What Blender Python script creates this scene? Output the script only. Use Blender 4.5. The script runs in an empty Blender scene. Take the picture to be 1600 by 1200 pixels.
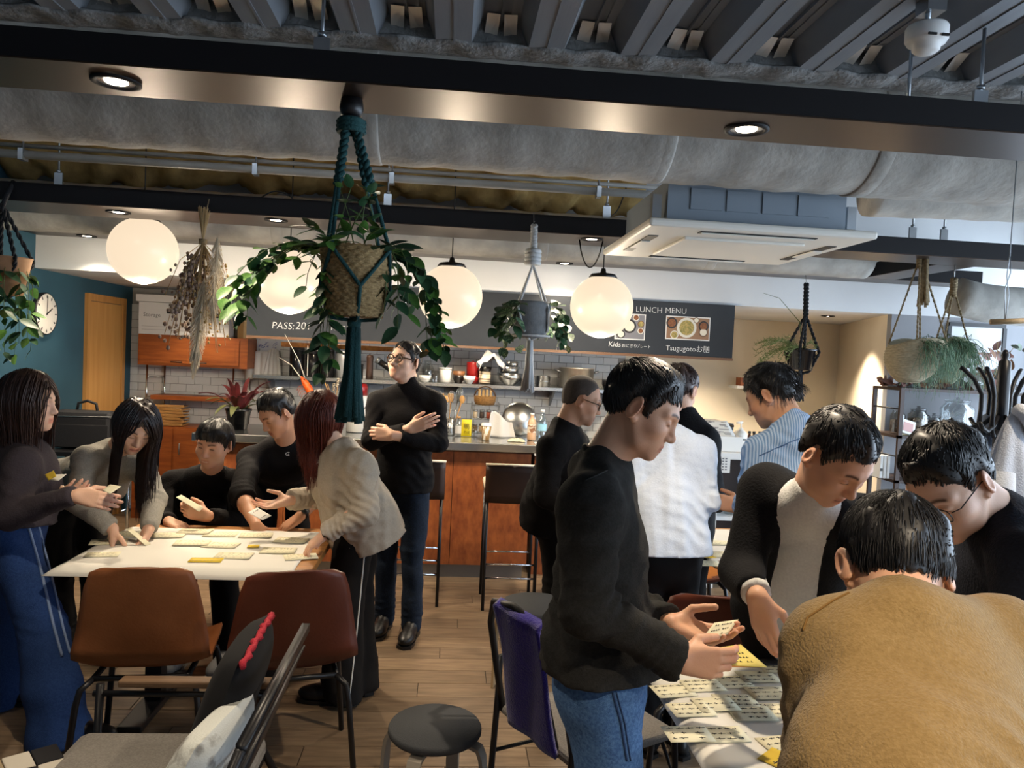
import bpy, bmesh, math, random
import numpy as np
from mathutils import Vector, Matrix, Euler
rng = random.Random(7); nrng = np.random.RandomState(11)
scene = bpy.context.scene
COL = scene.collection
# ---------------------------------------------------------------- camera
F_PX = 1180.0; EYE = 1.65
YAW, PITCH, ROLL = math.radians(4.7), math.radians(-2.2), math.radians(2.7)
_cy, _sy, _cp, _sp = math.cos(YAW), math.sin(YAW), math.cos(PITCH), math.sin(PITCH)
FW = Vector((_sy*_cp, _cy*_cp, _sp)); _r0 = Vector((_cy, -_sy, 0)); _u0 = Vector((-_sy*_sp, -_cy*_sp, _cp))
RT = math.cos(ROLL)*_r0 + math.sin(ROLL)*_u0; UP = -math.sin(ROLL)*_r0 + math.cos(ROLL)*_u0
cam = bpy.data.objects.new('camera', bpy.data.cameras.new('camera')); COL.objects.link(cam)
cam.data.sensor_width = 36; cam.data.lens = F_PX/1600*36; cam.data.clip_start = 0.02
cam.matrix_world = Matrix(((RT.x, UP.x, -FW.x, 0), (RT.y, UP.y, -FW.y, 0), (RT.z, UP.z, -FW.z, EYE), (0, 0, 0, 1)))
scene.camera = cam
# ---------------------------------------------------------------- world, exposure
vs = scene.view_settings
vs.view_transform = 'Standard'; vs.look = 'None'; vs.gamma = 1; vs.use_curve_mapping = False; vs.exposure = 1.1
w = bpy.data.worlds.new('overcast_sky'); scene.world = w; w.use_nodes = True
w.node_tree.nodes['Background'].inputs[0].default_value = (0.72, 0.85, 1.0, 1)
w.node_tree.nodes['Background'].inputs[1].default_value = 4.2
scene.cycles.max_bounces = 6; scene.cycles.diffuse_bounces = 3; scene.cycles.glossy_bounces = 3
scene.cycles.transmission_bounces = 4; scene.cycles.transparent_max_bounces = 6
scene.cycles.caustics_reflective = False; scene.cycles.caustics_refractive = False
scene.cycles.sample_clamp_indirect = 4.0
DOWN_W = 38.0          # power of one ceiling downlight

ORD = ('first second third fourth fifth sixth seventh eighth ninth tenth eleventh twelfth thirteenth fourteenth fifteenth').split()
def ray(px, py):
    return FW + RT*((px-800)/F_PX) - UP*((py-600)/F_PX)
def at(px, py, d):                     # point seen there at distance d along the view axis
    q = ray(px, py)*d; return Vector((q.x, q.y, q.z+EYE))
def atY(px, py, Y): return at(px, py, Y/ray(px, py).y)
def atX(px, py, X): return at(px, py, X/ray(px, py).x)
def atZ(px, py, z): return at(px, py, (z-EYE)/ray(px, py).z)

# ---------------------------------------------------------------- materials
def lin(c):
    if isinstance(c, str):
        c = c.lstrip('#'); c = [int(c[i:i+2], 16)/255 for i in (0, 2, 4)]
    return tuple(x/12.92 if x <= .04045 else ((x+.055)/1.055)**2.4 for x in c)
MATS = {}
def mat(name, col, rough=.6, metal=0., col2=None, scale=8., contrast=(.35, .65), bump=0., bscale=40., stretch=(1, 1, 1),
        emit=None, estr=0., trans=0., ior=1.45, alpha=1., sheen=0., vcol=None, spec=.5, detail=4., coat=0., perobj=0., coord='Object', sss=0.):
    if name in MATS: return MATS[name]
    m = bpy.data.materials.new(name); m.use_nodes = True; MATS[name] = m
    nt = m.node_tree; N = nt.nodes; L = nt.links; b = N['Principled BSDF']
    b.inputs['Roughness'].default_value = rough; b.inputs['Metallic'].default_value = metal
    b.inputs['Specular IOR Level'].default_value = spec; b.inputs['IOR'].default_value = ior
    c = lin(col)+(1,); b.inputs['Base Color'].default_value = c
    if trans: b.inputs['Transmission Weight'].default_value = trans
    if alpha < 1: b.inputs['Alpha'].default_value = alpha
    if sheen: b.inputs['Sheen Weight'].default_value = sheen; b.inputs['Sheen Roughness'].default_value = .5
    if coat: b.inputs['Coat Weight'].default_value = coat; b.inputs['Coat Roughness'].default_value = .15
    if sss:
        b.inputs['Subsurface Weight'].default_value = sss; b.inputs['Subsurface Radius'].default_value = (.012, .005, .003); b.inputs['Subsurface Scale'].default_value = 1.
    if emit: b.inputs['Emission Color'].default_value = lin(emit)+(1,); b.inputs['Emission Strength'].default_value = estr
    tc = N.new('ShaderNodeTexCoord'); mp = N.new('ShaderNodeMapping'); mp.inputs['Scale'].default_value = stretch
    L.new(tc.outputs[coord], mp.inputs[0])
    out = None
    if col2 is not None:
        n = N.new('ShaderNodeTexNoise'); n.inputs['Scale'].default_value = scale; n.inputs['Detail'].default_value = detail
        L.new(mp.outputs[0], n.inputs['Vector'])
        r = N.new('ShaderNodeMapRange'); r.inputs[1].default_value = contrast[0]; r.inputs[2].default_value = contrast[1]
        L.new(n.outputs[0], r.inputs[0])
        mx = N.new('ShaderNodeMix'); mx.data_type = 'RGBA'; mx.inputs['A'].default_value = c; mx.inputs['B'].default_value = lin(col2)+(1,)
        L.new(r.outputs[0], mx.inputs['Factor']); out = mx.outputs['Result']
    if vcol:
        at_ = N.new('ShaderNodeAttribute'); at_.attribute_name = vcol
        mv = N.new('ShaderNodeMix'); mv.data_type = 'RGBA'; mv.blend_type = 'MULTIPLY'; mv.inputs['Factor'].default_value = 1
        if out: L.new(out, mv.inputs['A'])
        else: mv.inputs['A'].default_value = c
        L.new(at_.outputs['Color'], mv.inputs['B']); out = mv.outputs['Result']
    if perobj:
        oi = N.new('ShaderNodeObjectInfo'); hs = N.new('ShaderNodeHueSaturation')
        r2 = N.new('ShaderNodeMapRange'); r2.inputs[3].default_value = 1-perobj; r2.inputs[4].default_value = 1+perobj
        L.new(oi.outputs['Random'], r2.inputs[0]); L.new(r2.outputs[0], hs.inputs['Value'])
        if out: L.new(out, hs.inputs['Color'])
        else: hs.inputs['Color'].default_value = c
        out = hs.outputs[0]
        va = N.new('ShaderNodeVectorMath'); va.operation = 'SCALE'; va.inputs['Scale'].default_value = 37.
        cb = N.new('ShaderNodeCombineXYZ'); 
        for i in range(3): L.new(oi.outputs['Random'], cb.inputs[i])
        L.new(cb.outputs[0], va.inputs[0]); L.new(va.outputs[0], mp.inputs['Location'])
    if out: L.new(out, b.inputs['Base Color'])
    if bump:
        n2 = N.new('ShaderNodeTexNoise'); n2.inputs['Scale'].default_value = bscale; n2.inputs['Detail'].default_value = 5
        L.new(mp.outputs[0], n2.inputs['Vector'])
        bp = N.new('ShaderNodeBump'); bp.inputs['Strength'].default_value = bump; bp.inputs['Distance'].default_value = .01
        L.new(n2.outputs[0], bp.inputs['Height']); L.new(bp.outputs[0], b.inputs['Normal'])
    return m

# ---------------------------------------------------------------- mesh building
def np_mesh(name, V, faces_list, smooth=True, cols=None):
    """V (n,3); faces_list: list of int arrays (m,k)"""
    me = bpy.data.meshes.new(name)
    V = np.asarray(V, dtype=np.float32)
    me.vertices.add(len(V)); me.vertices.foreach_set('co', V.ravel())
    fl = [np.asarray(f, dtype=np.int32) for f in faces_list if len(f)]
    nl = sum(f.size for f in fl); npoly = sum(len(f) for f in fl)
    me.loops.add(nl); me.loops.foreach_set('vertex_index', np.concatenate([f.ravel() for f in fl]))
    me.polygons.add(npoly)
    sizes = np.concatenate([np.full(len(f), f.shape[1], dtype=np.int32) for f in fl])
    st = np.concatenate([[0], np.cumsum(sizes)[:-1]]).astype(np.int32)
    me.polygons.foreach_set('loop_start', st)
    if smooth: me.polygons.foreach_set('use_smooth', np.ones(npoly, dtype=bool))
    if cols is not None:
        a = me.color_attributes.new('Col', 'FLOAT_COLOR', 'POINT')
        a.data.foreach_set('color', np.asarray(cols, dtype=np.float32).ravel())
    me.update(calc_edges=True); me.validate()
    return me

def frames_along(path):
    P = [Vector(p) for p in path]; n = len(P); T = []
    for i in range(n):
        t = (P[min(i+1, n-1)]-P[max(i-1, 0)]); T.append(t.normalized() if t.length > 1e-9 else Vector((0, 0, 1)))
    a = T[0].orthogonal().normalized(); out = []
    for i in range(n):
        a = (a - T[i]*a.dot(T[i])); a = a.normalized() if a.length > 1e-6 else T[i].orthogonal().normalized()
        out.append((P[i], a.copy(), T[i].cross(a)))
    return out

class MB:
    def __init__(s): s.v = []; s.f = []; s.M = Matrix.Identity(4); s.fl = []
    def add(s, vs_, fs, flat=False):
        o = len(s.v); s.v += [tuple(s.M @ Vector(v)) for v in vs_]; s.f += [tuple(o+i for i in f) for f in fs]; s.fl += [flat]*len(fs); return s
    def box(s, lo, hi, R=None, c=None):
        (x0, y0, z0), (x1, y1, z1) = lo, hi
        v = [(x0,y0,z0),(x1,y0,z0),(x1,y1,z0),(x0,y1,z0),(x0,y0,z1),(x1,y0,z1),(x1,y1,z1),(x0,y1,z1)]
        if R is not None: v = [R @ Vector(p) for p in v]
        return s.add(v, [(3,2,1,0),(4,5,6,7),(0,1,5,4),(1,2,6,5),(2,3,7,6),(3,0,4,7)], True)
    def cbox(s, c, size, bev=0., R=None):           # centred box with chamfered edges
        hx, hy, hz = [q/2 for q in size]; b = min(bev, hx*.99, hy*.99, hz*.99); c = Vector(c); R = R or Matrix.Identity(3)
        if b <= 0:
            v = [c + R @ Vector((sx*hx, sy*hy, sz*hz)) for sz in (-1, 1) for sx, sy in ((-1,-1),(1,-1),(1,1),(-1,1))]
            return s.add(v, [(3,2,1,0),(4,5,6,7),(0,1,5,4),(1,2,6,5),(2,3,7,6),(3,0,4,7)], True)
        bm = bmesh.new(); bmesh.ops.create_cube(bm, size=1)
        for q in bm.verts: q.co = Vector((q.co.x*2*hx, q.co.y*2*hy, q.co.z*2*hz))
        bmesh.ops.bevel(bm, geom=bm.edges[:], offset=b, segments=2, affect='EDGES', profile=.5)
        bm.verts.index_update(); v = [c + R @ q.co for q in bm.verts]; f = [tuple(l.vert.index for l in p.loops) for p in bm.faces]; bm.free()
        return s.add(v, f, True)
    def tube(s, path, r, n=8, caps=True, sq=None):
        fr = frames_along(path); m = len(fr); v = []; f = []
        for i, (p, a, b) in enumerate(fr):
            ri = r[i] if isinstance(r, (list, tuple)) else r
            for k in range(n):
                t = 2*math.pi*k/n; v.append(p + a*(ri*math.cos(t)) + b*(ri*math.sin(t)))
        for i in range(m-1):
            for k in range(n):
                k2 = (k+1) % n; f.append((i*n+k, i*n+k2, (i+1)*n+k2, (i+1)*n+k))
        if caps: f.append(tuple(range(n-1, -1, -1))); f.append(tuple((m-1)*n+k for k in range(n)))
        return s.add(v, f)
    def lathe(s, prof, c=(0, 0, 0), n=24, R=None):   # prof [(r,z)...]; closes where r==0
        c = Vector(c); R = R or Matrix.Identity(3); v = []; f = []; idx = []
        for r, z in prof:
            if r <= 1e-6: idx.append([len(v)]*n); v.append(c + R @ Vector((0, 0, z)))
            else:
                idx.append(list(range(len(v), len(v)+n)))
                v += [c + R @ Vector((r*math.cos(2*math.pi*k/n), r*math.sin(2*math.pi*k/n), z)) for k in range(n)]
        for i in range(len(prof)-1):
            A, B = idx[i], idx[i+1]
            for k in range(n):
                q = [A[k], A[(k+1) % n], B[(k+1) % n], B[k]]; u = []
                for z_ in q:
                    if z_ not in u: u.append(z_)
                if len(u) >= 3: f.append(tuple(u))
        return s.add(v, f)
    def prism(s, pts, z0, z1, M=None):              # polygon (x,y) extruded in z
        n = len(pts); M = M or Matrix.Identity(4)
        v = [M @ Vector((x, y, z0)) for x, y in pts] + [M @ Vector((x, y, z1)) for x, y in pts]
        f = [tuple(range(n-1, -1, -1)), tuple(range(n, 2*n))] + [(i, (i+1) % n, n+(i+1) % n, n+i) for i in range(n)]
        return s.add(v, f, True)
    def ell(s, c, r, nu=16, nv=10, R=None):
        c = Vector(c); R = R or Matrix.Identity(3)
        prof = [(math.sin(math.pi*i/nv), -math.cos(math.pi*i/nv)) for i in range(nv+1)]
        o = len(s.v); s.lathe(prof, n=nu)
        Minv = s.M
        for i in range(o, len(s.v)):
            p = Vector(s.v[i]) if s.M == Matrix.Identity(4) else s.M.inverted() @ Vector(s.v[i])
            s.v[i] = tuple(s.M @ (c + R @ Vector((p.x*r[0], p.y*r[1], p.z*r[2]))))
        return s
    def grid(s, fn, nu, nv, thick=0., closed_u=False):   # fn(u,v)->(Vector); optional thickness along normal
        pts = [[Vector(fn(i/(nu if closed_u else nu-1), j/(nv-1))) for i in range(nu)] for j in range(nv)]
        flat = [p for row in pts for p in row]; f = []; mu = nu if closed_u else nu-1
        for j in range(nv-1):
            for i in range(mu):
                i2 = (i+1) % nu; f.append((j*nu+i, j*nu+i2, (j+1)*nu+i2, (j+1)*nu+i))
        if not thick: return s.add(flat, f)
        nor = [Vector((0, 0, 0)) for _ in flat]
        for q in f:
            a = (flat[q[1]]-flat[q[0]]).cross(flat[q[3]]-flat[q[0]])
            for k in q: nor[k] += a
        n = len(flat); back = [p - (nn.normalized() if nn.length > 1e-12 else Vector((0,0,1)))*thick for p, nn in zip(flat, nor)]
        g = f + [tuple(n+k for k in reversed(q)) for q in f]
        for j in (0, nv-1):
            for i in range(mu):
                a, b = j*nu+i, j*nu+(i+1) % nu; g.append((b, a, n+a, n+b) if j == 0 else (a, b, n+b, n+a))
        if not closed_u:
            for i in (0, nu-1):
                for j in range(nv-1):
                    a, b = j*nu+i, (j+1)*nu+i; g.append((a, b, n+b, n+a) if i == 0 else (b, a, n+a, n+b))
        return s.add(flat+back, g)
    def mesh(s, name, smooth=True):
        me = bpy.data.meshes.new(name); me.from_pydata(s.v, [], s.f)
        if smooth: me.polygons.foreach_set('use_smooth', [not q for q in s.fl])
        me.update(); return me
    def build(s, name, m, parent=None, smooth=True):
        return obj(name, s.mesh(name, smooth), m, parent)

LOCAL = set()
def obj(name, me, m, parent=None):
    o = bpy.data.objects.new(name, me); COL.objects.link(o)
    if isinstance(m, str): m = MATS[m]
    if m is not None:
        me.materials.clear(); me.materials.append(m)
    if parent is not None:
        o.parent = parent
        if parent.name in LOCAL: LOCAL.add(o.name)
        else: o.matrix_parent_inverse = parent_world(parent).inverted()
    return o
def parent_world(o):
    M = o.matrix_basis.copy()
    if o.parent: M = parent_world(o.parent) @ o.matrix_parent_inverse @ M
    return M
def tag(o, label, cat, group=None):
    o['label'] = label; o['category'] = cat
    if group: o['group'] = group
    return o
def thing(name, label, cat, loc=(0, 0, 0), group=None, local=False, rz=0.):
    o = bpy.data.objects.new(name, None); COL.objects.link(o); o.location = loc; o.rotation_euler = (0, 0, rz); o.empty_display_size = .05
    if local: LOCAL.add(o.name)
    return tag(o, label, cat, group)
def struct(o): o['kind'] = 'structure'; return o
def stuff(o, label=None, cat=None):
    o['kind'] = 'stuff'
    if label: o['label'] = label; o['category'] = cat
    return o
def copy_tree(o, parent=None):
    c = o.copy(); COL.objects.link(c); c.parent = parent
    for ch in o.children: copy_tree(ch, c)
    return c
def rotmat(fwd, up=(0, 0, 1)):         # columns: x right, y forward, z up
    y = Vector(fwd).normalized(); x = y.cross(Vector(up)).normalized(); z = x.cross(y)
    return Matrix((x, y, z)).transposed()
def Rz(a): return Matrix.Rotation(a, 3, 'Z')
def spot(name, loc, power, size=1.9, blend=.6, col=(1, .83, .62), rad=.03, direc=(0, 0, -1), parent=None):
    l = bpy.data.lights.new(name, 'SPOT'); l.energy = power; l.spot_size = size; l.spot_blend = blend; l.color = col; l.shadow_soft_size = rad
    o = bpy.data.objects.new(name, l); COL.objects.link(o)
    o.location = loc; o.rotation_euler = Vector(direc).to_track_quat('-Z', 'Y').to_euler()
    if parent is not None:
        o.parent = parent; o.matrix_parent_inverse = parent_world(parent).inverted()
    return o
def text_mesh(txt, size, extrude=.0004, offset=-.006, shear=0., align='LEFT'):
    cu = bpy.data.curves.new('t', 'FONT'); cu.body = txt; cu.size = size; cu.extrude = extrude; cu.offset = offset*size; cu.shear = shear; cu.align_x = align
    cu.resolution_u = 3
    o = bpy.data.objects.new('t', cu); COL.objects.link(o); dg = bpy.context.evaluated_depsgraph_get()
    me = bpy.data.meshes.new_from_object(o.evaluated_get(dg)); bpy.data.objects.remove(o); bpy.data.curves.remove(cu)
    return me
def place_text(name, txt, size, M, m, parent, **k):
    me = text_mesh(txt, size, **k); me.transform(M); return obj(name, me, m, parent)
# ================================================================ the room
M_plank = mat('oak_vinyl_plank', '#87725a', .42, col2='#675441', scale=5., stretch=(1.2, 9, 1), contrast=(.3, .7), bump=.05, bscale=60, perobj=.16)
M_joint = mat('floor_joint', '#3a2d20', .8)
M_teal = mat('teal_paint', '#2b5263', .75, col2='#274b5b', scale=3, bump=.12, bscale=220)
M_white = mat('white_plaster', '#d5d6d6', .8, col2='#cfd0d1', scale=2.5, bump=.05, bscale=90)
M_cream = mat('cream_plaster', '#e6dac4', .8, col2='#e0d3bc', scale=2.5, bump=.05, bscale=90)
M_shadewall = mat('shaded_plaster', '#8d8d90', .8, col2='#858689', scale=2, bump=.06, bscale=90)  # shadow on the white right back wall put into a greyer colour
M_tile = mat('white_glazed_tile', '#cfcfcd', .18, perobj=.03)
M_grout = mat('tile_grout', '#8f8d8a', .9)
M_deck = mat('galvanised_deck', '#8f959c', .42, metal=.3, col2='#7d838a', scale=2.2, stretch=(5, .6, 1), bump=.05, bscale=30)
M_fire = mat('grey_fireproofing', '#8a8b8a', .95, col2='#6c6d6c', scale=25, bump=.9, bscale=60)
M_glint = mat('flute_end_glint', '#d8d6cf', .35, metal=.35)  # glints of light at the flute ends put into a brighter colour
M_insul = mat('gold_foil_insulation', '#c6a76a', .8, col2='#8a6f42', scale=9, bump=.9, bscale=16, contrast=(.25, .75))
M_black = mat('black_steel_paint', '#141315', .6, spec=.2)
M_raceway = mat('raceway_underside', '#43352c', .36, metal=.7)
M_duct = mat('glass_cloth_duct', '#a9a69f', .85, col2='#86847e', scale=7, bump=.35, bscale=35, contrast=(.3, .75))
M_fibre = mat('glass_fibre_strand', '#c9c6bd', .8)
M_grey = mat('grey_conduit', '#8d8a84', .5, col2='#7f7c77', scale=6)
M_zinc = mat('zinc_plated', '#a6abb0', .3, metal=.9)
M_cable = mat('black_cable', '#121212', .5)

floor = struct(MB().box((-3.05, -2.5, -.06), (4.7, 7.6, -.004)).build('floor', M_joint))
PW, PL = .152, .92
pm = MB().cbox((0, 0, -.004), (PL-.004, PW-.003, .008), .0012).mesh('plank', False)
spots = []
for r_ in range(-3, 36):
    y = .6 + r_*PW
    off = (r_*.37*PL) % PL
    for c_ in range(-4, 6):
        spots.append((c_*PL+off, y))
def vis_key(p):
    return abs(p[1]-3.2)+.5*abs(p[0]+.1)
spots = [p for p in spots if -3.05+PL/2 < p[0] < 4.7-PL/2 and 1.9 < p[1] < 5.48]
spots.sort(key=vis_key)
for x, y in spots[:290]:
    o = obj('plank', pm, M_plank, floor); o.location = (x, y, 0)
rest = MB()
for r_ in range(-20, 46):
    y = .6+r_*PW; off = (r_*.37*PL) % PL
    for c_ in range(-5, 7):
        x = c_*PL+off
        if (round(x, 3), round(y, 3)) in {(round(a, 3), round(b, 3)) for a, b in spots[:290]}: continue
        x0, x1 = max(x-PL/2+.002, -3.05), min(x+PL/2-.002, 4.7)
        if x1-x0 > .03 and -2.5 < y-PW/2 and y+PW/2 < 7.5: rest.box((x0, y-PW/2+.0015, -.008), (x1, y+PW/2-.0015, 0))
stuff(rest.build('distant_planks', M_plank, floor))

# walls
struct(MB().box((-3.2, -2.5, 0), (-3.05, 7.65, 3.2)).build('wall_left', M_teal))
wb = struct(MB().box((-3.05, 7.5, 0), (1.75, 7.65, 3.2)).build('wall_back', M_grout))
struct(MB().box((1.75, 7.49, 0), (4.1, 7.65, 3.2)).build('wall_alcove', M_cream))
# angled cream side wall of the alcove, ends in the outside corner
struct(MB().prism([(3.97, 7.49), (3.5, 5.86), (3.58, 5.86), (4.1, 7.49)], 0, 2.12).build('wall_alcove_side', M_cream))
struct(MB().box((3.5, 5.8, 0), (4.7, 5.86, 2.12)).build('wall_right_back', M_shadewall))
struct(MB().box((-3.05, -2.65, 0), (4.7, -2.5, 3.2)).build('wall_camera_side', M_white))
# white tiles of the kitchen wall
TW, TH = .15, .0745
tm = MB().cbox((0, 0, 0), (TW-.004, .012, TH-.004), .003).mesh('tile', False)
tl = []
for j in range(0, 26):
    for i in range(0, 33):
        x = -3.05+.075+i*TW+(TW/2 if j % 2 else 0); z = .03+j*TH+TH/2
        if x+TW/2 < 1.75: tl.append((x, z))
tl.sort(key=lambda p: abs(p[1]-1.25)*1.6+max(0, abs(p[0]+.05)-1.55)*1.5)
for x, z in tl[:296]:
    o = obj('tile', tm, M_tile, wb); o.location = (x, 7.495, z)
rest = MB()
for j in range(1, 26, 2): rest.box((-3.049, 7.489, .03+j*TH+.002), (-3.05+.073, 7.501, .03+(j+1)*TH-.002))
for x, z in tl[296:]: rest.box((x-TW/2+.002, 7.489, z-TH/2+.002), (x+TW/2-.002, 7.501, z+TH/2-.002))
stuff(rest.build('further_tiles', M_tile, wb))

# dropped kitchen ceiling (soffit) with its white front, upper slab
sof = struct(MB().box((-3.05, 5.8, 2.12), (4.7, 7.5, 3.06)).build('ceiling_soffit', M_white))
slab = struct(MB().box((-3.05, 2.74, 3.06), (4.7, 5.8, 3.16)).build('ceiling_slab', M_fire))
bm = MB()     # lumpy insulation blanket below the slab
def blanket(u, v):
    x = -3.04+u*4.35; y = 3.3+v*2.14
    z = 2.96-.24*max(0, (v-.84)/.16)**1.3+.03*math.sin(x*5.3+2.7*math.sin(y*6.1+x*1.7))+.022*math.sin(y*14+3.4*math.sin(x*7.9))+.016*math.sin(x*23+4*math.sin(y*9+x*2.3))+.008*math.sin(x*57+y*41+3*math.sin(x*13))
    return (x, y, z)
bm.grid(blanket, 150, 60, .02)
stuff(bm.build('insulation_blanket', M_insul, slab))
# fluted metal deck over the near half of the room
deck = struct(MB().box((-3.05, -2.5, 2.86), (4.7, 2.72, 2.95)).build('ceiling', M_deck))
PIT_, y0, y1 = .318, -2.45, 2.70
def flute_section(xc):      # from below: broad pan down at zl, groove up at zh
    return xc
prof = [(-.159, 2.70), (-.098, 2.70), (-.062, 2.78), (.062, 2.78), (.098, 2.70), (.159, 2.70)]
fm = MB()
vv = []; ff = []
for (x, z) in prof: vv += [(x, y0, z), (x, y1, z)]
for (x, z) in prof: vv += [(x, y0, z+.004), (x, y1, z+.004)]
n_ = len(prof)*2
for i in range(len(prof)-1):
    a = 2*i; ff.append((a, a+1, a+3, a+2)); ff.append((n_+a+2, n_+a+3, n_+a+1, n_+a))
fm.add(vv, ff, True)
fm.box((-.004, y0, 2.768), (.004, y1, 2.781))               # seam in the groove
fm.box((-.159, y0, 2.6965), (-.151, y1, 2.7005))            # lap joint of two sheets
fm.box((.03, y0, 2.775), (.042, y1, 2.781))
flm = fm.mesh('deck_sheet', False)
em = MB()
for s_ in (-1, 1): em.add([(s_*.006, y1-.16, 2.772), (s_*.05, y1-.16, 2.774), (s_*.058, y1-.03, 2.722), (s_*.014, y1-.03, 2.712)], [(0, 1, 2, 3)])
flend = em.mesh('flute_end', False)
for k in range(-5, 11):
    xc = .12+k*.3165
    o = obj('deck_sheet', flm, M_deck, deck); o.location = (xc, 0, 0)
    o = obj('flute_end', flend, M_glint, deck); o.location = (xc, 0, 0)
sb = MB()
def spray(u, v):
    a = v*math.pi; x = -3.04+u*7.72
    return (x, 2.66+.10*math.cos(a)*.6+.01*math.sin(x*37), 2.70-.014*math.sin(a)*(1+.5*math.sin(x*23)+.4*math.sin(x*51+1)))
sb.grid(spray, 260, 6, .01)
stuff(sb.build('sprayed_edge', M_fire, deck))
struct(MB().box((-3.05, 2.62, 2.70), (4.7, 2.74, 2.9)).build('trim_1', M_fire))

# right-hand side: tall windows onto the street
WX = 4.7
mu = MB()
struct(MB().box((WX, -2.5, 0), (WX+.12, 5.86, .35)).build('wall_right', M_white))
struct(MB().box((WX, -2.5, 2.62), (WX+.12, 5.86, 3.0)).build('wall_right_top', M_white))
M_alu = mat('window_aluminium', '#5d6166', .4, metal=.6)
def clear_mat(name, tint=(1, 1, 1), refl=.08, rough=.02):
    m = bpy.data.materials.new(name); m.use_nodes = True; nt = m.node_tree; N = nt.nodes; N.clear()
    o = N.new('ShaderNodeOutputMaterial'); a = N.new('ShaderNodeBsdfTransparent'); b = N.new('ShaderNodeBsdfGlossy'); x = N.new('ShaderNodeMixShader')
    a.inputs[0].default_value = tuple(tint)+(1,); b.inputs['Roughness'].default_value = rough; x.inputs[0].default_value = refl
    nt.links.new(a.outputs[0], x.inputs[1]); nt.links.new(b.outputs[0], x.inputs[2]); nt.links.new(x.outputs[0], o.inputs[0]); MATS[name] = m; return m
M_glass = clear_mat('window_glass', (.96, .98, 1.), .05, .0)
ys = [-2.5, -.85, .8, 2.45, 4.1, 5.8]
for i in range(5):
    a, b = ys[i], ys[i+1]
    f = MB()
    f.box((WX+.02, a, .35), (WX+.1, a+.05, 2.62)); f.box((WX+.02, b-.05, .35), (WX+.1, b, 2.62))
    f.box((WX+.02, a+.05, .35), (WX+.1, b-.05, .4)); f.box((WX+.02, a+.05, 2.57), (WX+.1, b-.05, 2.62))
    o = struct(f.build('window_%d' % (i+1), M_alu))
    MB().box((WX+.055, a+.05, .4), (WX+.061, b-.05, 2.57)).build('pane', M_glass, o)

# door in the teal wall: pale wood frame and leaf
M_maple = mat('maple_wood', '#c08d4f', .5, col2='#ad7c42', scale=4, stretch=(6, 6, .6))
M_maple2 = mat('maple_leaf_wood', '#c79656', .5, col2='#bb8848', scale=3, stretch=(6, 6, .5))
dd = struct(MB().box((-3.05, 6.56, 0), (-3.02, 6.61, 2.0)).box((-3.05, 7.24, 0), (-3.02, 7.30, 2.0)).box((-3.05, 6.61, 1.94), (-3.02, 7.24, 2.0)).build('door_1', M_maple))
MB().box((-3.045, 6.615, .01), (-3.028, 7.12, 1.935)).build('door_leaf', M_maple2, dd)
MB().box((-3.045, 7.125, .01), (-3.032, 7.235, 1.935)).build('side_panel', M_maple2, dd)
MB().tube([(-3.028, 6.67, .98), (-2.97, 6.67, .98), (-2.97, 6.77, .98)], .009).build('door_handle', M_zinc, dd)

# ---------------------------------------------------------------- lighting raceways and their downlights
def raceway(label, lo, hi):
    t = thing('lighting_raceway', label, 'raceway', ((lo[0]+hi[0])/2, (lo[1]+hi[1])/2, lo[2]), 'black lighting raceways')
    MB().box((lo[0], lo[1], lo[2]+.004), hi).build('housing', M_black, t)
    MB().box((lo[0]+.001, lo[1]+.003, lo[2]), (hi[0]-.001, hi[1]-.003, lo[2]+.0038)).build('underside', M_raceway, t)
    return t
RW1 = raceway('long black raceway nearest the viewer, right below the metal deck', (-3.0, 2.06, 2.35), (4.6, 2.32, 2.43))
RW2 = raceway('black raceway across the middle of the room behind the hanging basket', (-3.0, 4.28, 2.35), (1.32, 4.68, 2.45))
RW2b = raceway('black raceway right of the air conditioner above the straw baskets', (1.9, 4.28, 2.35), (4.6, 4.6, 2.45))
RW3 = raceway('black raceway in front of the white kitchen soffit', (-3.0, 5.47, 2.35), (4.0, 5.72, 2.45))
RW4 = raceway('black raceway running away along the window side', (3.05, 4.6, 2.35), (3.3, 5.47, 2.45))
RW0 = raceway('added black raceway overhead, out of view', (-3.0, .22, 2.35), (4.6, .48, 2.43))  # added, never in view: carries lamps that light from the viewer's side
M_bulb = mat('lit_lamp_face', '#ffffff', .4, emit='#fff1dc', estr=14.)
M_refl = mat('lamp_reflector', '#c9c9c9', .25, metal=.8)
def downlight(x, y, z, label, power=DOWN_W, r=.052, loop=False, tilt=(0, 0, -1)):
    t = thing('downlight', label, 'downlight', (x, y, z), 'recessed downlights')
    MB().lathe([(r*1.25, -.001), (r*1.25, -.006), (r*.98, -.008), (r*.92, -.002)], (x, y, z), 28).build('trim_ring', M_black, t)
    MB().lathe([(r*.9, -.002), (r*.62, -.0005)], (x, y, z), 24).build('reflector', M_refl, t)
    MB().lathe([(r*.6, -.0015), (r*.55, -.004), (0, -.005)], (x, y, z), 20).build('lamp_face', M_bulb, t)
    if loop:
        MB().tube([(x-.07+.14*q/12, y+.02, z-.004-.16*math.sin(math.pi*q/12)**.7) for q in range(13)], .004, 6).build('cable_loop', mat('loop_cable', '#050505', .9, spec=0.), t)
    if power: spot('lamp', (x, y, z-.02), power, direc=tilt, parent=t)
    return t
downlight(-.95, 2.19, 2.35, 'lit round downlight at the left end of the nearest raceway')
downlight(.84, 2.20, 2.35, 'lit round downlight at the right in the nearest raceway', 46)
downlight(-1.02, 4.4, 2.35, 'lit downlight left of the basket plant in the middle raceway', 60)
downlight(.79, 4.4, 2.35, 'lit downlight beside the air conditioner with a drooping cable loop', loop=True)
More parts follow.
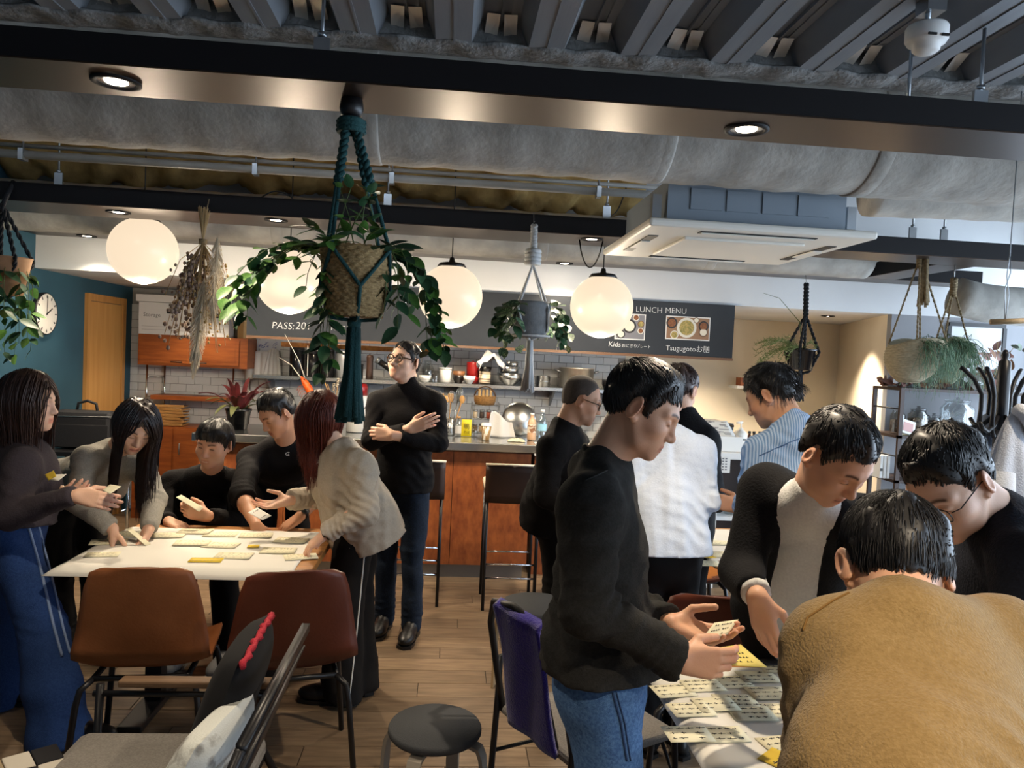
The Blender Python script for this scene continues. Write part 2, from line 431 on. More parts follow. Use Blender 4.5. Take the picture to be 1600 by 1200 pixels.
downlight(-2.6, 5.6, 2.35, 'small downlight in the raceway before the soffit, over the clock', 20)
downlight(.81, 5.6, 2.35, 'small downlight in the soffit raceway above the white plant hanger', 15)
downlight(-1.9, 4.45, 2.35, 'downlight in the middle raceway above the left table', 30)
downlight(2.35, 2.20, 2.35, 'downlight at the window end of the nearest raceway', 30)
downlight(.62, .35, 2.35, 'added downlight in the unseen raceway overhead of the viewer, right', 46)  # added unseen lamp for the back of the mustard sweater
downlight(-1.1, .35, 2.35, 'added downlight in the unseen raceway overhead of the viewer, left', 36)  # its added counterpart on the left, also unseen
for x, y, p, lb in ((3.25, 6.35, 95, 'ceiling downlight washing the cream alcove wall'), (.2, 6.7, 50, 'kitchen ceiling downlight over the counter'),
                 (-.9, 6.7, 45, 'kitchen ceiling downlight above the black canisters'), (1.25, 6.7, 50, 'kitchen ceiling downlight beside the stock pot'), (2.3, 6.7, 85, 'kitchen ceiling downlight over the serving counter'),
                 (-2.2, 6.8, 16, 'ceiling downlight by the storage boxes')):
    downlight(x, y, 2.12, lb, p, .045)

# hanger rods of the raceways
def rod(x, y, z0, z1, label, plate=True):
    t = thing('hanger_rod', label, 'rod', (x, y, z0), 'threaded hanger rods')
    MB().tube([(x, y, z0), (x, y, z1)], .0055, 8).build('shaft', M_zinc, t)
    if plate:
        MB().box((x-.022, y-.006, z0), (x+.022, y+.006, z0+.085)).build('clamp', M_zinc, t)
        MB().lathe([(0, 0), (.013, 0), (.013, .014), (0, .014)], (x, y, z0+.086), 6).build('nut', M_zinc, t)
rod(-.40, 2.20, 2.43, 2.70, 'zinc hanger rod left, above the macrame plant')
rod(1.56, 2.20, 2.43, 2.70, 'zinc hanger rod at the right of the smoke detector')
rod(1.37, 2.26, 2.43, 2.70, 'thin zinc rod just behind the smoke detector', False)
# smoke detector
sd = thing('smoke_detector', 'white round smoke detector on a bracket under the deck', 'smoke detector', (1.27, 2.02, 2.70))
c = (1.29, 2.06, 2.575)
M_wplast = mat('white_plastic', '#e2e3e2', .4)
MB().lathe([(0, .05), (.052, .05), (.056, .044), (.056, .012), (.05, .002), (.038, -.002), (.036, -.016), (.026, -.024), (0, -.026)], c, 28).build('body', M_wplast, sd)
MB().box((c[0]-.03, c[1]-.058, c[2]+.004), (c[0]-.006, c[1]-.054, c[2]+.010)).box((c[0]+.01, c[1]-.058, c[2]+.004), (c[0]+.03, c[1]-.052, c[2]+.010)).build('vents', M_cable, sd)
MB().tube([(c[0], c[1], c[2]+.05), (c[0], c[1], 2.70)], .008).box((c[0]-.02, c[1]-.03, 2.66), (c[0]+.035, c[1]+.03, 2.70)).build('bracket', M_zinc, sd)

# ---------------------------------------------------------------- ducts and pipes
def duct(label, path, r, joints, fibres=0):
    t = thing('air_duct', label, 'duct', path[0])
    P_ = [Vector(p) for p in path]
    b = MB(); L_ = (P_[-1]-P_[0]).length; n = max(8, int(L_/.05)); pts = []
    for i in range(n+1):
        pts.append(P_[0].lerp(P_[-1], i/n) if len(P_) == 2 else None)
    if len(P_) > 2:
        pts = []
        for a, c2 in zip(P_, P_[1:]):
            m_ = max(2, int((c2-a).length/.06)); pts += [a.lerp(c2, q/m_) for q in range(m_)]
        pts.append(P_[-1])
        for _ in range(3): pts = [pts[0]]+[(pts[i-1]+pts[i]*2+pts[i+1])/4 for i in range(1, len(pts)-1)]+[pts[-1]]
    rr = [r*(1+.012*math.sin(i*1.7)+.008*math.sin(i*.61)) for i in range(len(pts))]
    b.tube(pts, rr, 40)
    b.build('wrapping', M_duct, t)
    for s_ in joints:
        a = P_[0].lerp(P_[-1], s_); d = (P_[-1]-P_[0]).normalized()
        MB().tube([a-d*.012, a-d*.006, a+d*.05, a+d*.06], [r*1.0, r*1.014, r*1.014, r*1.0], 40).build('joint_band', M_duct, t)
    return t
duct('large fabric wrapped air duct spanning the room behind the nearest raceway', [(-3.0, 3.0, 2.62), (4.65, 3.0, 2.62)], .25, (.12, .345, .49, .602, .72))
duct('slimmer wrapped duct behind the middle raceway over the pendant globes', [(-3.0, 5.27, 2.485), (2.95, 5.27, 2.485)], .165, (.3, .6, .8))
duct('wrapped duct bending down beside the window, over the coat stand', [(4.65, 4.95, 2.12), (3.6, 4.95, 2.16), (3.45, 4.97, 2.2)], .13, ())
duct('wrapped duct slanting across behind the right raceway', [(2.2, 3.95, 2.64), (4.6, 3.65, 2.64)], .15, (.5,))
def pipe(label, pts, r, m=M_grey, name='conduit_pipe', clamps=()):
    t = thing(name, label, 'pipe', pts[0])
    MB().tube(pts, r, 12).build('pipe_run', m, t)
    for x in clamps:
        y, z = pts[0][1], pts[0][2]
        MB().box((x-.012, y-r*1.3, z-r*1.4), (x+.012, y+r*1.3, z+r*1.3)).tube([(x, y, z+r), (x, y, 2.87)], .005, 6).build('clamp', M_zinc, t)
pipe('long grey conduit running below the gold insulation', [(-3.0, 4.05, 2.545), (1.05, 4.05, 2.55)], .021, clamps=(-2.2, -1.05, -.35, .75))
pipe('thin grey conduit close behind the long one', [(-3.0, 4.35, 2.66), (1.4, 4.35, 2.66)], .012)
for x, y, z, lb in ((.86, 4.35, 2.45, 'small zinc rod above the lit downlight beside the air conditioner'), (-2.2, 4.4, 2.45, 'zinc rod over the left end of the middle raceway'),
                    (2.75, 4.4, 2.45, 'zinc rod carrying the right raceway near the straw baskets'), (2.95, 4.4, 2.45, 'second zinc rod carrying the right raceway'), (-.4, 4.4, 2.45, 'zinc rod on the middle raceway behind the green plant')):
    rod(x, y, z, 2.92, lb)
def cable(label, pts, r=.004):
    P_ = [Vector(p) for p in pts]; out = []
    for a, b_ in zip(P_, P_[1:]): out += [a.lerp(b_, q/6) for q in range(6)]
    out.append(P_[-1])
    for _ in range(6): out = [out[0]]+[(out[i-1]+out[i]*2+out[i+1])/4 for i in range(1, len(out)-1)]+[out[-1]]
    tag(MB().tube(out, r, 6).build('power_cable', M_cable), label, 'cable')
cable('black cable looping over the middle raceway by the lit downlight', [(-1.15, 4.45, 2.455), (-1.05, 4.45, 2.53), (-.95, 4.45, 2.5), (-.93, 4.45, 2.455)])
cable('black cable arching over the soffit raceway above the clock', [(-2.5, 5.6, 2.455), (-2.45, 5.6, 2.52), (-2.38, 5.6, 2.51), (-2.32, 5.6, 2.455)])
cable('black cable arching on the raceway behind the white plant hanger', [(.35, 5.6, 2.455), (.5, 5.6, 2.53), (.65, 5.6, 2.5), (.68, 5.6, 2.455)])
cable('black cable crossing the insulation left of the air conditioner', [(.85, 4.5, 2.46), (.98, 4.6, 2.55), (1.05, 4.7, 2.75)])

# ---------------------------------------------------------------- ceiling cassette air conditioner
ac = thing('cassette_air_conditioner', 'white square ceiling cassette air conditioner with grey metal casing', 'air conditioner', (1.38, 3.58, 2.22))
AX0, AX1, AY0, AY1, AZ = .80, 1.80, 3.12, 4.10, 2.215
M_acw = mat('warm_white_plastic', '#dcd8ce', .45)
M_acbody = mat('grey_blue_casing', '#808a94', .45, metal=.2)
MB().cbox(((AX0+AX1)/2, (AY0+AY1)/2, AZ+.02), (AX1-AX0, AY1-AY0, .035), .012).build('panel', M_acw, ac)
MB().cbox(((AX0+AX1)/2, (AY0+AY1)/2, AZ-.003), (.56, .54, .016), .006).build('intake_grille', M_acw, ac)
for (x0, x1, y0_, y1_) in ((AX0+.24, AX1-.24, AY0+.06, AY0+.105), (AX0+.24, AX1-.24, AY1-.105, AY1-.06), (AX0+.06, AX0+.105, AY0+.24, AY1-.24), (AX1-.105, AX1-.06, AY0+.24, AY1-.24)):
    MB().box((x0, y0_, AZ-.001), (x1, y1_, AZ+.002)).build('air_slot', M_cable, ac)
    mx, my = (x0+x1)/2, (y0_+y1_)/2
    MB().cbox((mx, my, AZ-.004), ((x1-x0)*.97, (y1_-y0_)*.45, .006), .002).build('louvre', M_acw, ac)
MB().box((AX0+.1, AY0+.1, AZ+.04), (AX1-.1, AY1-.1, 2.44)).build('casing', M_acbody, ac)
for k in range(4):
    MB().box((AX0+.2+k*.16, AY0+.094, AZ+.10), (AX0+.34+k*.16, AY0+.0995, AZ+.19)).build('casing_plate', M_acbody, ac)
for x in (AX0+.06, AX1-.06):
    MB().box((x-.02, AY0+.12, AZ+.06), (x+.02, AY0+.16, AZ+.16)).tube([(x, AY0+.14, AZ+.1), (x, AY0+.14, 2.36)], .006).build('hanger_bracket', M_zinc, ac)

# daylight enters through the window openings
for i in range(5):
    a, b = ys[i], ys[i+1]
    l = bpy.data.lights.new('window_portal', 'AREA'); l.shape = 'RECTANGLE'; l.size = b-a-.1; l.size_y = 2.17; l.cycles.is_portal = True
    o = bpy.data.objects.new('window_portal', l); COL.objects.link(o); o.location = (WX+.13, (a+b)/2, 1.485); o.rotation_euler = (math.radians(90), 0, math.radians(90))
# ================================================================ figures: smooth surfaces grown from distance fields
def npv(p): return np.array((p[0], p[1], p[2]), dtype=np.float64)
class Field:
    def __init__(s, lo, hi, h):
        s.lo = npv(lo); s.h = h; s.n = np.ceil((npv(hi)-s.lo)/h).astype(int)+2
        s.D = np.full(s.n, .06, dtype=np.float32)
        s.ax = [(s.lo[i]+h*np.arange(s.n[i])).astype(np.float32) for i in range(3)]
    def sl(s, lo, hi):
        a = np.clip(np.floor((lo-s.lo)/s.h).astype(int), 0, s.n); b = np.clip(np.ceil((hi-s.lo)/s.h).astype(int)+1, 0, s.n)
        if (b <= a).any(): return None
        return tuple(slice(a[i], b[i]) for i in range(3))
    def xyz(s, q):
        return s.ax[0][q[0]][:, None, None], s.ax[1][q[1]][None, :, None], s.ax[2][q[2]][None, None, :]
    def _mix(s, q, d, k, op):
        A = s.D[q]
        if op == 'u':
            hh = np.maximum(k-np.abs(A-d), 0)/k; s.D[q] = np.minimum(A, d)-hh*hh*k*.25
        else:                                    # carve
            d = -d; hh = np.maximum(k-np.abs(A-d), 0)/k; s.D[q] = np.maximum(A, d)+hh*hh*k*.25
    def cap(s, a, b, ra, rb=None, k=.02, flat=None, fs=1., op='u', cut=False):
        rb = ra if rb is None else rb; a = npv(a); b = npv(b); m = max(ra, rb)+k+2*s.h+.004
        q = s.sl(np.minimum(a, b)-m, np.maximum(a, b)+m)
        if q is None: return s
        X, Y, Z = s.xyz(q); ab = b-a; L2 = max(float(ab@ab), 1e-9)
        px, py, pz = X-a[0], Y-a[1], Z-a[2]
        t0 = (px*ab[0]+py*ab[1]+pz*ab[2])/L2; t = np.clip(t0, 0, 1)
        ox, oy, oz = px-t*ab[0], py-t*ab[1], pz-t*ab[2]
        d2 = ox*ox+oy*oy+oz*oz
        if flat is not None:
            n = npv(Vector(flat).normalized()); on = ox*n[0]+oy*n[1]+oz*n[2]; d2 = d2+(fs*fs-1)*on*on
        d = np.sqrt(d2)-(ra+(rb-ra)*t)
        if cut: d = np.maximum(d, (t0-1)*math.sqrt(L2))
        s._mix(q, d.astype(np.float32), k, op); return s
    def ell(s, c, r, k=.02, R=None, op='u'):
        c = npv(c); m = max(r)+k+2*s.h+.004; q = s.sl(c-m, c+m)
        if q is None: return s
        X, Y, Z = s.xyz(q); X, Y, Z = X-c[0], Y-c[1], Z-c[2]
        if R is not None:
            R = np.array(R); X, Y, Z = (X*R[0, i]+Y*R[1, i]+Z*R[2, i] for i in range(3))
        k0 = np.sqrt((X/r[0])**2+(Y/r[1])**2+(Z/r[2])**2); k1 = np.sqrt((X/r[0]**2)**2+(Y/r[1]**2)**2+(Z/r[2]**2)**2)
        d = k0*(k0-1)/np.maximum(k1, 1e-6)
        s._mix(q, d.astype(np.float32), k, op); return s
    def plane(s, p, n):                          # keep the side n points away from
        p = npv(p); n = npv(Vector(n).normalized()); X, Y, Z = s.xyz((slice(None),)*3)
        s.D = np.maximum(s.D, ((X-p[0])*n[0]+(Y-p[1])*n[1]+(Z-p[2])*n[2]).astype(np.float32)); return s
    def noise(s, amp, freq, seed=0, sq=(1, 1, 1)):
        r = np.random.RandomState(seed); X, Y, Z = s.xyz((slice(None),)*3); W = 0
        act = np.abs(s.D) < .03
        idx = np.nonzero(act)
        if len(idx[0]) == 0: return s
        p = np.stack([s.ax[i][idx[i]]*sq[i] for i in range(3)], 1)
        out = np.zeros(len(p), dtype=np.float32)
        for o in range(5):
            d = r.normal(size=3); d /= np.linalg.norm(d); d2 = r.normal(size=3); d2 /= np.linalg.norm(d2)
            f = freq*(.7+.5*o*.5)*6.283
            out += np.sin(p@d*f+r.rand()*6+2.2*np.sin(p@d2*f*.43+r.rand()*6))/(1+.35*o)
        s.D[idx] += amp*.5*out; return s
    def ripple(s, c, ax, amp, wl, sig, seed=0):       # folds of cloth gathered around a point, running across axis ax
        c = npv(c); q = s.sl(c-2*sig, c+2*sig)
        if q is None: return s
        ax = Vector(ax).normalized(); p1 = npv(ax.orthogonal().normalized()); a = npv(ax); X, Y, Z = s.xyz(q); X, Y, Z = X-c[0], Y-c[1], Z-c[2]
        t = X*a[0]+Y*a[1]+Z*a[2]; u = X*p1[0]+Y*p1[1]+Z*p1[2]; r2 = X*X+Y*Y+Z*Z
        w_ = np.sin(6.283*t/wl+1.6*np.sin(u*38+seed)+seed)
        s.D[q] += (amp*(w_-.35*w_*w_)*np.exp(-r2/sig**2)*(np.abs(s.D[q]) < .03)).astype(np.float32); return s
    def mesh(s):
        return surface_nets(s.D, s.lo, s.h)

def surface_nets(D, lo, h):
    nx, ny, nz = D.shape; S = D < 0
    C = [(i, j, k) for i in (0, 1) for j in (0, 1) for k in (0, 1)]
    sub = lambda A, c: A[c[0]:nx-1+c[0], c[1]:ny-1+c[1], c[2]:nz-1+c[2]]
    cnt = sum(sub(S, c).astype(np.int8) for c in C)
    I = np.nonzero((cnt > 0) & (cnt < 8)); n = len(I[0])
    if n == 0: return np.zeros((0, 3)), np.zeros((0, 4), int)
    vals = {c: D[I[0]+c[0], I[1]+c[1], I[2]+c[2]] for c in C}
    acc = np.zeros((n, 3)); w = np.zeros(n)
    for c in C:
        for ax in range(3):
            if c[ax] == 0:
                e = list(c); e[ax] = 1; e = tuple(e); va, vb = vals[c], vals[e]; m = (va < 0) != (vb < 0)
                t = np.where(m, va/np.where(m, va-vb, 1), 0)
                pos = np.repeat(np.array(c, float)[None], n, 0); pos[:, ax] += t
                acc += pos*m[:, None]; w += m
    V = lo+h*(np.stack(I, 1)+acc/w[:, None])
    vid = np.full((nx-1, ny-1, nz-1), -1, dtype=np.int64); vid[I] = np.arange(n)
    Q = []
    for ax in range(3):
        o1, o2 = (ax+1) % 3, (ax+2) % 3
        a = [slice(None)]*3; b = [slice(None)]*3; a[ax] = slice(0, -1); b[ax] = slice(1, None)
        for o in (o1, o2): a[o] = slice(1, -1); b[o] = slice(1, -1)
        sa, sb_ = S[tuple(a)], S[tuple(b)]; E = np.nonzero(sa != sb_)
        if len(E[0]) == 0: continue
        base = [E[0].copy(), E[1].copy(), E[2].copy()]
        for o in (o1, o2): base[o] = base[o]+1
        def cell(d1, d2):
            q = [x.copy() for x in base]; q[o1] = q[o1]+d1; q[o2] = q[o2]+d2; return vid[tuple(q)]
        quad = np.stack([cell(-1, -1), cell(0, -1), cell(0, 0), cell(-1, 0)], 1)
        flip = ~sa[E]; quad[flip] = quad[flip][:, ::-1]; Q.append(quad)
    Q = np.concatenate(Q); Q = Q[(Q >= 0).all(1)]
    return V, Q

def smooth_mesh(V, Q, it=2, lam=.5):
    for _ in range(it):
        acc = np.zeros_like(V); cnt = np.zeros(len(V))
        for i in range(4):
            a, b = Q[:, i], Q[:, (i+1) % 4]
            np.add.at(acc, a, V[b]); np.add.at(cnt, a, 1)
        V = V+lam*(acc/np.maximum(cnt, 1)[:, None]-V)
    return V

# ---------------------------------------------------------------- head (local: x right, y forward, z up, origin between the ears)
def head_surface(neck_local, h=.003, wide=1., jaw=1., smile=0., nose=1., female=False):
    nl = npv(neck_local); lo = np.minimum(npv((-.105, -.13, -.14)), nl-.085); hi = np.maximum(npv((.105, .135, .14)), nl+.085)
    f = Field(lo, hi, h)
    f.ell((0, -.012, .03), (.074*wide, .094, .082), k=.02)
    f.ell((0, .03, -.028), (.061*wide, .058, .083), k=.03)
    f.ell((0, .040, -.072), (.047*wide*jaw, .046, .038), k=.03)
    for s_ in (-1, 1):
        f.cap((s_*.058*wide*jaw, -.002, -.03), (s_*.045*wide*jaw, .03, -.078), .014, .014, k=.025)
        f.ell((s_*.041*wide, .055, -.03), (.024, .026, .022), k=.025)
        f.cap((s_*.012, .082, .020), (s_*.046, .066, .020), .0095, .008, k=.018)
        f.ell((s_*.031, .096, .002), (.017, .018, .0115), k=.014, op='c')
        f.ell((s_*.031, .0735, .0005), (.0155, .0125, .0105), k=.003)
        f.cap((s_*.019, .082, -.006), (s_*.043, .074, -.005), .0028, .0024, k=.004)
    f.ell((0, .076, -.099), (.02*jaw, .015, .015), k=.025)
    f.ell((0, .065, -.066), (.032, .025, .026), k=.02)
    f.cap((0, .083, .010), (0, .101*(.5+.5*nose)+.0, -.028), .0075, .0095, k=.014)
    f.ell((0, .1035, -.034), (.0115*nose, .0115, .0105), k=.01)
    for s_ in (-1, 1):
        f.ell((s_*.0125*nose, .0945, -.037), (.0078, .0095, .008), k=.006)
        f.cap((0, .0915, -.0625), (s_*.021, .078, -.0675+.006*smile), .0052, .003, k=.004)
        f.cap((0, .090, -.0755-.004*smile), (s_*.018, .079, -.0715+.005*smile), .0062, .0035, k=.004)
        R = Euler((math.radians(-12), 0, s_*math.radians(-30))).to_matrix()
        f.ell((s_*.0825*wide, -.013, -.006), (.0075, .020, .034), k=.006, R=R)
        f.ell((s_*.091*wide, -.009, -.004), (.006, .011, .019), k=.005, R=R, op='c')
        f.ell((s_*.0765*wide, -.001, -.033), (.0055, .009, .010), k=.006)
    f.cap((0, -.028, -.03), nl, .050 if not female else .043, .056 if not female else .047, k=.03)
    f.cap((0, .02, -.085), nl+npv((0, .0, 0)), .022, .040, k=.04)
    V, Q = f.mesh(); V = smooth_mesh(V, Q, 1, .4)
    return V, Q

def paint_head(V, eyes='down', brow=1., lips=1., female=False, stubble=0., glasses=False):
    x, y, z = np.abs(V[:, 0]), V[:, 1], V[:, 2]; C = np.ones((len(V), 4))
    def mul(m, rgb):
        m = np.clip(m, 0, 1)[:, None]; C[:, :3] *= (1-m)+m*np.array(rgb)[None]
    front = (y > .045)
    g = lambda v, s_: np.exp(-(v/s_)**2)
    zb = .0235+.004*np.sin(np.clip((x-.012)/.036, 0, 1)*math.pi)
    mul(front*g(z-zb, .0036)*np.clip((x-.012)/.004, 0, 1)*np.clip((.050-x)/.006, 0, 1)*1.25*brow, (.16, .13, .12))
    ex = (x-.031)/.0145; ins = np.clip(1.15-ex*ex*1.1, 0, 1)
    if eyes == 'down':
        mul(front*g(z+.0045-.0028*ex*ex*-1, .0022)*ins*1.3, (.12, .09, .08)); mul(front*g(z-.0055, .0016)*ins*.5, (.5, .4, .36))
    elif eyes == 'open':
        m = front*np.clip(1.35-ex*ex*1.2-(z/.0052)**2, 0, 1)*2.5; m = np.clip(m, 0, 1)
        C[:, :3] = C[:, :3]*(1-m[:, None])+np.array((1.15, 1.35, 1.5))*m[:, None]
        mul(m*np.clip((.0058-np.abs(x-.031))/.0015, 0, 1), (.06, .04, .03))
        mul(front*g(z-.0055+.002*ex*ex, .0019)*ins*1.2, (.12, .09, .08))
    elif eyes == 'smile':
        mul(front*g(z+.001-.004*(1-ex*ex), .0022)*ins*1.3, (.1, .08, .07))
    lr = (y > .072)*g(np.minimum(np.abs(z+.064), np.abs(z+.0755)), .0055)*np.clip((.024-x)/.006, 0, 1)
    mul(lr*.8*lips, (.82, .52, .50) if not female else (.85, .40, .40))
    if eyes == 'smile':
        m = np.clip((y > .074)*g(z+.0700, .0034)*np.clip((.017-x)/.004, 0, 1)*1.3, 0, 1)[:, None]; C[:, :3] = C[:, :3]*(1-m)+np.array((1.1, 1.3, 1.5))*m
    else: mul((y > .075)*g(z+.0695, .0018)*np.clip((.023-x)/.005, 0, 1)*1.1, (.3, .17, .15))
    mul((y > .088)*g(z+.0445, .003)*g(x-.006, .0032)*1.2, (.25, .15, .12))
    mul(g(y-.055, .03)*g(z+.033, .02)*(x > .02)*.25, (1., .78, .72))
    mul(np.clip((x-.078)/.006, 0, 1)*.3, (1., .75, .7))
    if stubble: mul((y > .02)*np.clip((-.05-z)/.02, 0, 1)*stubble*g(z+.085, .06), (.62, .62, .64))
    return C

# ---------------------------------------------------------------- hand (grown into the forearm's field)
FING = ((.027, .088, (.041, .025, .020)), (.0085, .093, (.046, .029, .021)), (-.010, .089, (.042, .027, .020)), (-.0265, .079, (.033, .020, .018)))
def hand_pts(W, d, palm, right, curl, spread, thumb, sc):
    """d wrist->knuckles, palm = direction the palm faces, right: is it a right hand"""
    y = Vector(d).normalized(); z = -Vector(palm); z = (z-y*z.dot(y)).normalized()      # z: back of hand
    x = y.cross(z)                                   # right of the hand seen from its back
    if right: x = -x                                 # thumb side
    Fm = Matrix((x, y, z)).transposed(); W = Vector(W)
    g = lambda p: W+Fm @ (Vector(p)*sc)
    out = []
    for i, (bx, by, ls) in enumerate(FING):
        c = curl[i] if isinstance(curl, (list, tuple)) else curl
        a = 0.; p = Vector((bx, by, 0)); pts = [p.copy()]; sp = bx*spread*8
        for j, l in enumerate(ls):
            a += c*(.75 if j == 0 else (1.0 if j == 1 else .6))
            p = p+Vector((math.sin(sp)*math.cos(a), math.cos(sp)*math.cos(a), -math.sin(a)))*l; pts.append(p.copy())
        out.append([g(q) for q in pts])
    tx, tz = thumb                                   # tx: out to the side (0..1), tz: across the palm
    d1 = Vector((.55+.45*tx, .75-.2*tx, -.25-.6*tz)).normalized(); d2 = Vector((.15+.5*tx-.35*tz, .9, -.25-.4*tz)).normalized()
    p0 = Vector((.020, .020, -.008)); p1 = p0+d1*.042; p2 = p1+d2*.033; p3 = p2+(d2+Vector((-.15*tz, .1, -.1))).normalized()*.026
    out.append([g(q) for q in (p0, p1, p2, p3)])
    return out, g, Fm
def grow_hand(f, W, d, palm, right, curl=.5, spread=.35, thumb=(.4, .4), sc=1.):
    T, g, Fm = hand_pts(W, d, palm, right, curl, spread, thumb, sc); z = Fm.col[2]
    for i in range(4):
        bx, by, _ = FING[i]
        f.cap(g((bx*.55, .008, 0)), g((bx, by-.004, .0)), .0165*sc, .0115*sc, k=.012, flat=z, fs=1.15)
    f.cap(g((.014, .02, -.006)), g((.026, .05, -.008)), .016*sc, .012*sc, k=.012)
    f.cap(g((-.018, .02, -.006)), g((-.022, .06, -.006)), .014*sc, .011*sc, k=.012)
    for i in range(5):
        r0, r1 = ((.0098, .0072) if i < 4 else (.0125, .0088)); r0 *= sc; r1 *= sc
        if i == 3: r0 *= .88; r1 *= .88
        P_ = T[i]; n = len(P_)-1
        for j in range(n):
            f.cap(P_[j], P_[j+1], r0+(r1-r0)*j/n, r0+(r1-r0)*(j+1)/n, k=.003 if (j > 0 or i < 4) else .012)
    return T

# ---------------------------------------------------------------- strands
def strands_mesh(Pth, R0, sides=3):
    """Pth (N,S,3), R0 (N,S) -> verts, quads"""
    N, S, _ = Pth.shape; T = np.gradient(Pth, axis=1); T /= np.linalg.norm(T, axis=2, keepdims=True)+1e-9
    ref = np.tile(np.array((.31, .52, .79)), (N, 1, 1)); A = np.cross(T, np.broadcast_to(ref, T.shape)); A /= np.linalg.norm(A, axis=2, keepdims=True)+1e-9
    B = np.cross(T, A); V = []
    for k in range(sides):
        a = 2*math.pi*k/sides; V.append(Pth+R0[..., None]*(A*math.cos(a)+B*math.sin(a)))
    V = np.stack(V, 2); idx = np.arange(N*S*sides).reshape(N, S, sides); q = []
    for k in range(sides):
        k2 = (k+1) % sides; q.append(np.stack([idx[:, :-1, k], idx[:, :-1, k2], idx[:, 1:, k2], idx[:, 1:, k]], -1).reshape(-1, 4))
    return V.reshape(-1, 3), np.concatenate(q)

def hair_line(y, style):
    L = {'short': [(-.12, -.046), (-.06, -.046), (-.034, -.02), (-.022, .026), (.004, .026), (.010, -.022), (.024, -.020), (.034, .022), (.046, .050), (.07, .068), (.1, .076)],
         'fringe': [(-.12, -.066), (-.06, -.066), (-.028, -.035), (-.012, .016), (.004, .016), (.010, -.022), (.026, -.020), (.04, .018), (.06, .040), (.1, .046)],
         'buzz': [(-.12, -.05), (-.06, -.05), (-.028, -.02), (-.012, .02), (.004, .02), (.010, -.01), (.02, .0), (.03, .045), (.05, .075), (.1, .095)],
         'long': [(-.12, -.11), (-.05, -.11), (.02, -.105), (.036, -.06), (.047, .0), (.056, .035), (.07, .058), (.1, .068)]}[style]
    return np.interp(y, [a for a, _ in L], [b for _, b in L])

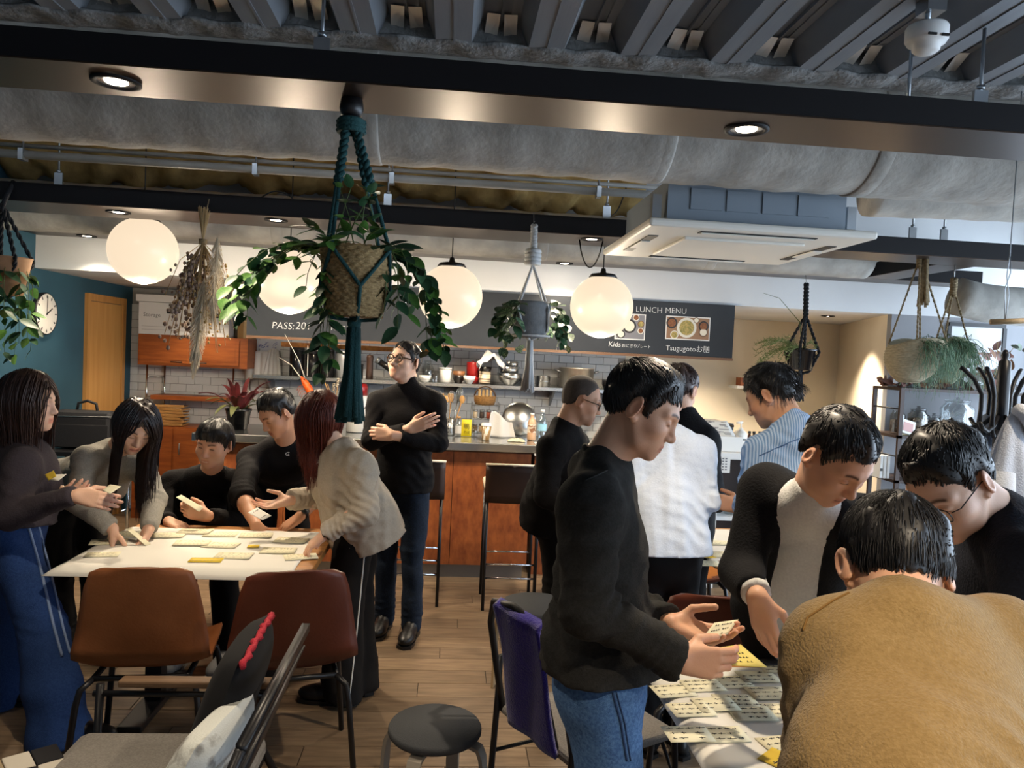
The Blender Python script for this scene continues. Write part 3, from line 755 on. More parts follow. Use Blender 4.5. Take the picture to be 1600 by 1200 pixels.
def make_hair(style='short', vol=.012, n=700, seed=0, h=.006, length=.04, lift=.25, flow=(0, .5, -.4), wid=.0017, down=None, fall=0., part=0., rough=.006, front_bulk=.0, wide=1., clip=.010, face=.057, taper=.05):
    """down: gravity direction in head coordinates; fall: length of long hair below the ears"""
    r = np.random.RandomState(seed)
    f = Field((-.16, -.17, -.18), (.16, .17, .17), h)
    f.ell((0, -.014, .032), (.074*wide+vol, .094+vol, .084+vol), k=.01)
    f.ell((0, -.035, -.01), (.066*wide+vol*.8, .062+vol*.8, .075), k=.02)
    if front_bulk: f.ell((0, .045, .075), (.06, .045, .03+front_bulk), k=.03)
    X, Y, Z = f.xyz((slice(None),)*3)
    zl = hair_line(Y+.0*X, style)
    f.D += (np.clip(zl+taper-Z, 0, taper)*(vol*.8/taper)).astype(np.float32)*(Y < .12)
    f.D = np.maximum(f.D, ((zl-Z)*.75+.003*np.sin(X*260+Y*90)).astype(np.float32))
    f.noise(rough, 14, seed, (1, 1, .6))
    V, Q = f.mesh(); V = smooth_mesh(V, Q, 1, .5)
    # strands start all over the cap and run along its surface
    if n:
        cand = np.nonzero(V[:, 2] > hair_line(V[:, 1], style)+.004)[0]; pick = cand[r.randint(0, len(cand), n)]
        S = 7 if fall == 0 else 12
        c0 = np.array((0, -.014, .02)); p = V[pick]+(r.rand(n, 3)-.5)*.004
        path = np.zeros((n, S, 3)); whorl = np.array((.01, -.055, .115)); fl = np.array(flow, float)
        L = length*(.6+.8*r.rand(n))
        if fall: L = np.full(n, .14)*(.7+.5*r.rand(n))+fall*(.75+.35*r.rand(n))
        dn = np.array(down if down is not None else (0, 0, -1.)); dn = dn/np.linalg.norm(dn)
        cur = p.copy()
        for s_ in range(S):
            path[:, s_] = cur
            q = (cur-c0)/np.array((.082, .102, .095)); nn = q/(np.linalg.norm(q, axis=1, keepdims=True)+1e-9)
            nor = nn/np.array((.082, .102, .095)); nor /= np.linalg.norm(nor, axis=1, keepdims=True)
            if fall: d = dn[None]*1.0+np.stack([np.sign(cur[:, 0]-part)*.5*(cur[:, 2] > .03), 0*cur[:, 0], 0*cur[:, 0]], 1)
            else: d = (cur-whorl)*9+fl[None]
            d = d+r.normal(size=(n, 3))*(.16 if fall == 0 else .05)
            d -= nor*np.sum(d*nor, 1, keepdims=True)*(1. if fall == 0 else np.clip(1.6-np.linalg.norm(q, axis=1)*.75, 0, 1)[:, None])
            d /= np.linalg.norm(d, axis=1, keepdims=True)+1e-9
            d = d+nor*(lift if not fall else 0)*(.3+r.rand(n, 1))
            cur = cur+d*(L/(S-1))[:, None]
            if fall == 0:      # short hair hugs the skull, thinner towards the hairline
                ce = np.array((0, -.014, .032)); g_ = np.clip((cur[:, 2]-hair_line(cur[:, 1], style))/(taper*1.3), .12, 1)[:, None]
                rad = np.array((.074*wide, .094, .084))[None]+(vol*g_+.0015); m = np.linalg.norm((cur-ce)/rad, axis=1, keepdims=True)
                tgt = ce+(cur-ce)/np.maximum(m, 1e-6)*(1+lift*.02*s_*r.rand(n, 1)); hi_ = np.clip((cur[:, 2:3]+.015)/.03, 0, 1); cur = cur+(tgt-cur)*hi_*.85
            else:      # keep outside the head
                q = (cur-c0)/np.array((.080, .100, .095)); m = np.linalg.norm(q, axis=1); ins = m < 1
                cur[ins] = c0+((cur-c0)/m[:, None])[ins]
                wf = face*np.clip((.075-cur[:, 2])/.06, 0, 1); m = (cur[:, 1] > .012) & (np.abs(cur[:, 0]-part) < wf) & (cur[:, 2] > -.22)
                sg = np.where(cur[:, 0] >= part, 1., -1.); cur[m, 0] = (part+sg*wf)[m]
        if fall == 0:
            low = path[:, :, 2] < hair_line(path[:, :, 1], style)-(clip*(.1+1.7*r.rand(n)))[:, None]-.006*np.sin(path[:, :, 0]*140+seed)
            first = np.where(low.any(1), low.argmax(1), S)
            for s_ in range(1, S):
                m = s_ >= first; path[m, s_] = path[m, s_-1]+(path[m, s_]-path[m, s_-1])*.06
        tp = np.linspace(1, 0.12, S)[None]*np.ones((n, 1)); R0 = wid*(.7+.7*r.rand(n, 1))*tp**.6
        SV, SQ = strands_mesh(path, R0)
        Q = np.concatenate([Q, SQ+len(V)]); V = np.concatenate([V, SV])
    return V, Q

# ---------------------------------------------------------------- clothes
def add_torso(f, J, g, waist=1., chest=1., k=.05, hip=1., flatk=1.38):
    lat = (J['shr']-J['shl']).normalized(); mid = (J['shr']+J['shl'])/2; up = (J['neck']-J['hip']).normalized()
    fw = up.cross(lat); fw = -fw if fw.dot(J['fw']) < 0 else fw
    C_ = mid.lerp(J['hip'], .30)+fw*.012; W_ = mid.lerp(J['hip'], .66); Hh = J['hip']
    cw = (J['shr']-J['shl']).length/.36
    f.cap(C_, W_, (.148*chest*cw+g), (.136*waist+g), k=k, flat=fw, fs=flatk); f.cap(W_, Hh, .136*waist+g, .150*hip+g, k=k, flat=fw, fs=1.3)
    sl, sr = J['shl'].lerp(J['shr'], .06), J['shr'].lerp(J['shl'], .06)
    f.cap(sl-up*.03, sr-up*.03, .045+g, .045+g, k=k)
    for q in (sl, sr): f.cap(J['neck']-up*.022, q-up*.012, .048+g*.6, .040+g*.8, k=.035); f.cap(q-up*.02, C_.lerp(q, .35)-up*.05, .045+g, .085+g, k=.05, flat=fw, fs=1.3)
    f.cap(J['neck']-up*.065-lat*.05, J['neck']-up*.065+lat*.05, .055+g*.6, None, k=.07, flat=fw, fs=1.2)
    for q in (J['hpl'], J['hpr']): f.ell(q-fw*.03, (.076+g, .076+g, .09+g), k=.05)
    return up, lat, fw

def bounds(ps, m):
    a = np.array([npv(p) for p in ps]); return a.min(0)-m, a.max(0)+m

def person(name, label, group='people at the workshop', **S):
    """S: joints as Vectors (head, neck, shl, shr, ell, elr, wrl, wrr, hip, hpl, hpr, knl, knr, anl, anr), look, headup, fw, and style entries"""
    g = S.get
    J = {k: Vector(S[k]) for k in ('head', 'neck', 'shl', 'shr', 'ell', 'elr', 'wrl', 'wrr', 'hip', 'fw')}
    lat = (J['shr']-J['shl']); lat.z = 0; hl = Vector(g('hiplat', lat)).normalized()
    J['hpl'] = J['hip']-hl*.078; J['hpr'] = J['hip']+hl*.078
    for s_ in 'lr':
        J['an'+s_] = Vector(S['an'+s_]); hp = J['hp'+s_]
        J['kn'+s_] = Vector(S['kn'+s_]) if g('kn'+s_) is not None else hp.lerp(J['an'+s_], .5)+J['fw']*.03
    lens = {a+b+s_: round((J[a+s_]-J[b+s_]).length, 2) for a, b in (('sh', 'el'), ('el', 'wr'), ('hp', 'kn'), ('kn', 'an')) for s_ in 'lr'}
    if DEBUG: print(name, label[:30], lens, 'torso', round((J['neck']-J['hip']).length, 2), 'neck', round((J['neck']-J['head']).length, 2), 'shw', round((J['shr']-J['shl']).length, 2), 'headz', round(J['head'].z, 2), 'hipz', round(J['hip'].z, 2))
    fem = g('female', False); hres = g('res', .0035); skin = S['skin']
    base = Vector(((J['anl'].x+J['anr'].x)/2, (J['anl'].y+J['anr'].y)/2, 0))
    t = thing(name, label, 'person', base, group)
    # ---- body: head with neck, trunk and limbs in one mesh
    HR = rotmat(S['look'], g('headup', (0, 0, 1))); hs = g('hscale', 1.)
    nl = (HR.transposed() @ (J['neck']-J['head']))/hs
    V, Q = head_surface(nl, h=hres, wide=g('wide', 1.), jaw=g('jaw', 1.), smile=g('smile', 0.), nose=g('nose', 1.), female=fem)
    C = paint_head(V, g('eyes', 'down'), g('brow', 1.), 1., fem, g('stubble', 0.))
    Rn = np.array(HR); Vs = [(V*hs)@Rn.T+npv(J['head'])]; Qs = [Q]; Cs = [C]; off = len(V)
    def join(V, Q, C=None):
        nonlocal off
        Vs.append(V); Qs.append(Q+off); Cs.append(np.ones((len(V), 4)) if C is None else C); off += len(V)
    hsc = g('handsc', .93 if fem else 1.)
    for s_ in 'lr':
        hd = g('hand'+s_)
        if hd is None: continue
        W = J['wr'+s_]; E = J['el'+s_]; hdv = Vector(hd['d']).normalized()
        lo, hi = bounds([E, W, W+hdv*.2, W+Vector(hd['palm']).normalized()*.1], .075)
        f = Field(lo, hi, g('hres', .0036))
        f.cap(E, E.lerp(W, .35), .033, .040*g('armw', 1.), k=.02); f.cap(E.lerp(W, .3), W, .040*g('armw', 1.), .0265*hsc, k=.02)
        T = grow_hand(f, W, hdv, hd['palm'], s_ == 'r', hd.get('curl', .5), hd.get('spread', .35), hd.get('thumb', (.4, .4)), hsc)
        S['_tips'+s_] = T
        V, Q = f.mesh(); V = smooth_mesh(V, Q, 1, .35)
        Ch = np.ones((len(V), 4)); Vd = V-npv(W); along = Vd@npv(hdv)
        Ch[:, :3] *= (1-.16*np.clip((along-.10)/.05, 0, 1)[:, None]*np.array((0, .7, .8)))
        join(V, Q, Ch)
    allp = [J[k] for k in J if k not in ('fw', 'head')]
    lo, hi = bounds(allp, .22); f = Field(lo, hi, .02)
    add_torso(f, J, -.026)
    for s_ in 'lr':
        f.cap(J['sh'+s_]-Vector((0, 0, .02)), J['el'+s_], .034, .03, k=.03); f.cap(J['el'+s_], J['el'+s_].lerp(J['wr'+s_], .6), .03, .026, k=.02)
        f.cap(J['hp'+s_], J['kn'+s_], .075, .05, k=.03); f.cap(J['kn'+s_], J['an'+s_], .048, .035, k=.02)
    f.cap(J['neck'], J['neck'].lerp(J['head'], .4), .045, .04, k=.03)
    V, Q = f.mesh(); join(V, Q)
    body = obj('body', np_mesh('body', np.concatenate(Vs), [np.concatenate(Qs)], True, np.concatenate(Cs)), skin, t)
    # ---- hair
    if g('hair') is not None:
        hk = dict(g('hair')); hm = hk.pop('mat'); extra = hk.pop('extra', None)
        hk.setdefault('wide', g('wide', 1.))
        if hk.get('fall'): hk['down'] = tuple(HR.transposed() @ Vector(hk.pop('gravity', (0, 0, -1))))
        V, Q = make_hair(**hk)
        V = (V*hs)@Rn.T+npv(J['head'])
        if extra is not None:
            V2, Q2 = extra(J, HR); Q = np.concatenate([Q, Q2+len(V)]); V = np.concatenate([V, V2])
        obj('hair', np_mesh('hair', V, [Q]), hm, t)
    # ---- top
    tp = g('top')
    gt = tp.get('grow', .012); h = tp.get('h', .0105)
    lo, hi = bounds([J[k] for k in ('neck', 'shl', 'shr', 'ell', 'elr', 'wrl', 'wrr', 'hip')], .24); f = Field(lo, hi, h)
    up, lat, fw = add_torso(f, J, gt, tp.get('waist', 1.), tp.get('chest', 1.), hip=tp.get('hip', 1.), flatk=tp.get('flat', 1.38))
    if fem and tp.get('bust', 1): 
        mid = (J['shr']+J['shl'])/2
        for s2 in (-1, 1): f.ell(mid.lerp(J['hip'], .36)+fw*.085+lat*.07*s2, (.062, .062, .062), k=.05)
    drop = tp.get('drop', .06); f.cap(J['hip'], J['hip']-up*drop, .154*tp.get('hip', 1.)+gt, .160*tp.get('hip', 1.)+gt, k=.04, flat=fw, fs=1.14)
    slv = tp.get('sleeve', .96); sw = tp.get('sleevew', 1.)
    for s_ in 'lr':
        sh, el, wr = J['sh'+s_], J['el'+s_], J['wr'+s_]; se = slv[0 if s_ == 'l' else 1] if isinstance(slv, tuple) else slv
        f.cap(sh-up*.012, el, .051*sw+gt*.5, .047*sw+gt*.5, k=.035); e2 = el.lerp(wr, se)
        f.cap(el, e2, .047*sw+gt*.5, (.047+(.032-.047)*se)*sw+gt*.5, k=.02, cut=True)
        if tp.get('cuff', True): dd_ = (e2-el).normalized(); f.cap(e2-dd_*.03, e2-dd_*.004, (.047+(.033-.047)*se)*sw+gt*.45, None, k=.004, cut=True)
    nk = tp.get('neck', 'crew'); nd = (J['head']-J['neck']).normalized()
    if nk == 'turtle': f.cap(J['neck']-nd*.02, J['neck']+nd*tp.get('nlen', .055), .066, .060, k=.02, cut=True)
    elif nk == 'mock': f.cap(J['neck']-nd*.02, J['neck']+nd*.035, .066, .062, k=.02, cut=True)
    else:
        f.cap(J['neck']-nd*.03, J['neck']+nd*.004, .071, .064, k=.02, cut=True)
        a_ = nd.orthogonal().normalized(); b_ = nd.cross(a_)
        MB().tube([J['neck']+nd*.004+(a_*math.cos(x_)+b_*math.sin(x_))*.0615 for x_ in [6.2832*q/28 for q in range(29)]], .0075, 8, False).build('collar', tp.get('cmat', tp['mat']), t)
    f.noise(tp.get('wr', .006), tp.get('wf', 5.), tp.get('seed', 1), tp.get('wsq', (1, 1, 1)))
    f.noise(tp.get('wr', .006)*.22, tp.get('wf', 5.)*2.4, tp.get('seed', 1)+50, (1, 1, 1.6))
    f.plane(J['hip']-up*drop, -up)
    fo = tp.get('fold', .006); sd_ = tp.get('seed', 1)
    for i_, s_ in enumerate('lr'):
        sh, el, wr = J['sh'+s_], J['el'+s_], J['wr'+s_]; inner = ((sh-el).normalized()+(wr-el).normalized()); inner = inner.normalized() if inner.length > .05 else fw
        f.ripple(el+inner*.03, (wr-el).normalized()-(sh-el).normalized(), fo, .034, .075, sd_+i_); f.ripple(el.lerp(wr, .72), wr-el, fo*.7, .024, .06, sd_+2+i_)
        f.ripple(sh.lerp(el, .35)-up*.03, (el-sh).normalized()+(lat if s_ == 'l' else -lat)*.8, fo*.7, .05, .09, sd_+4+i_)
    mid_ = (J['shl']+J['shr'])/2
    for k_ in range(4): f.ripple(mid_.lerp(J['hip'], .55+.13*k_)+lat*(.09*(-1)**k_)+fw*(.08 if k_ % 2 else -.08), up+lat*(.6*(-1)**k_), fo*.75, .055, .12, sd_+7+k_)
    f.plane(J['hip']-up*drop, -up)
    if tp.get('carve'): tp['carve'](f, J, up, lat, fw)
    V, Q = f.mesh(); V = smooth_mesh(V, Q, 1, .4)
    obj('top', np_mesh('top', V, [Q]), tp['mat'], t)
    if g('jacket'):
        jk = g('jacket'); f = Field(lo, hi, .010); gj = jk.get('grow', .026)
        add_torso(f, J, gj, flatk=1.32); f.cap(J['hip'], J['hip']-up*.10, .150+gj, .155+gj, k=.04, flat=fw, fs=1.3)
        for s_ in 'lr':
            f.cap(J['sh'+s_]-up*.012, J['el'+s_], .056+.01, .05+.01, k=.035); e2 = J['el'+s_].lerp(J['wr'+s_], .86)
            f.cap(J['el'+s_], e2, .052+.008, .04+.008, k=.02, cut=True)
        f.noise(.006, 4, 5); f.plane(J['hip']-up*.10, -up)
        o_ = jk.get('open', .055); sh_ = lat*jk.get('shift', 0.)
        f.cap(J['neck']+up*.05+fw*.03, J['neck']-up*.03+fw*.03, .075, .07, k=.01, op='c')
        f.cap(J['neck']+fw*.12, J['hip']+fw*.17-up*.14+sh_, o_, o_*1.15, k=.012, op='c', flat=fw, fs=.3)
        V, Q = f.mesh(); V = smooth_mesh(V, Q, 1, .4); obj('jacket', np_mesh('jacket', V, [Q]), jk['mat'], t)
    # ---- trousers
    tr = g('legs'); h = tr.get('h', .014)
    lo, hi = bounds([J[k] for k in ('hip', 'knl', 'knr', 'anl', 'anr')], .24); f = Field(lo, hi, h)
    f.cap(J['hip']+up*.07, J['hip']-up*.03, .140, .152, k=.05, flat=fw, fs=1.3)
    a, b_, c_ = tr.get('w', (.092, .070, .062))
    for s_ in 'lr':
        f.cap(J['hp'+s_], J['kn'+s_], a, b_, k=.035)
        an = J['an'+s_]+Vector((0, 0, tr.get('hem', -.045))); f.cap(J['kn'+s_], an, b_, c_, k=.02, cut=True)
        f.ell(J['hp'+s_]-fw*.03, (.076, .076, .09), k=.05)
    for s_ in 'lr':
        f.ripple(J['kn'+s_], (0, 0, 1), .006, .05, .10, 3); f.ripple(J['an'+s_]+Vector((0, 0, .06)), (0, 0, 1), .007, .038, .09, 5); f.ripple(J['hp'+s_]+fw*.06, up+lat*.5, .005, .05, .1, 8)
    f.plane(J['hip']+(Vector((0, 0, 1)) if tr.get('seat') else up)*tr.get('rise', .10), Vector((0, 0, 1)) if tr.get('seat') else up)
    f.noise(tr.get('wr', .007), tr.get('wf', 5.), tr.get('seed', 3), (1, 1, .8))
    V, Q = f.mesh(); V = smooth_mesh(V, Q, 1, .4)
    obj('trousers', np_mesh('trousers', V, [Q]), tr['mat'], t)
    # ---- shoes
    if g('shoe'):
        for s_ in 'lr':
            an = J['an'+s_]; fd = Vector(g('foot'+s_, J['fw'])); fd.z = 0; fd.normalize(); R = rotmat(fd)
            L = lambda x, y, z: Vector((an.x, an.y, 0))+R @ Vector((x, y, z))
            f = Field(*bounds([L(0, -.09, 0), L(0, .21, .12), L(0, 0, .14)], .075), .012)
            f.ell(L(0, .13, .038), (.047, .082, .036), k=.03, R=R); f.ell(L(0, -.005, .045), (.038, .068, .045), k=.04, R=R)
            f.cap(L(0, 0, .05), L(0, -.012, .115), .043, .044, k=.03, cut=True); f.cap(L(0, .03, .075), L(0, .12, .045), .032, .03, k=.03)
            f.plane((0, 0, .008), (0, 0, -1))
            V, Q = f.mesh(); V[:, 2] = np.maximum(V[:, 2], .006)
            so = obj('shoe', np_mesh('shoe', V, [Q]), g('shoe'), t)
            sp_ = [(.045, .13), (.04, .19), (0, .213), (-.04, .19), (-.046, .13), (-.036, .03), (-.038, -.05), (0, -.078), (.038, -.05), (.036, .03)]
            M4 = Matrix.Translation(Vector((an.x, an.y, 0))) @ R.to_4x4()
            MB().prism([(x*1.03, y*1.01) for x, y in sp_], 0.0005, .018, M4).build('sole', g('solemat', g('shoe')), so)
    S['_J'] = J; S['_HR'] = HR; S['_t'] = t; S['_hs'] = hs
    return S

def glasses(S, m, round_=True, rr=.0035, w=.0235, hgt=.020, top_only=False):
    J, HR, t = S['_J'], S['_HR'], S['_t']; L = lambda x, y, z: J['head']+HR @ Vector((x, y, z))*S['_hs']
    b = MB()
    for s_ in (-1, 1):
        pts = []
        for k in range(25):
            a = 2*math.pi*k/24; ca, sa = math.cos(a), math.sin(a)
            if not round_: ca = math.copysign(abs(ca)**.6, ca); sa = math.copysign(abs(sa)**.6, sa)
            pts.append(L(s_*(.031+w*ca), .098-.006*abs(ca)*(s_*ca > 0), -.002+hgt*sa))
        b.tube(pts, rr*.7, 6, False)
        b.tube([L(s_*(.031+w), .093, .004), L(s_*.071, .08, .006), L(s_*.080, .0, .006), L(s_*.080, -.02, -.012)], rr*.7, 6)
    b.tube([L(-.031+w-.001, .099, .003), L(0, .103, .005), L(.031-w+.001, .099, .003)], rr*.6, 6)
    o = b.build('glasses', m, t)
    ln = MB()
    for s_ in (-1, 1):
        ln.add([L(s_*.031, .0975, -.002)]+[L(s_*.031+w*.97*math.cos(2*math.pi*k/20), .097-.005*abs(math.cos(2*math.pi*k/20))*(s_*math.cos(2*math.pi*k/20) > 0), -.002+hgt*.97*math.sin(2*math.pi*k/20)) for k in range(20)],
               [(0, 1+k, 1+(k+1) % 20) for k in range(20)])
    ln.build('lenses', M_lens, o)

def camdir(r, u, f):            # right / up / away from the viewer
    fh = Vector((FW.x, FW.y, 0)).normalized(); rh = Vector((fh.y, -fh.x, 0)); return rh*r+Vector((0, 0, u))+fh*f

from mathutils.bvhtree import BVHTree
def snap_line(o, pts, r, m, name, parent, n=10, lift=.6, sides=5):
    """a seam, stripe or cord laid on the surface of mesh o"""
    me = o.data; bv = BVHTree.FromPolygons([v.co for v in me.vertices], [tuple(p.vertices) for p in me.polygons])
    P_ = [Vector(p) for p in pts]; out = []
    for a, b in zip(P_, P_[1:]):
        out += [a.lerp(b, q/n) for q in range(n)]
    out.append(P_[-1]); path = []
    for q in out:
        loc, nor, _, _ = bv.find_nearest(q); path.append(loc+nor*r*lift)
    return MB().tube(path, r, sides).build(name, m, parent)
DEBUG = False
M_lens = clear_mat('spectacle_lens', refl=.06)
def skin_mat(name, c): return mat(name, c, .48, vcol='Col', bump=.06, bscale=260, sss=.12, spec=.4)
SK1 = skin_mat('skin_fair', '#e2b69b'); SK2 = skin_mat('skin_light', '#d8a789'); SK3 = skin_mat('skin_tan', '#cb9878')
def hair_mat(name, c, c2, rough=.46): return mat(name, c, rough, col2=c2, scale=140, stretch=(3, 3, .6), spec=.6)
H_black = hair_mat('black_hair', '#0e0c0c', '#1b1716'); H_brown = hair_mat('dark_brown_hair', '#2b1a15', '#44291f'); H_red = hair_mat('auburn_hair', '#4a1c10', '#7a3320', .42)
H_buzz = hair_mat('cropped_hair', '#3a332e', '#4d443d', .8); H_long = hair_mat('long_dark_hair', '#1c1210', '#33211b', .36)
def cloth(name, c, c2=None, bump=.25, bscale=160, rough=.9, sheen=.0, **k): return mat(name, c, rough, col2=c2, scale=140, bump=bump, bscale=bscale, sheen=sheen, spec=.25, **k)
C_black = cloth('black_knit', '#151314'); C_black2 = cloth('faded_black_jersey', '#2e2d2b', '#262523', bscale=300); C_blackj = cloth('black_jacket_wool', '#121214', '#17171a')
C_navy = cloth('navy_rib_knit', '#14161f', '#191c26', bump=.4); C_grey = cloth('light_grey_sweat', '#9c988f', '#8f8b83', bscale=300); C_char = cloth('charcoal_purple_knit', '#393338', '#332d32')
C_beige = cloth('greige_satin_blouse', '#b5a998', '#aca08f', bump=.06, bscale=60, rough=.55); C_white = cloth('white_cotton', '#d3dcea', '#cbd5e5', bump=.15)
C_turtle = cloth('white_turtleneck_knit', '#d9d8d4', '#cfcecb'); C_must = cloth('mustard_wool', '#94794d', '#876d43', bump=.5, bscale=240, sheen=.15)
D_jean = cloth('blue_denim', '#3f5f8c', '#577ba8', bump=.3, bscale=500, ); D_dark = cloth('indigo_denim', '#1c2531', '#243043', bump=.3, bscale=500); D_wide = cloth('deep_blue_denim', '#223a68', '#2b4576', bump=.3, bscale=400)
D_black = cloth('black_trouser_cloth', '#141212', bump=.1); S_black = mat('black_leather', '#141212', .4, bump=.1, bscale=80); S_grey = mat('grey_trainer', '#8f8d8b', .7); S_sole = mat('dark_rubber_sole', '#1a1a1a', .8)
def striped_shirt():
    m = mat('blue_striped_cotton', '#7f9fc6', .85, bump=.12, bscale=200); nt = m.node_tree; N = nt.nodes; L = nt.links
    tc = N.new('ShaderNodeTexCoord'); wv = N.new('ShaderNodeTexWave'); wv.inputs['Scale'].default_value = 38; wv.bands_direction = 'X'; wv.inputs['Distortion'].default_value = .6
    mx = N.new('ShaderNodeMix'); mx.data_type = 'RGBA'; mx.inputs['A'].default_value = lin('#5f84b4')+(1,); mx.inputs['B'].default_value = lin('#a9c0dc')+(1,)
    L.new(tc.outputs['Object'], wv.inputs['Vector']); L.new(wv.outputs['Fac'], mx.inputs['Factor']); L.new(mx.outputs['Result'], N['Principled BSDF'].inputs['Base Color']); return m
C_stripe = striped_shirt()
M_tort = mat('tortoiseshell', '#2a1a10', .25, col2='#5a3a1c', scale=60); M_gl = mat('thin_black_frame', '#151515', .3)
# ================================================================ the people
A = at
def ctr(a, b, t=.5): return Vector(a).lerp(Vector(b), t)
def hipz(px, d, z):                  # the point of height z seen in that column of the picture at distance d
    x = (px-800)/F_PX; t = (FW.z+RT.z*x-(z-EYE)/d)/UP.z; return A(px, 600+t*F_PX, d)
def floorpt(px, d, z=.08): return hipz(px, d, z)

# --- woman at the far left edge
p1 = person('person', 'woman in dark sweater and wide blue jeans standing at the left edge', skin=SK1, female=True, res=.0055, hres=.0055,
    head=A(46, 627, 3.12), look=camdir(1, -.08, .12), neck=A(30, 692, 3.16), shr=A(34, 722, 2.98), shl=A(44, 716, 3.32), elr=A(16, 806, 2.93), wrr=A(121, 774, 2.9),
    ell=A(58, 800, 3.36), wrl=A(92, 768, 3.2), hip=hipz(22, 3.14, .87), fw=camdir(1, 0, .1), anr=floorpt(98, 3.05), anl=floorpt(-10, 3.35), hiplat=camdir(.15, 0, -1),
    handr=dict(d=camdir(1, -.15, -.05), palm=camdir(0, -.3, 1), curl=.55, thumb=(.3, .5)), handl=dict(d=camdir(.8, .1, -.5), palm=camdir(0, .6, .6), curl=.6),
    hair=dict(style='long', mat=H_brown, vol=.016, n=950, fall=.26, wid=.0024, seed=3), top=dict(mat=C_char, neck='crew', grow=.016, seed=4, drop=.02),
    legs=dict(mat=D_wide, w=(.092, .09, .118), hem=-.078, seed=5), shoe=S_black)
# --- woman in light grey leaning over the left table
p2 = person('person', 'woman with long dark hair in light grey top bending over the left table', skin=SK1, female=True, res=.0046, hres=.0046,
    head=A(212, 664, 3.5), look=camdir(.5, -.62, -.62), headup=camdir(.25, 1, -.1), neck=A(180, 706, 3.58), shr=A(136, 716, 3.46), shl=A(222, 722, 3.66), elr=A(122, 784, 3.38), wrr=A(176, 826, 3.34),
    ell=A(243, 782, 3.6), wrl=A(232, 828, 3.42), hip=hipz(112, 3.92, .86), fw=camdir(.5, 0, -.85), anr=floorpt(100, 3.85), anl=floorpt(150, 4.0),
    handr=dict(d=camdir(.1, -1, -.2), palm=camdir(.8, -.1, .5), curl=.55, thumb=(.2, .6)), handl=dict(d=camdir(-.35, -1, -.25), palm=camdir(-.6, .2, -.7), curl=.6, thumb=(.3, .5)),
    hair=dict(style='long', mat=H_long, vol=.010, n=1150, fall=.25, wid=.0024, seed=5, part=.01), top=dict(mat=C_grey, grow=.014, seed=7, drop=.08), legs=dict(mat=D_black), shoe=S_black)
# --- seated man
p3 = person('person', 'smiling man in black sweater seated behind the left table reading a slip', skin=SK2, res=.0046, hres=.0046, eyes='smile', smile=1., wide=1.06,
    head=A(334, 692, 4.0), look=camdir(-.10, -.30, -1), headup=camdir(.12, 1, 0), neck=A(330, 738, 4.08), shr=A(270, 752, 4.14), shl=A(366, 752, 4.2), elr=A(252, 815, 4.0), wrr=A(264, 815, 3.74),
    ell=A(376, 818, 4.0), wrl=A(324, 806, 3.74), hip=hipz(318, 4.32, .53), fw=camdir(0, 0, -1), knr=hipz(285, 3.88, .5), knl=hipz(350, 3.88, .5), anr=floorpt(285, 3.85), anl=floorpt(355, 3.85),
    handr=dict(d=camdir(.9, -.1, -.5), palm=camdir(.1, -1, 0), curl=.6), handl=dict(d=camdir(-1, .25, -.2), palm=camdir(0, .1, 1), curl=.75, thumb=(.2, .5)),
    hair=dict(style='fringe', mat=H_black, vol=.015, n=700, length=.045, seed=8), top=dict(mat=C_black, grow=.02, seed=9, drop=.02), legs=dict(mat=D_black, seat=1), shoe=S_grey)
# --- man with small emblem on his sweater
p4 = person('person', 'man in black sweatshirt with small white chest logo leaning on the left table', skin=SK3, res=.0046, hres=.0046,
    head=A(432, 645, 4.08), look=camdir(-.55, -.62, -.62), headup=camdir(-.1, 1, -.1), neck=A(446, 690, 4.2), shr=A(390, 716, 4.18), shl=A(496, 712, 4.25), elr=A(378, 774, 3.92), wrr=A(400, 820, 3.72),
    ell=A(498, 772, 4.0), wrl=A(470, 806, 3.76), hip=hipz(440, 4.62, .89), fw=camdir(-.15, 0, -1), anr=floorpt(410, 4.55), anl=floorpt(480, 4.6),
    handr=dict(d=camdir(.45, -1, -.4), palm=camdir(.3, -.2, 1), curl=.9, thumb=(.2, .6)), handl=dict(d=camdir(-.9, -.7, -.3), palm=camdir(-.2, -1, .2), curl=.35, thumb=(.4, .3)),
    hair=dict(style='short', mat=H_black, vol=.014, n=700, length=.03, clip=.005, seed=12), top=dict(mat=C_black, grow=.02, seed=11, drop=.08, sleeve=.2, sleevew=1.1), legs=dict(mat=D_black), shoe=S_black)
# --- woman with auburn hair
p5 = person('person', 'woman with auburn hair in greige blouse and black side-striped trousers reaching over the left table', skin=SK1, female=True, res=.0046, hres=.0046,
    head=A(499, 656, 3.48), look=camdir(-.8, -.35, .5), neck=A(527, 702, 3.46), shl=A(562, 726, 3.36), shr=A(505, 716, 3.66), ell=A(570, 800, 3.3), wrl=A(508, 834, 3.28), elr=A(498, 776, 3.74), wrr=A(452, 782, 3.58),
    hip=hipz(562, 3.56, .86), fw=camdir(-.85, 0, .4), anl=floorpt(535, 3.5), anr=floorpt(562, 3.62), hiplat=camdir(-.1, 0, 1), footl=camdir(-1, 0, .1), footr=camdir(-1, 0, .3),
    handl=dict(d=camdir(-.8, -.7, 0), palm=camdir(-.3, -1, .2), curl=.5), handr=dict(d=camdir(-1, -.3, -.1), palm=camdir(-.1, .9, -.4), curl=.35, thumb=(.4, .5)),
    hair=dict(style='long', mat=H_red, vol=.018, n=1200, fall=.11, wid=.0024, seed=14), top=dict(mat=C_beige, grow=.024, seed=13, drop=.12, wr=.008, wf=8., wsq=(1, 1, .4), hip=1.1, waist=1.1, neck='crew', h=.007, fold=.010),
    legs=dict(mat=D_black, w=(.092, .085, .095), hem=-.06, seed=15), shoe=S_black)
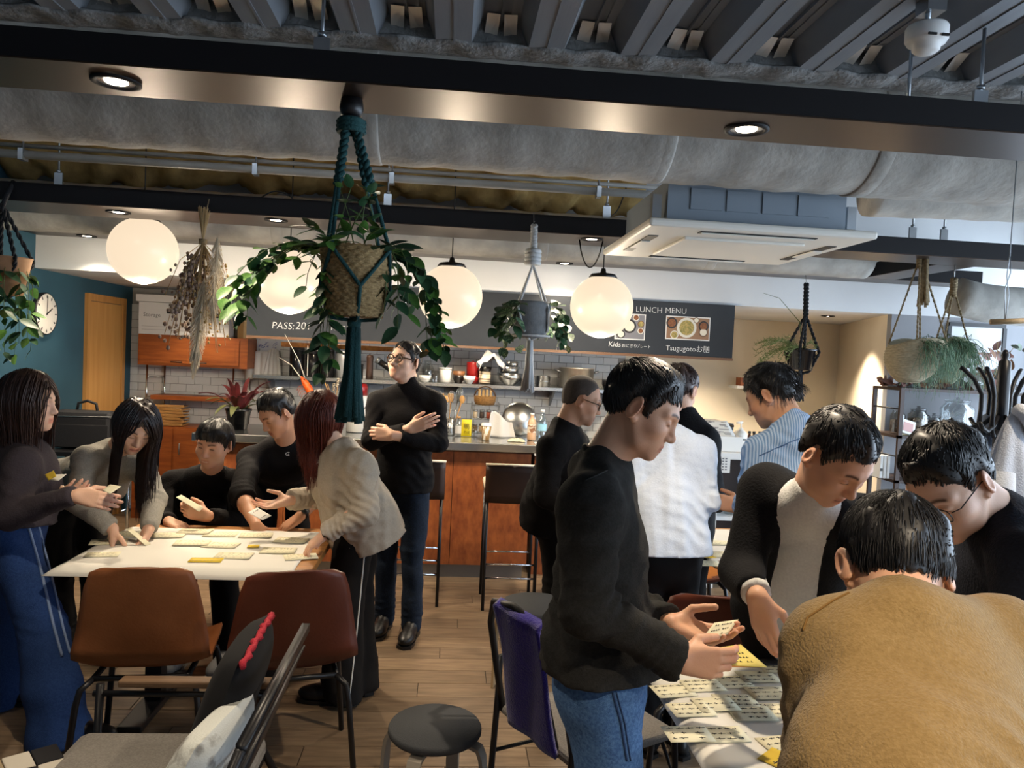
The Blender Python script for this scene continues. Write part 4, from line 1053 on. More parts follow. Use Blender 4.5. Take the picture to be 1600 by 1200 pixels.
# --- man with folded arms
p6 = person('person', 'man in black turtleneck and round glasses standing with folded arms by the counter', skin=SK1, res=.0046, hres=.0046, eyes='open',
    head=A(632, 565, 4.42), look=camdir(-.5, .22, -.9), neck=A(639, 603, 4.46), shr=A(590, 624, 4.46), shl=A(681, 626, 4.46), elr=A(580, 688, 4.36), ell=A(686, 692, 4.36), wrl=A(612, 680, 4.2), wrr=A(640, 670, 4.24),
    hip=hipz(630, 4.48, .90), fw=camdir(-.1, 0, -1), anr=floorpt(601, 4.46), anl=floorpt(644, 4.36),
    handl=dict(d=camdir(-1, .05, .1), palm=camdir(.05, -.2, 1), curl=.8, thumb=(.2, .3)), handr=dict(d=camdir(.8, .35, .0), palm=camdir(0, -.1, 1), curl=.35, thumb=(.3, .2)),
    hair=dict(style='short', mat=H_black, vol=.009, n=500, length=.03, seed=17), top=dict(mat=C_black, neck='turtle', nlen=.06, grow=.014, drop=.08, seed=16, sleeve=(.86, .9)), legs=dict(mat=D_dark, w=(.09, .066, .058)), shoe=S_black)
glasses(p6, M_tort, w=.025, hgt=.023, rr=.005)
# --- balding man in profile
p7 = person('person', 'man with cropped receding hair and glasses in black shirt, bowed in profile', skin=SK2, res=.0046, hres=.005, stubble=.6,
    head=A(909, 624, 3.8), look=camdir(.95, -.32, -.02), neck=A(884, 664, 3.8), shr=A(862, 696, 3.66), shl=A(902, 690, 3.98), elr=A(852, 775, 3.6), wrr=A(905, 800, 3.55), ell=A(925, 765, 4.0), wrl=A(960, 790, 3.9),
    hip=hipz(862, 3.92, .89), fw=camdir(1, 0, .1), anr=floorpt(858, 4.0), anl=floorpt(876, 4.2), hiplat=camdir(.15, 0, -1),
    handr=dict(d=camdir(1, -.1, .1), palm=camdir(0, -.5, 1), curl=.5), hair=dict(style='buzz', mat=H_buzz, vol=.003, n=0, rough=.001), top=dict(mat=C_black, grow=.02, seed=19, drop=.12), legs=dict(mat=D_black), shoe=S_black)
glasses(p7, M_tort, w=.022, hgt=.018, rr=.004)
# --- man in front holding notes
p8 = person('person', 'young man in faded black long-sleeve shirt and blue jeans holding notes in the foreground', skin=SK2, res=.0026, hres=.0028, nose=1.0,
    hscale=.94, head=A(1006, 638, 1.9), look=camdir(.86, -.47, -.30), headup=camdir(.4, 1, -.04), neck=A(942, 722, 1.93), shr=A(922, 782, 1.76), shl=A(952, 775, 2.1), elr=A(922, 955, 1.70), wrr=A(1062, 1030, 1.72),
    ell=A(975, 950, 2.14), wrl=A(1048, 975, 1.96), hip=hipz(938, 1.93, .86), fw=camdir(1, 0, .05), anr=floorpt(930, 1.86), anl=floorpt(950, 2.05), hiplat=camdir(.1, 0, -1),
    handr=dict(d=camdir(1, -.12, .12), palm=camdir(.1, -.1, 1), curl=[.45, .55, .65, .7], thumb=(.1, .35), spread=.15), handl=dict(d=camdir(1, -.22, -.15), palm=camdir(.15, .9, -.55), curl=[.35, .42, .5, .55], thumb=(.25, .6)),
    hair=dict(style='short', mat=H_black, vol=.016, n=2100, length=.05, seed=22, wid=.0018, lift=.1, flow=(0, .9, -.3), h=.0035, front_bulk=.0), top=dict(mat=C_black2, grow=.022, seed=21, drop=-.015, wr=.010, h=.007, sleevew=1.08, chest=.92, fold=.009), legs=dict(mat=D_jean, h=.009, w=(.09, .08, .07), seed=23), shoe=S_black)
# --- person in white shirt, back turned
p9 = person('person', 'person in untucked white shirt and black trousers seen from behind', skin=SK1, res=.0055, hres=.0055,
    head=A(1032, 630, 3.28), look=camdir(-.1, -.45, 1), neck=A(1038, 674, 3.22), shl=A(990, 704, 3.22), shr=A(1090, 704, 3.22), ell=A(980, 785, 3.18), wrl=A(990, 795, 3.44), elr=A(1102, 782, 3.18), wrr=A(1084, 795, 3.42),
    hip=hipz(1036, 3.18, .88), fw=camdir(0, 0, 1), anl=floorpt(1012, 3.2), anr=floorpt(1062, 3.2), handr=dict(d=camdir(-.3, -.2, 1), palm=camdir(-1, 0, 0), curl=.5),
    hair=dict(style='short', mat=H_black, vol=.013, n=500, seed=25), top=dict(mat=C_white, grow=.028, seed=24, drop=.03, wr=.007, wf=8., wsq=(1, 1, .35), hip=1.02, waist=1.1, h=.007, fold=.0045), legs=dict(mat=D_black), shoe=S_black)
# --- person in black behind
p10 = person('person', 'person in black jacket half hidden behind the white shirt', skin=SK2, res=.005, hres=.006,
    head=A(1061, 610, 3.75), look=camdir(.5, -.35, .8), neck=A(1067, 652, 3.72), shl=A(1032, 684, 3.82), shr=A(1103, 686, 3.65), ell=A(1025, 768, 3.9), wrl=A(1050, 780, 4.05), elr=A(1110, 772, 3.64), wrr=A(1122, 790, 3.8),
    hip=hipz(1058, 3.7, .88), fw=camdir(.4, 0, 1), anl=floorpt(1040, 3.7), anr=floorpt(1080, 3.7),
    hair=dict(style='short', mat=H_brown, vol=.018, n=500, length=.05, seed=27), top=dict(mat=C_blackj, grow=.024, seed=26, drop=.1, neck='mock'), legs=dict(mat=D_black), shoe=S_black)
# --- man in blue striped shirt
p11 = person('person', 'man in light blue striped shirt seen from behind, head bowed', skin=SK3, res=.0038, hres=.0045,
    head=A(1203, 618, 3.12), look=camdir(-.72, -.5, .5), neck=A(1238, 662, 3.05), shl=A(1190, 700, 3.12), shr=A(1292, 690, 3.0), ell=A(1172, 786, 3.2), wrl=A(1158, 792, 3.44), elr=A(1306, 780, 2.98), wrr=A(1290, 790, 3.22),
    hip=hipz(1250, 3.0, .88), fw=camdir(-.4, 0, 1), anl=floorpt(1236, 3.02), anr=floorpt(1280, 3.02),
    handl=dict(d=camdir(-1, .15, .3), palm=camdir(.2, -.2, 1), curl=.55), hair=dict(style='short', mat=H_black, vol=.017, n=900, length=.045, lift=1.3, seed=29),
    top=dict(mat=C_stripe, grow=.022, seed=28, drop=.1, wr=.010, neck='mock', h=.008), legs=dict(mat=D_black), shoe=S_black)
# --- man in black jacket over white turtleneck
p12 = person('person', 'man in black jacket over a white turtleneck looking down at the right table', skin=SK2, res=.0028, hres=.003, wide=1.04,
    head=A(1308, 712, 1.98), look=camdir(.32, -.72, -.62), headup=camdir(.05, 1, -.2), neck=A(1266, 782, 2.08), shr=A(1194, 758, 2.2), shl=A(1362, 812, 2.08), elr=A(1160, 890, 2.16), wrr=A(1184, 932, 1.98),
    ell=A(1395, 940, 2.0), wrl=A(1400, 990, 1.85), hip=hipz(1240, 2.42, .86), fw=camdir(.25, 0, -1), anr=floorpt(1215, 2.5), anl=floorpt(1290, 2.45),
    handr=dict(d=camdir(.25, -1, -.15), palm=camdir(.7, 0, .6), curl=.35, thumb=(.1, .2), spread=.1), hair=dict(style='short', mat=H_black, vol=.011, n=1200, length=.025, seed=31, lift=.15, clip=.004),
    top=dict(mat=C_turtle, neck='turtle', nlen=.06, grow=.010, seed=30, drop=.06, waist=1.12, wr=.004, sleeve=.95), jacket=dict(mat=C_blackj, open=.06, grow=.026), legs=dict(mat=D_black), shoe=S_black)
# --- man at the right edge
p13 = person('person', 'man in navy ribbed sweater and thin glasses at the right edge, face lowered', skin=SK1, res=.0028, hres=.0046,
    head=A(1480, 752, 1.68), look=camdir(-.62, -.68, -.38), headup=camdir(-.45, 1, -.1), neck=A(1556, 806, 1.72), shl=A(1600, 880, 1.56), shr=A(1540, 850, 1.9), ell=A(1590, 1030, 1.5), wrl=A(1480, 1090, 1.62), elr=A(1520, 980, 1.98), wrr=A(1450, 1040, 1.86),
    hip=hipz(1660, 1.9, .88), fw=camdir(-.9, 0, -.3), anl=floorpt(1670, 1.85), anr=floorpt(1650, 2.05), hiplat=camdir(-.3, 0, 1), handl=dict(d=camdir(-1, -.4, .1), palm=camdir(-.2, -1, .1), curl=.35), handr=dict(d=camdir(-1, -.4, -.1), palm=camdir(-.2, -1, -.1), curl=.35),
    hair=dict(style='short', mat=H_black, vol=.011, n=1500, length=.035, seed=33, clip=.005, lift=.08, flow=(0, .8, -.4)), top=dict(mat=C_navy, neck='mock', grow=.022, seed=32, h=.008), legs=dict(mat=D_black), shoe=S_black)
glasses(p13, M_gl, round_=False, w=.024, hgt=.018, rr=.0018)
# --- man in mustard sweater, back to the viewer
p14 = person('person', 'man in mustard wool sweater bending forward with his back to the viewer', skin=SK2, res=.003, hres=.0046, hscale=1.02,
    head=A(1396, 890, 1.32), look=camdir(.16, -.72, .7), neck=A(1402, 955, 1.24), shl=A(1286, 1002, 1.26), shr=A(1572, 990, 1.28), ell=A(1292, 1195, 1.2), wrl=A(1345, 1130, 1.5), elr=A(1620, 1190, 1.22), wrr=A(1480, 1130, 1.52),
    hip=hipz(1450, .90, .93), fw=camdir(0, 0, 1), anl=floorpt(1400, .8), anr=floorpt(1520, .8), handl=dict(d=camdir(.2, -.3, 1), palm=camdir(0, -1, -.2), curl=.2), handr=dict(d=camdir(-.2, -.3, 1), palm=camdir(0, -1, -.2), curl=.2),
    hair=dict(style='short', mat=H_black, vol=.013, n=1900, length=.03, seed=35, clip=.005, lift=.2, wid=.0013, h=.0035), top=dict(mat=C_must, grow=.02, seed=34, wr=.008, chest=1.2, waist=1.2, h=.007, wf=4), legs=dict(mat=D_black), shoe=S_black)
# ================================================================ tables, chairs, counter
M_oak = mat('oak_table_wood', '#b07a42', .45, col2='#96642f', scale=6, stretch=(1, 10, 1), bump=.05, bscale=40)
M_blk = mat('black_powder_coat', '#151416', .38)
M_brownA = mat('tan_leather_shell', '#8c5632', .42, col2='#7d4a29', scale=6, bump=.06, bscale=120)
M_brownB = mat('red_brown_leather_shell', '#5c2d1d', .42, col2='#522718', scale=6, bump=.06, bscale=120)
M_tanseat = mat('tan_seat_pad', '#a9682c', .45, bump=.06, bscale=120)
M_osb = mat('osb_chipboard', '#8f4f24', .55, col2='#6d3415', scale=26, stretch=(1, 1, .5), contrast=(.3, .7), bump=.1, bscale=60, detail=6)
M_osb2 = mat('osb_light', '#b5722c', .6, col2='#8a5018', scale=30, bump=.15, bscale=70, detail=6)
M_steel = mat('stainless_steel', '#c2c4c4', .24, metal=1., bump=.02, bscale=30)
M_steeld = mat('dull_steel', '#8e9091', .38, metal=.9)
M_chrome = mat('chrome', '#d5d8da', .12, metal=1.)
M_wlam = mat('white_laminate', '#d9d8d4', .4)
M_darkwood = mat('dark_walnut', '#3a2418', .5, col2='#2b1a11', scale=5, stretch=(1, 1, .3))
M_cream_seat = mat('cream_vinyl', '#cbbda6', .5)
M_ply = mat('bent_ply', '#b39b76', .5, col2='#a58c66', scale=8, stretch=(1, 1, .3)); M_greyply = mat('grey_stained_ply', '#8b8378', .5)
M_greypad = mat('grey_felt_pad', '#3d3f42', .9, bump=.2, bscale=200)
M_greyfab = mat('grey_tweed', '#8b8680', .95, col2='#7a756f', scale=200, bump=.4, bscale=300)
M_purple = mat('purple_blanket', '#2c1a8c', .95, sheen=.4, bump=.5, bscale=180, col2='#24147a', scale=30)
M_teak = mat('teak_veneer', '#9c5524', .45, col2='#84431a', scale=5, stretch=(1, 1, 7), bump=.03, bscale=50)

def table(label, x0, x1, y0, y1, h=.73, ped=1):
    t = thing('cafe_table', label, 'table', ((x0+x1)/2, (y0+y1)/2, 0), 'square cafe tables')
    MB().cbox(((x0+x1)/2, (y0+y1)/2, h-.016), (x1-x0, y1-y0, .032), .004).build('tabletop', M_oak, t)
    n = 2 if x1-x0 > .95 else 1
    for k in range(n):
        cx = x0+(x1-x0)*(k+.5)/n if n == 1 else x0+(x1-x0)*(.24+.52*k); cy = (y0+y1)/2
        MB().box((cx-.035, cy-.035, .03), (cx+.035, cy+.035, h-.045)).build('column', M_blk, t)
        MB().cbox((cx, cy, .0155), (.10, min(.62, (y1-y0)*.8), .03), .006).build('foot', M_blk, t)
        MB().box((cx-.16, cy-.05, h-.046), (cx+.16, cy+.05, h-.033)).build('bracket', M_blk, t)
    return t
TB1 = table('oak table at the left covered with a large paper sheet', -1.50, -.53, 3.12, 3.84)
TB2 = table('oak table in the right middle distance, partly hidden by standing people', 1.27, 2.12, 3.40, 4.12)
TB3 = table('oak table at the right front covered with sheets of notes', .66, 1.60, 1.42, 2.26)

# --- shell chairs
def shell_chair(label, x, y, rz, m, group='brown shell chairs at the tables'):
    t = thing('shell_chair', label, 'chair', (x, y, 0), group, True, rz)
    pf = [(.22, .425, .40), (.19, .44, .43), (.10, .445, .45), (-.02, .437, .46), (-.12, .436, .47), (-.175, .455, .475), (-.205, .50, .47), (-.222, .58, .455), (-.237, .68, .42), (-.250, .77, .385), (-.258, .825, .345), (-.262, .842, .27)]
    def fn(u, v):
        q = v*(len(pf)-1); i = min(int(q), len(pf)-2); f_ = q-i; a, b = pf[i], pf[i+1]
        yy, zz, ww = (a[k]+(b[k]-a[k])*f_ for k in range(3)); s_ = u*2-1; e = abs(s_)
        back = min(max((zz-.44)/.15, 0), 1)
        return (s_*ww/2, yy+back*.055*e**2.2, zz+(1-back)*.035*e**3-back*.012*e**4)
    MB().grid(fn, 17, 34, .012).build('shell', m, t)
    def pad(u, v):
        p = fn(.06+.88*u, .02+.44*v); return (p[0], p[1], p[2]+.012*math.sin(math.pi*u)**.3*math.sin(math.pi*v)**.3)
    MB().grid(pad, 12, 12, .006).build('seat_pad', M_tanseat, t)
    MB().tube([(s_*.16, -.17, .415) for s_ in (-1, 1)], .011).tube([(s_*.16, .15, .415) for s_ in (-1, 1)], .011).tube([(-.16, -.17, .415), (-.16, .15, .415)], .011).tube([(.16, -.17, .415), (.16, .15, .415)], .011).build('under_frame', M_blk, t)
    for sx in (-1, 1):
        for sy, yy in ((-1, -.17), (1, .15)):
            MB().tube([(sx*.16, yy, .415), (sx*.195, yy+sy*.03, .385), (sx*.205, yy+sy*.04, .33), (sx*.235, yy+sy*.075, .002)], .0115).build('leg', M_blk, t)
    return t
shell_chair('tan shell chair turned aside in front of the left table', -1.09, 2.97, math.radians(6), M_brownA)
shell_chair('red-brown shell chair pushed straight up to the left table', -.575, 2.97, math.radians(14), M_brownB)
shell_chair('brown shell chair standing behind the man in the black jacket', 1.03, 2.78, math.radians(-12), M_brownB)
shell_chair('brown shell chair at the far side of the middle table', 1.42, 4.30, math.radians(175), M_brownB)

# --- bar stools
def bar_stool(label, x, y, rz=0.):
    t = thing('bar_stool', label, 'bar stool', (x, y, 0), 'bar stools along the counter', True, rz)
    for sx in (-1, 1):
        MB().tube([(sx*.165, -.16, .002), (sx*.165, -.15, .74)], .014, 4).build('leg', M_blk, t)
        MB().tube([(sx*.165, .17, .002), (sx*.165, .16, .74)], .014, 4).build('leg', M_blk, t)
    MB().cbox((0, .01, .755), (.36, .36, .035), .012).build('seat_base', M_blk, t)
    MB().cbox((0, .01, .79), (.37, .37, .045), .018).build('seat', M_cream_seat, t)
    def bk(u, v): s_ = u*2-1; return (s_*.185, -.185-.03*v+.02*s_*s_, .70+.25*v)
    b = MB().grid(bk, 10, 6, .02).build('backrest', M_darkwood, t)
    MB().tube([(-.187, -.205, .952), (0, -.225, .955), (.187, -.205, .952)], .008, 6).build('top_trim', M_cream_seat, b)
    for yy in (-.157, .163): MB().tube([(-.165, yy, .30), (.165, yy, .30)], .007).build('footrest', M_chrome, t)
    MB().tube([(-.165, -.157, .21), (.165, -.157, .21)], .007).tube([(.165, -.157, .30), (.165, -.157, .21)], .006).build('lower_footrest', M_chrome, t)
for px, lb in ((648, 'bar stool behind the man with folded arms'), (795, 'dark bar stool in clear view at the counter'), (902, 'bar stool behind the man with receding hair')):
    q = hipz(px, 5.02, .4); bar_stool(lb, q.x, q.y)

# --- round stools
def stool(label, x, y, mleg, r=.15, h=.45, rz=.4, top=M_greypad):
    t = thing('round_stool', label, 'stool', (x, y, 0), 'round bentwood stools', True, rz)
    MB().lathe([(0, h-.028), (r*.96, h-.028), (r, h-.02), (r, h-.008), (r*.97, h), (0, h+.001)], n=40).build('seat', top, t)
    for k in range(4):
        a = math.pi/4+k*math.pi/2; ca, sa = math.cos(a), math.sin(a); pts = []
        for rr, z in ((r*.45, h-.04), (r*.85, h-.04), (r*1.02, h-.048), (r*1.10, h-.075), (r*1.14, h-.12), (r*1.16, h*.5), (r*1.18, .002)): pts.append((rr*ca, rr*sa, z))
        b = MB(); n = len(pts); wv = Vector((-sa, ca, 0))*.022; v = []; f = []
        for i, p in enumerate(pts):
            p = Vector(p); d = (Vector(pts[min(i+1, n-1)])-Vector(pts[max(i-1, 0)])).normalized(); nn = d.cross(wv).normalized()*.006
            v += [p-wv-nn, p+wv-nn, p+wv+nn, p-wv+nn]
        for i in range(n-1):
            for k2 in range(4): f.append((i*4+k2, i*4+(k2+1) % 4, i*4+4+(k2+1) % 4, i*4+4+k2))
        f += [(3, 2, 1, 0), tuple((n-1)*4+q for q in range(4))]
        b.add(v, f, True).build('leg', mleg, t)
q = atZ(680, 1132, .45); stool('round dark-topped stool alone in the foreground', q.x, q.y, M_greyply)
q = atZ(838, 942, .45); stool('round grey stool with pale wood legs behind the purple-draped chair', q.x, q.y, M_ply, .17)
q = hipz(322, 4.34, .42); stool('low stool the seated man sits on behind the left table', q.x, q.y+.02, M_ply, .17, .40)

# --- metal armchair with purple blanket
t = thing('metal_armchair', 'black tubular metal chair with grey seat, behind the man in jeans', 'chair', (.50, 2.44, 0), None, True, math.radians(-62))
for s_ in (-1, 1):
    MB().tube([(s_*.2, -.25, .002), (s_*.21, -.22, .44), (s_*.215, -.21, .62), (s_*.23, .0, .66), (s_*.235, .12, .65), (s_*.235, .17, .60), (s_*.22, .19, .44), (s_*.21, .24, .002)], .011).build('leg_and_arm', M_blk, t)
    MB().tube([(s_*.2, .15, .44), (s_*.19, .22, .30), (s_*.21, -.22, .3)], .007).build('side_brace', M_blk, t)
hoop = [(-.2, -.2, .44), (-.2, -.235, .6), (-.185, -.275, .76), (-.13, -.3, .85), (0, -.31, .875), (.13, -.3, .85), (.185, -.275, .76), (.2, -.235, .6), (.2, -.2, .44)]
MB().tube(hoop, .012).build('back_hoop', M_blk, t)
for k in range(5):
    x = -.12+k*.06; MB().tube([(x, -.2, .44), (x, -.25, .62), (x*.95, -.295, .86)], .005).build('back_rod', M_blk, t)
MB().cbox((0, 0, .445), (.42, .42, .035), .014).build('seat', M_greyfab, t)
bl = thing('blanket', 'purple blanket draped over the back of the black metal chair', 'blanket', (.50, 2.44, .5), None, True, math.radians(-62))
def blk(u, v):          # hangs over the top of the hoop, mostly on the outer side
    x = -.09+.25*u
    if v < .25: k = v/.25; return (x, -.26-.05*k, .20+.17*k+.01*math.sin(math.pi*k))
    k = (v-.25)/.75; return (x+.01*math.sin(5*k), -.325+.10*k+.006*math.sin(u*9+k*4), .37-.42*k)
MB().grid(blk, 22, 26, .014).build('cloth', M_purple, bl)

# --- lounge chair at the lower left
lc = thing('lounge_chair', 'black framed lounge chair with wooden arms in the left foreground', 'armchair', (-.93, 1.98, 0))
YA, YB = 2.40, 1.66; XB = -.44; XF = -1.06
for y in (YA, YB):
    MB().tube([(XF, y, .002), (XF+.02, y, .57)], .013, 8).build('leg', M_blk, lc)
    MB().tube([(XB+.10, y, .002), (XB-.12, y, .40), (XB+.02, y, .76)], .013, 8).build('leg', M_blk, lc)
    MB().tube([(XF, y, .54), (XB-.06, y, .54)], .010, 8).build('arm_tube', M_blk, lc)
    MB().cbox(((XF+XB)/2+.02, y, .578), (.50, .05, .022), .006).build('armrest', mat('worn_armrest_wood', '#7b6046', .5, col2='#694f38', scale=6, stretch=(1, 9, 1)), lc)
    MB().tube([(XF+.01, y, .36), (XB-.1, y, .34)], .011, 8).build('side_rail', M_blk, lc)
MB().tube([(XB+.02, YA, .76), (XB+.02, YB, .76)], .017, 4).build('top_rail', M_blk, lc)
MB().tube([(XF+.01, YA, .36), (XF+.01, YB, .36)], .011).build('cross_rail', M_blk, lc); MB().tube([(XB-.1, YA, .34), (XB-.1, YB, .34)], .011).build('cross_rail', M_blk, lc)
for k in range(5):
    z = .45+k*.062; x = XB-.12+(z-.40)/.36*.14+.02; MB().tube([(x, YA, z), (x, YB, z)], .005, 6).build('back_slat', M_blk, lc)
MB().cbox(((XF+XB)/2-.05, (YA+YB)/2, .395), (.56, .70, .085), .03).build('seat_cushion', M_greyfab, lc)
def pillow(name, label, c, size, R, m, group=None):
    t_ = thing(name, label, 'cushion', c, group)
    def fn(sgn):
        def g_(u, v):
            a, b = u*2-1, v*2-1; k = (max(0, 1-a**4)*max(0, 1-b**4))**.55
            return Vector(c)+R @ Vector((a*size[0]/2*(1-.06*b*b), sgn*size[2]/2*k, b*size[1]/2*(1-.06*a*a)))
        return g_
    MB().grid(fn(-1), 18, 18).grid(lambda u, v: fn(1)(1-u, v), 18, 18).build('cover', m, t_)
    return t_
R1 = Matrix.Rotation(math.radians(92), 3, 'Z') @ Matrix.Rotation(math.radians(18), 3, 'X')
M_blkcush = mat('black_velvet', '#0b0a0d', .95); M_redtrim = mat('red_embroidery', '#a8182c', .8, bump=.5, bscale=300)
pc = Vector((-.585, 2.17, .625)); pb = pillow('cushion', 'black cushion with red trimmed edge on the lounge chair', pc, (.42, .42, .13), R1, M_blkcush)
edge = [pc+R1 @ Vector((a*.21*(1-.06*b*b), -.012+.004*math.sin(i*2.1), b*.21*(1-.06*a*a))) for i, (a, b) in enumerate([(1, -1+.1*k) for k in range(21)])]
MB().tube(edge, [.009+.003*math.sin(i*3.) for i in range(21)], 6).build('red_trim', M_redtrim, pb)
edge = [pc+R1 @ Vector((a*.21*(1-.06*b*b), -.012+.004*math.sin(i*2.1), b*.21*(1-.06*a*a))) for i, (a, b) in enumerate([(1-.1*k, 1) for k in range(21)])]
MB().tube(edge, [.009+.003*math.sin(i*3.) for i in range(21)], 6).build('red_trim', M_redtrim, pb)
M_patt = mat('white_leaf_print', '#c9ccc8', .9, col2='#8f8d88', scale=9, contrast=(.52, .58), bump=.2, bscale=200)
R2 = Matrix.Rotation(math.radians(80), 3, 'Z') @ Matrix.Rotation(math.radians(24), 3, 'X')
pillow('cushion', 'white cushion with pale grey leaf print on the lounge chair', Vector((-.585, 1.92, .565)), (.33, .33, .12), R2, M_patt)

# --- patchwork ottoman at the lower left corner
ot = thing('patchwork_ottoman', 'ottoman with black, white and tan patchwork top at the lower left corner', 'ottoman', (-1.52, 1.86, 0))
q = atZ(88, 1168, .44); ox, oy = q.x, q.y
Ro = Rz(math.radians(38))
MB().cbox(Vector((ox, oy, .22))+Ro @ Vector((-.27, -.16, 0)), (.56, .40, .40), .02, Ro).build('body', mat('dark_brown_hide', '#2b211b', .8), ot)
pcs = [mat('patch_black', '#17161a', .9), mat('patch_white', '#c9c2b5', .9), mat('patch_tan', '#9c8a6c', .9), mat('patch_grey', '#7c8388', .9)]
k = 0
for i in range(8):
    for j in range(4):
        c = Vector((ox, oy, .428))+Ro @ Vector((-.27+(-.245+i*.07), -.16+(-.15+j*.1), 0))
        MB().cbox(c, (.068, .098, .014), .004, Ro).build('patch', pcs[(i*3+j*5+(i*j) % 3) % 4], ot); k += 1

# --- bar counter
bc = thing('bar_counter', 'bar counter with chipboard front and stainless steel top', 'counter', (-.45, 5.8, 0))
CX0, CX1, CY = -1.75, .62, 5.48
MB().box((CX0, CY+.02, .10), (CX1-.01, 6.10, .945)).build('carcass', M_darkwood, bc)
x = CX0
while x < CX1-.02:
    x2 = min(x+.60, CX1); MB().box((x+.002, CY, .10), (x2-.002, CY+.019, .93)).build('front_panel', M_osb, bc); x = x2
MB().box((CX0, CY+.03, .0), (CX1-.03, 6.0, .099)).build('kick_plate', M_steeld, bc)
MB().cbox(((CX0+CX1)/2, 5.77, .975), (CX1-CX0+.06, .72, .06), .006).build('worktop', M_steel, bc)
wt = thing('prep_counter', 'white topped prep counter right of the steel bar', 'counter', (1.0, 5.85, 0))
MB().box((.66, 5.62, .0), (1.50, 6.2, .90)).build('carcass', M_osb, wt); MB().cbox((1.08, 5.9, .92), (.86, .62, .035), .005).build('worktop', M_wlam, wt)
sc_ = thing('serving_counter', 'white serving counter with open shelf in front of the alcove', 'counter', (2.1, 5.6, 0))
SX0, SX1, SY0, SY1 = 1.55, 2.75, 5.35, 5.95
MB().cbox(((SX0+SX1)/2, (SY0+SY1)/2, .985), (SX1-SX0, SY1-SY0, .05), .005).build('worktop', M_wlam, sc_)
for x in (SX0+.03, SX0+.42, SX1-.03):
    MB().box((x-.025, SY0+.02, 0), (x+.025, SY1-.02, .96)).build('upright', M_wlam, sc_)
MB().box((SX0+.05, SY0+.05, .5), (SX1-.05, SY1-.05, .53)).build('shelf', M_wlam, sc_)
MB().box((SX0+.02, SY1-.06, .02), (SX1-.02, SY1-.03, .96)).build('back_panel', M_darkwood, sc_)
bcn = thing('back_counter', 'low steel back counter along the tiled kitchen wall', 'counter', (-.4, 7.2, 0))
MB().box((-1.7, 6.92, 0), (1.7, 7.48, .82)).build('carcass', M_steeld, bcn); MB().box((-1.72, 6.9, .82), (1.72, 7.485, .85)).build('worktop', M_steel, bcn)
# ================================================================ kitchen wall: shelf, board, cabinet and all the small things
def span(px0, py0, px1, py1, Y):       # world rectangle seen between two picture points, on the plane at depth Y
    a, b = atY(px0, py0, Y), atY(px1, py1, Y); return min(a.x, b.x), max(a.x, b.x), min(a.z, b.z), max(a.z, b.z)
M_board = mat('blackboard_slate', '#2c3036', .85, col2='#34383d', scale=3, detail=6, contrast=(.3, .75))
M_chalk = mat('white_chalk', '#cfd0cf', .95)
bd = thing('blackboard', 'long blackboard with chalk lunch menu hung below the soffit', 'blackboard', (.35, 5.76, 1.7))
BY = 5.755
MB().box((-1.52, BY, 1.705), (2.19, BY+.03, 2.118)).build('slate', M_board, bd)
MB().box((-1.52, BY-.012, 1.685), (2.19, BY+.035, 1.7045)).build('ledge', mat('walnut_ledge', '#6a4a30', .5), bd)
TM = lambda x, z: Matrix.Translation((x, BY-.001, z)) @ Matrix.Rotation(math.pi/2, 4, 'X')
def chalk(txt, px, py, size, **k):
    q = atY(px, py, BY); return place_text('chalk_writing', txt, size, TM(q.x, q.z), M_chalk, bd, **k)
chalk('PASS:', 424, 513, .072, shear=.12, offset=-.012); chalk('201', 461, 514, .078, shear=.12, offset=-.012); chalk('haste:', 516, 516, .085, shear=.15, offset=-.012)
chalk('LUNCH', 993, 487, .062, offset=-.014); chalk('MENU', 1039, 489, .062, offset=-.014)
chalk('Kids', 950, 541, .056, offset=-.006, shear=.1); chalk('おにぎり', 971, 542, .031, offset=-.004); chalk('プレート', 994, 543, .029, offset=-.004)
chalk('Tsugugotoお膳', 1040, 547, .056, offset=-.006)
M_photo = mat('photo_paper', '#d7d6d2', .35)
def food_photo(label, px0, py0, px1, py1, base, seed):
    x0, x1, z0, z1 = span(px0, py0, px1, py1, BY); t = thing('menu_photo', label, 'photo', ((x0+x1)/2, BY, z0), 'food photos on the blackboard')
    MB().box((x0, BY-.004, z0), (x1, BY-.0005, z1)).build('print_border', M_photo, t)
    MB().box((x0+.008, BY-.005, z0+.008), (x1-.008, BY-.0041, z1-.008)).build('table_ground', base, t)
    r = random.Random(seed); w_, h_ = x1-x0, z1-z0; cl = [mat('print_bowl_white', '#cfcabd', .5), mat('print_bowl_black', '#2a2724', .5), mat('print_bowl_brown', '#6d513b', .5)]
    fd = [mat('print_food_green', '#77773f', .6, col2='#b59a5b', scale=90), mat('print_food_rice', '#d8d0bd', .6), mat('print_food_brown', '#6d3f24', .6, col2='#8b5a32', scale=80)]
    for k, (u, v, rr) in enumerate(((.47, .52, .24), (.13, .7, .13), (.68, .86, .14), (.2, .2, .15), (.85, .62, .12), (.85, .36, .11))):
        c = (x0+u*w_, BY-.006, z0+v*h_); R = Matrix.Rotation(math.pi/2, 3, 'X')
        b = MB().lathe([(min(rr*w_*.95, .9*min(v, 1-v)*h_), 0), (min(rr*w_*.85, .8*min(v, 1-v)*h_), .0006), (0, .0006)], c, 20, R).build('printed_bowl', cl[(k+seed) % 3], t)
        MB().lathe([(min(rr*w_*.7, .7*min(v, 1-v)*h_), 0.0008), (0, .0012)], c, 16, R).build('printed_food', fd[(k*2+seed) % 3], b)
food_photo('photo of a set meal with several bowls on the blackboard', 1041, 493, 1108, 533, mat('print_wood', '#8d6a4c', .5), 0)
food_photo('photo of a kids plate on the blackboard beside the right globe', 962, 489, 1007, 532, mat('print_slate', '#77767a', .5), 1)

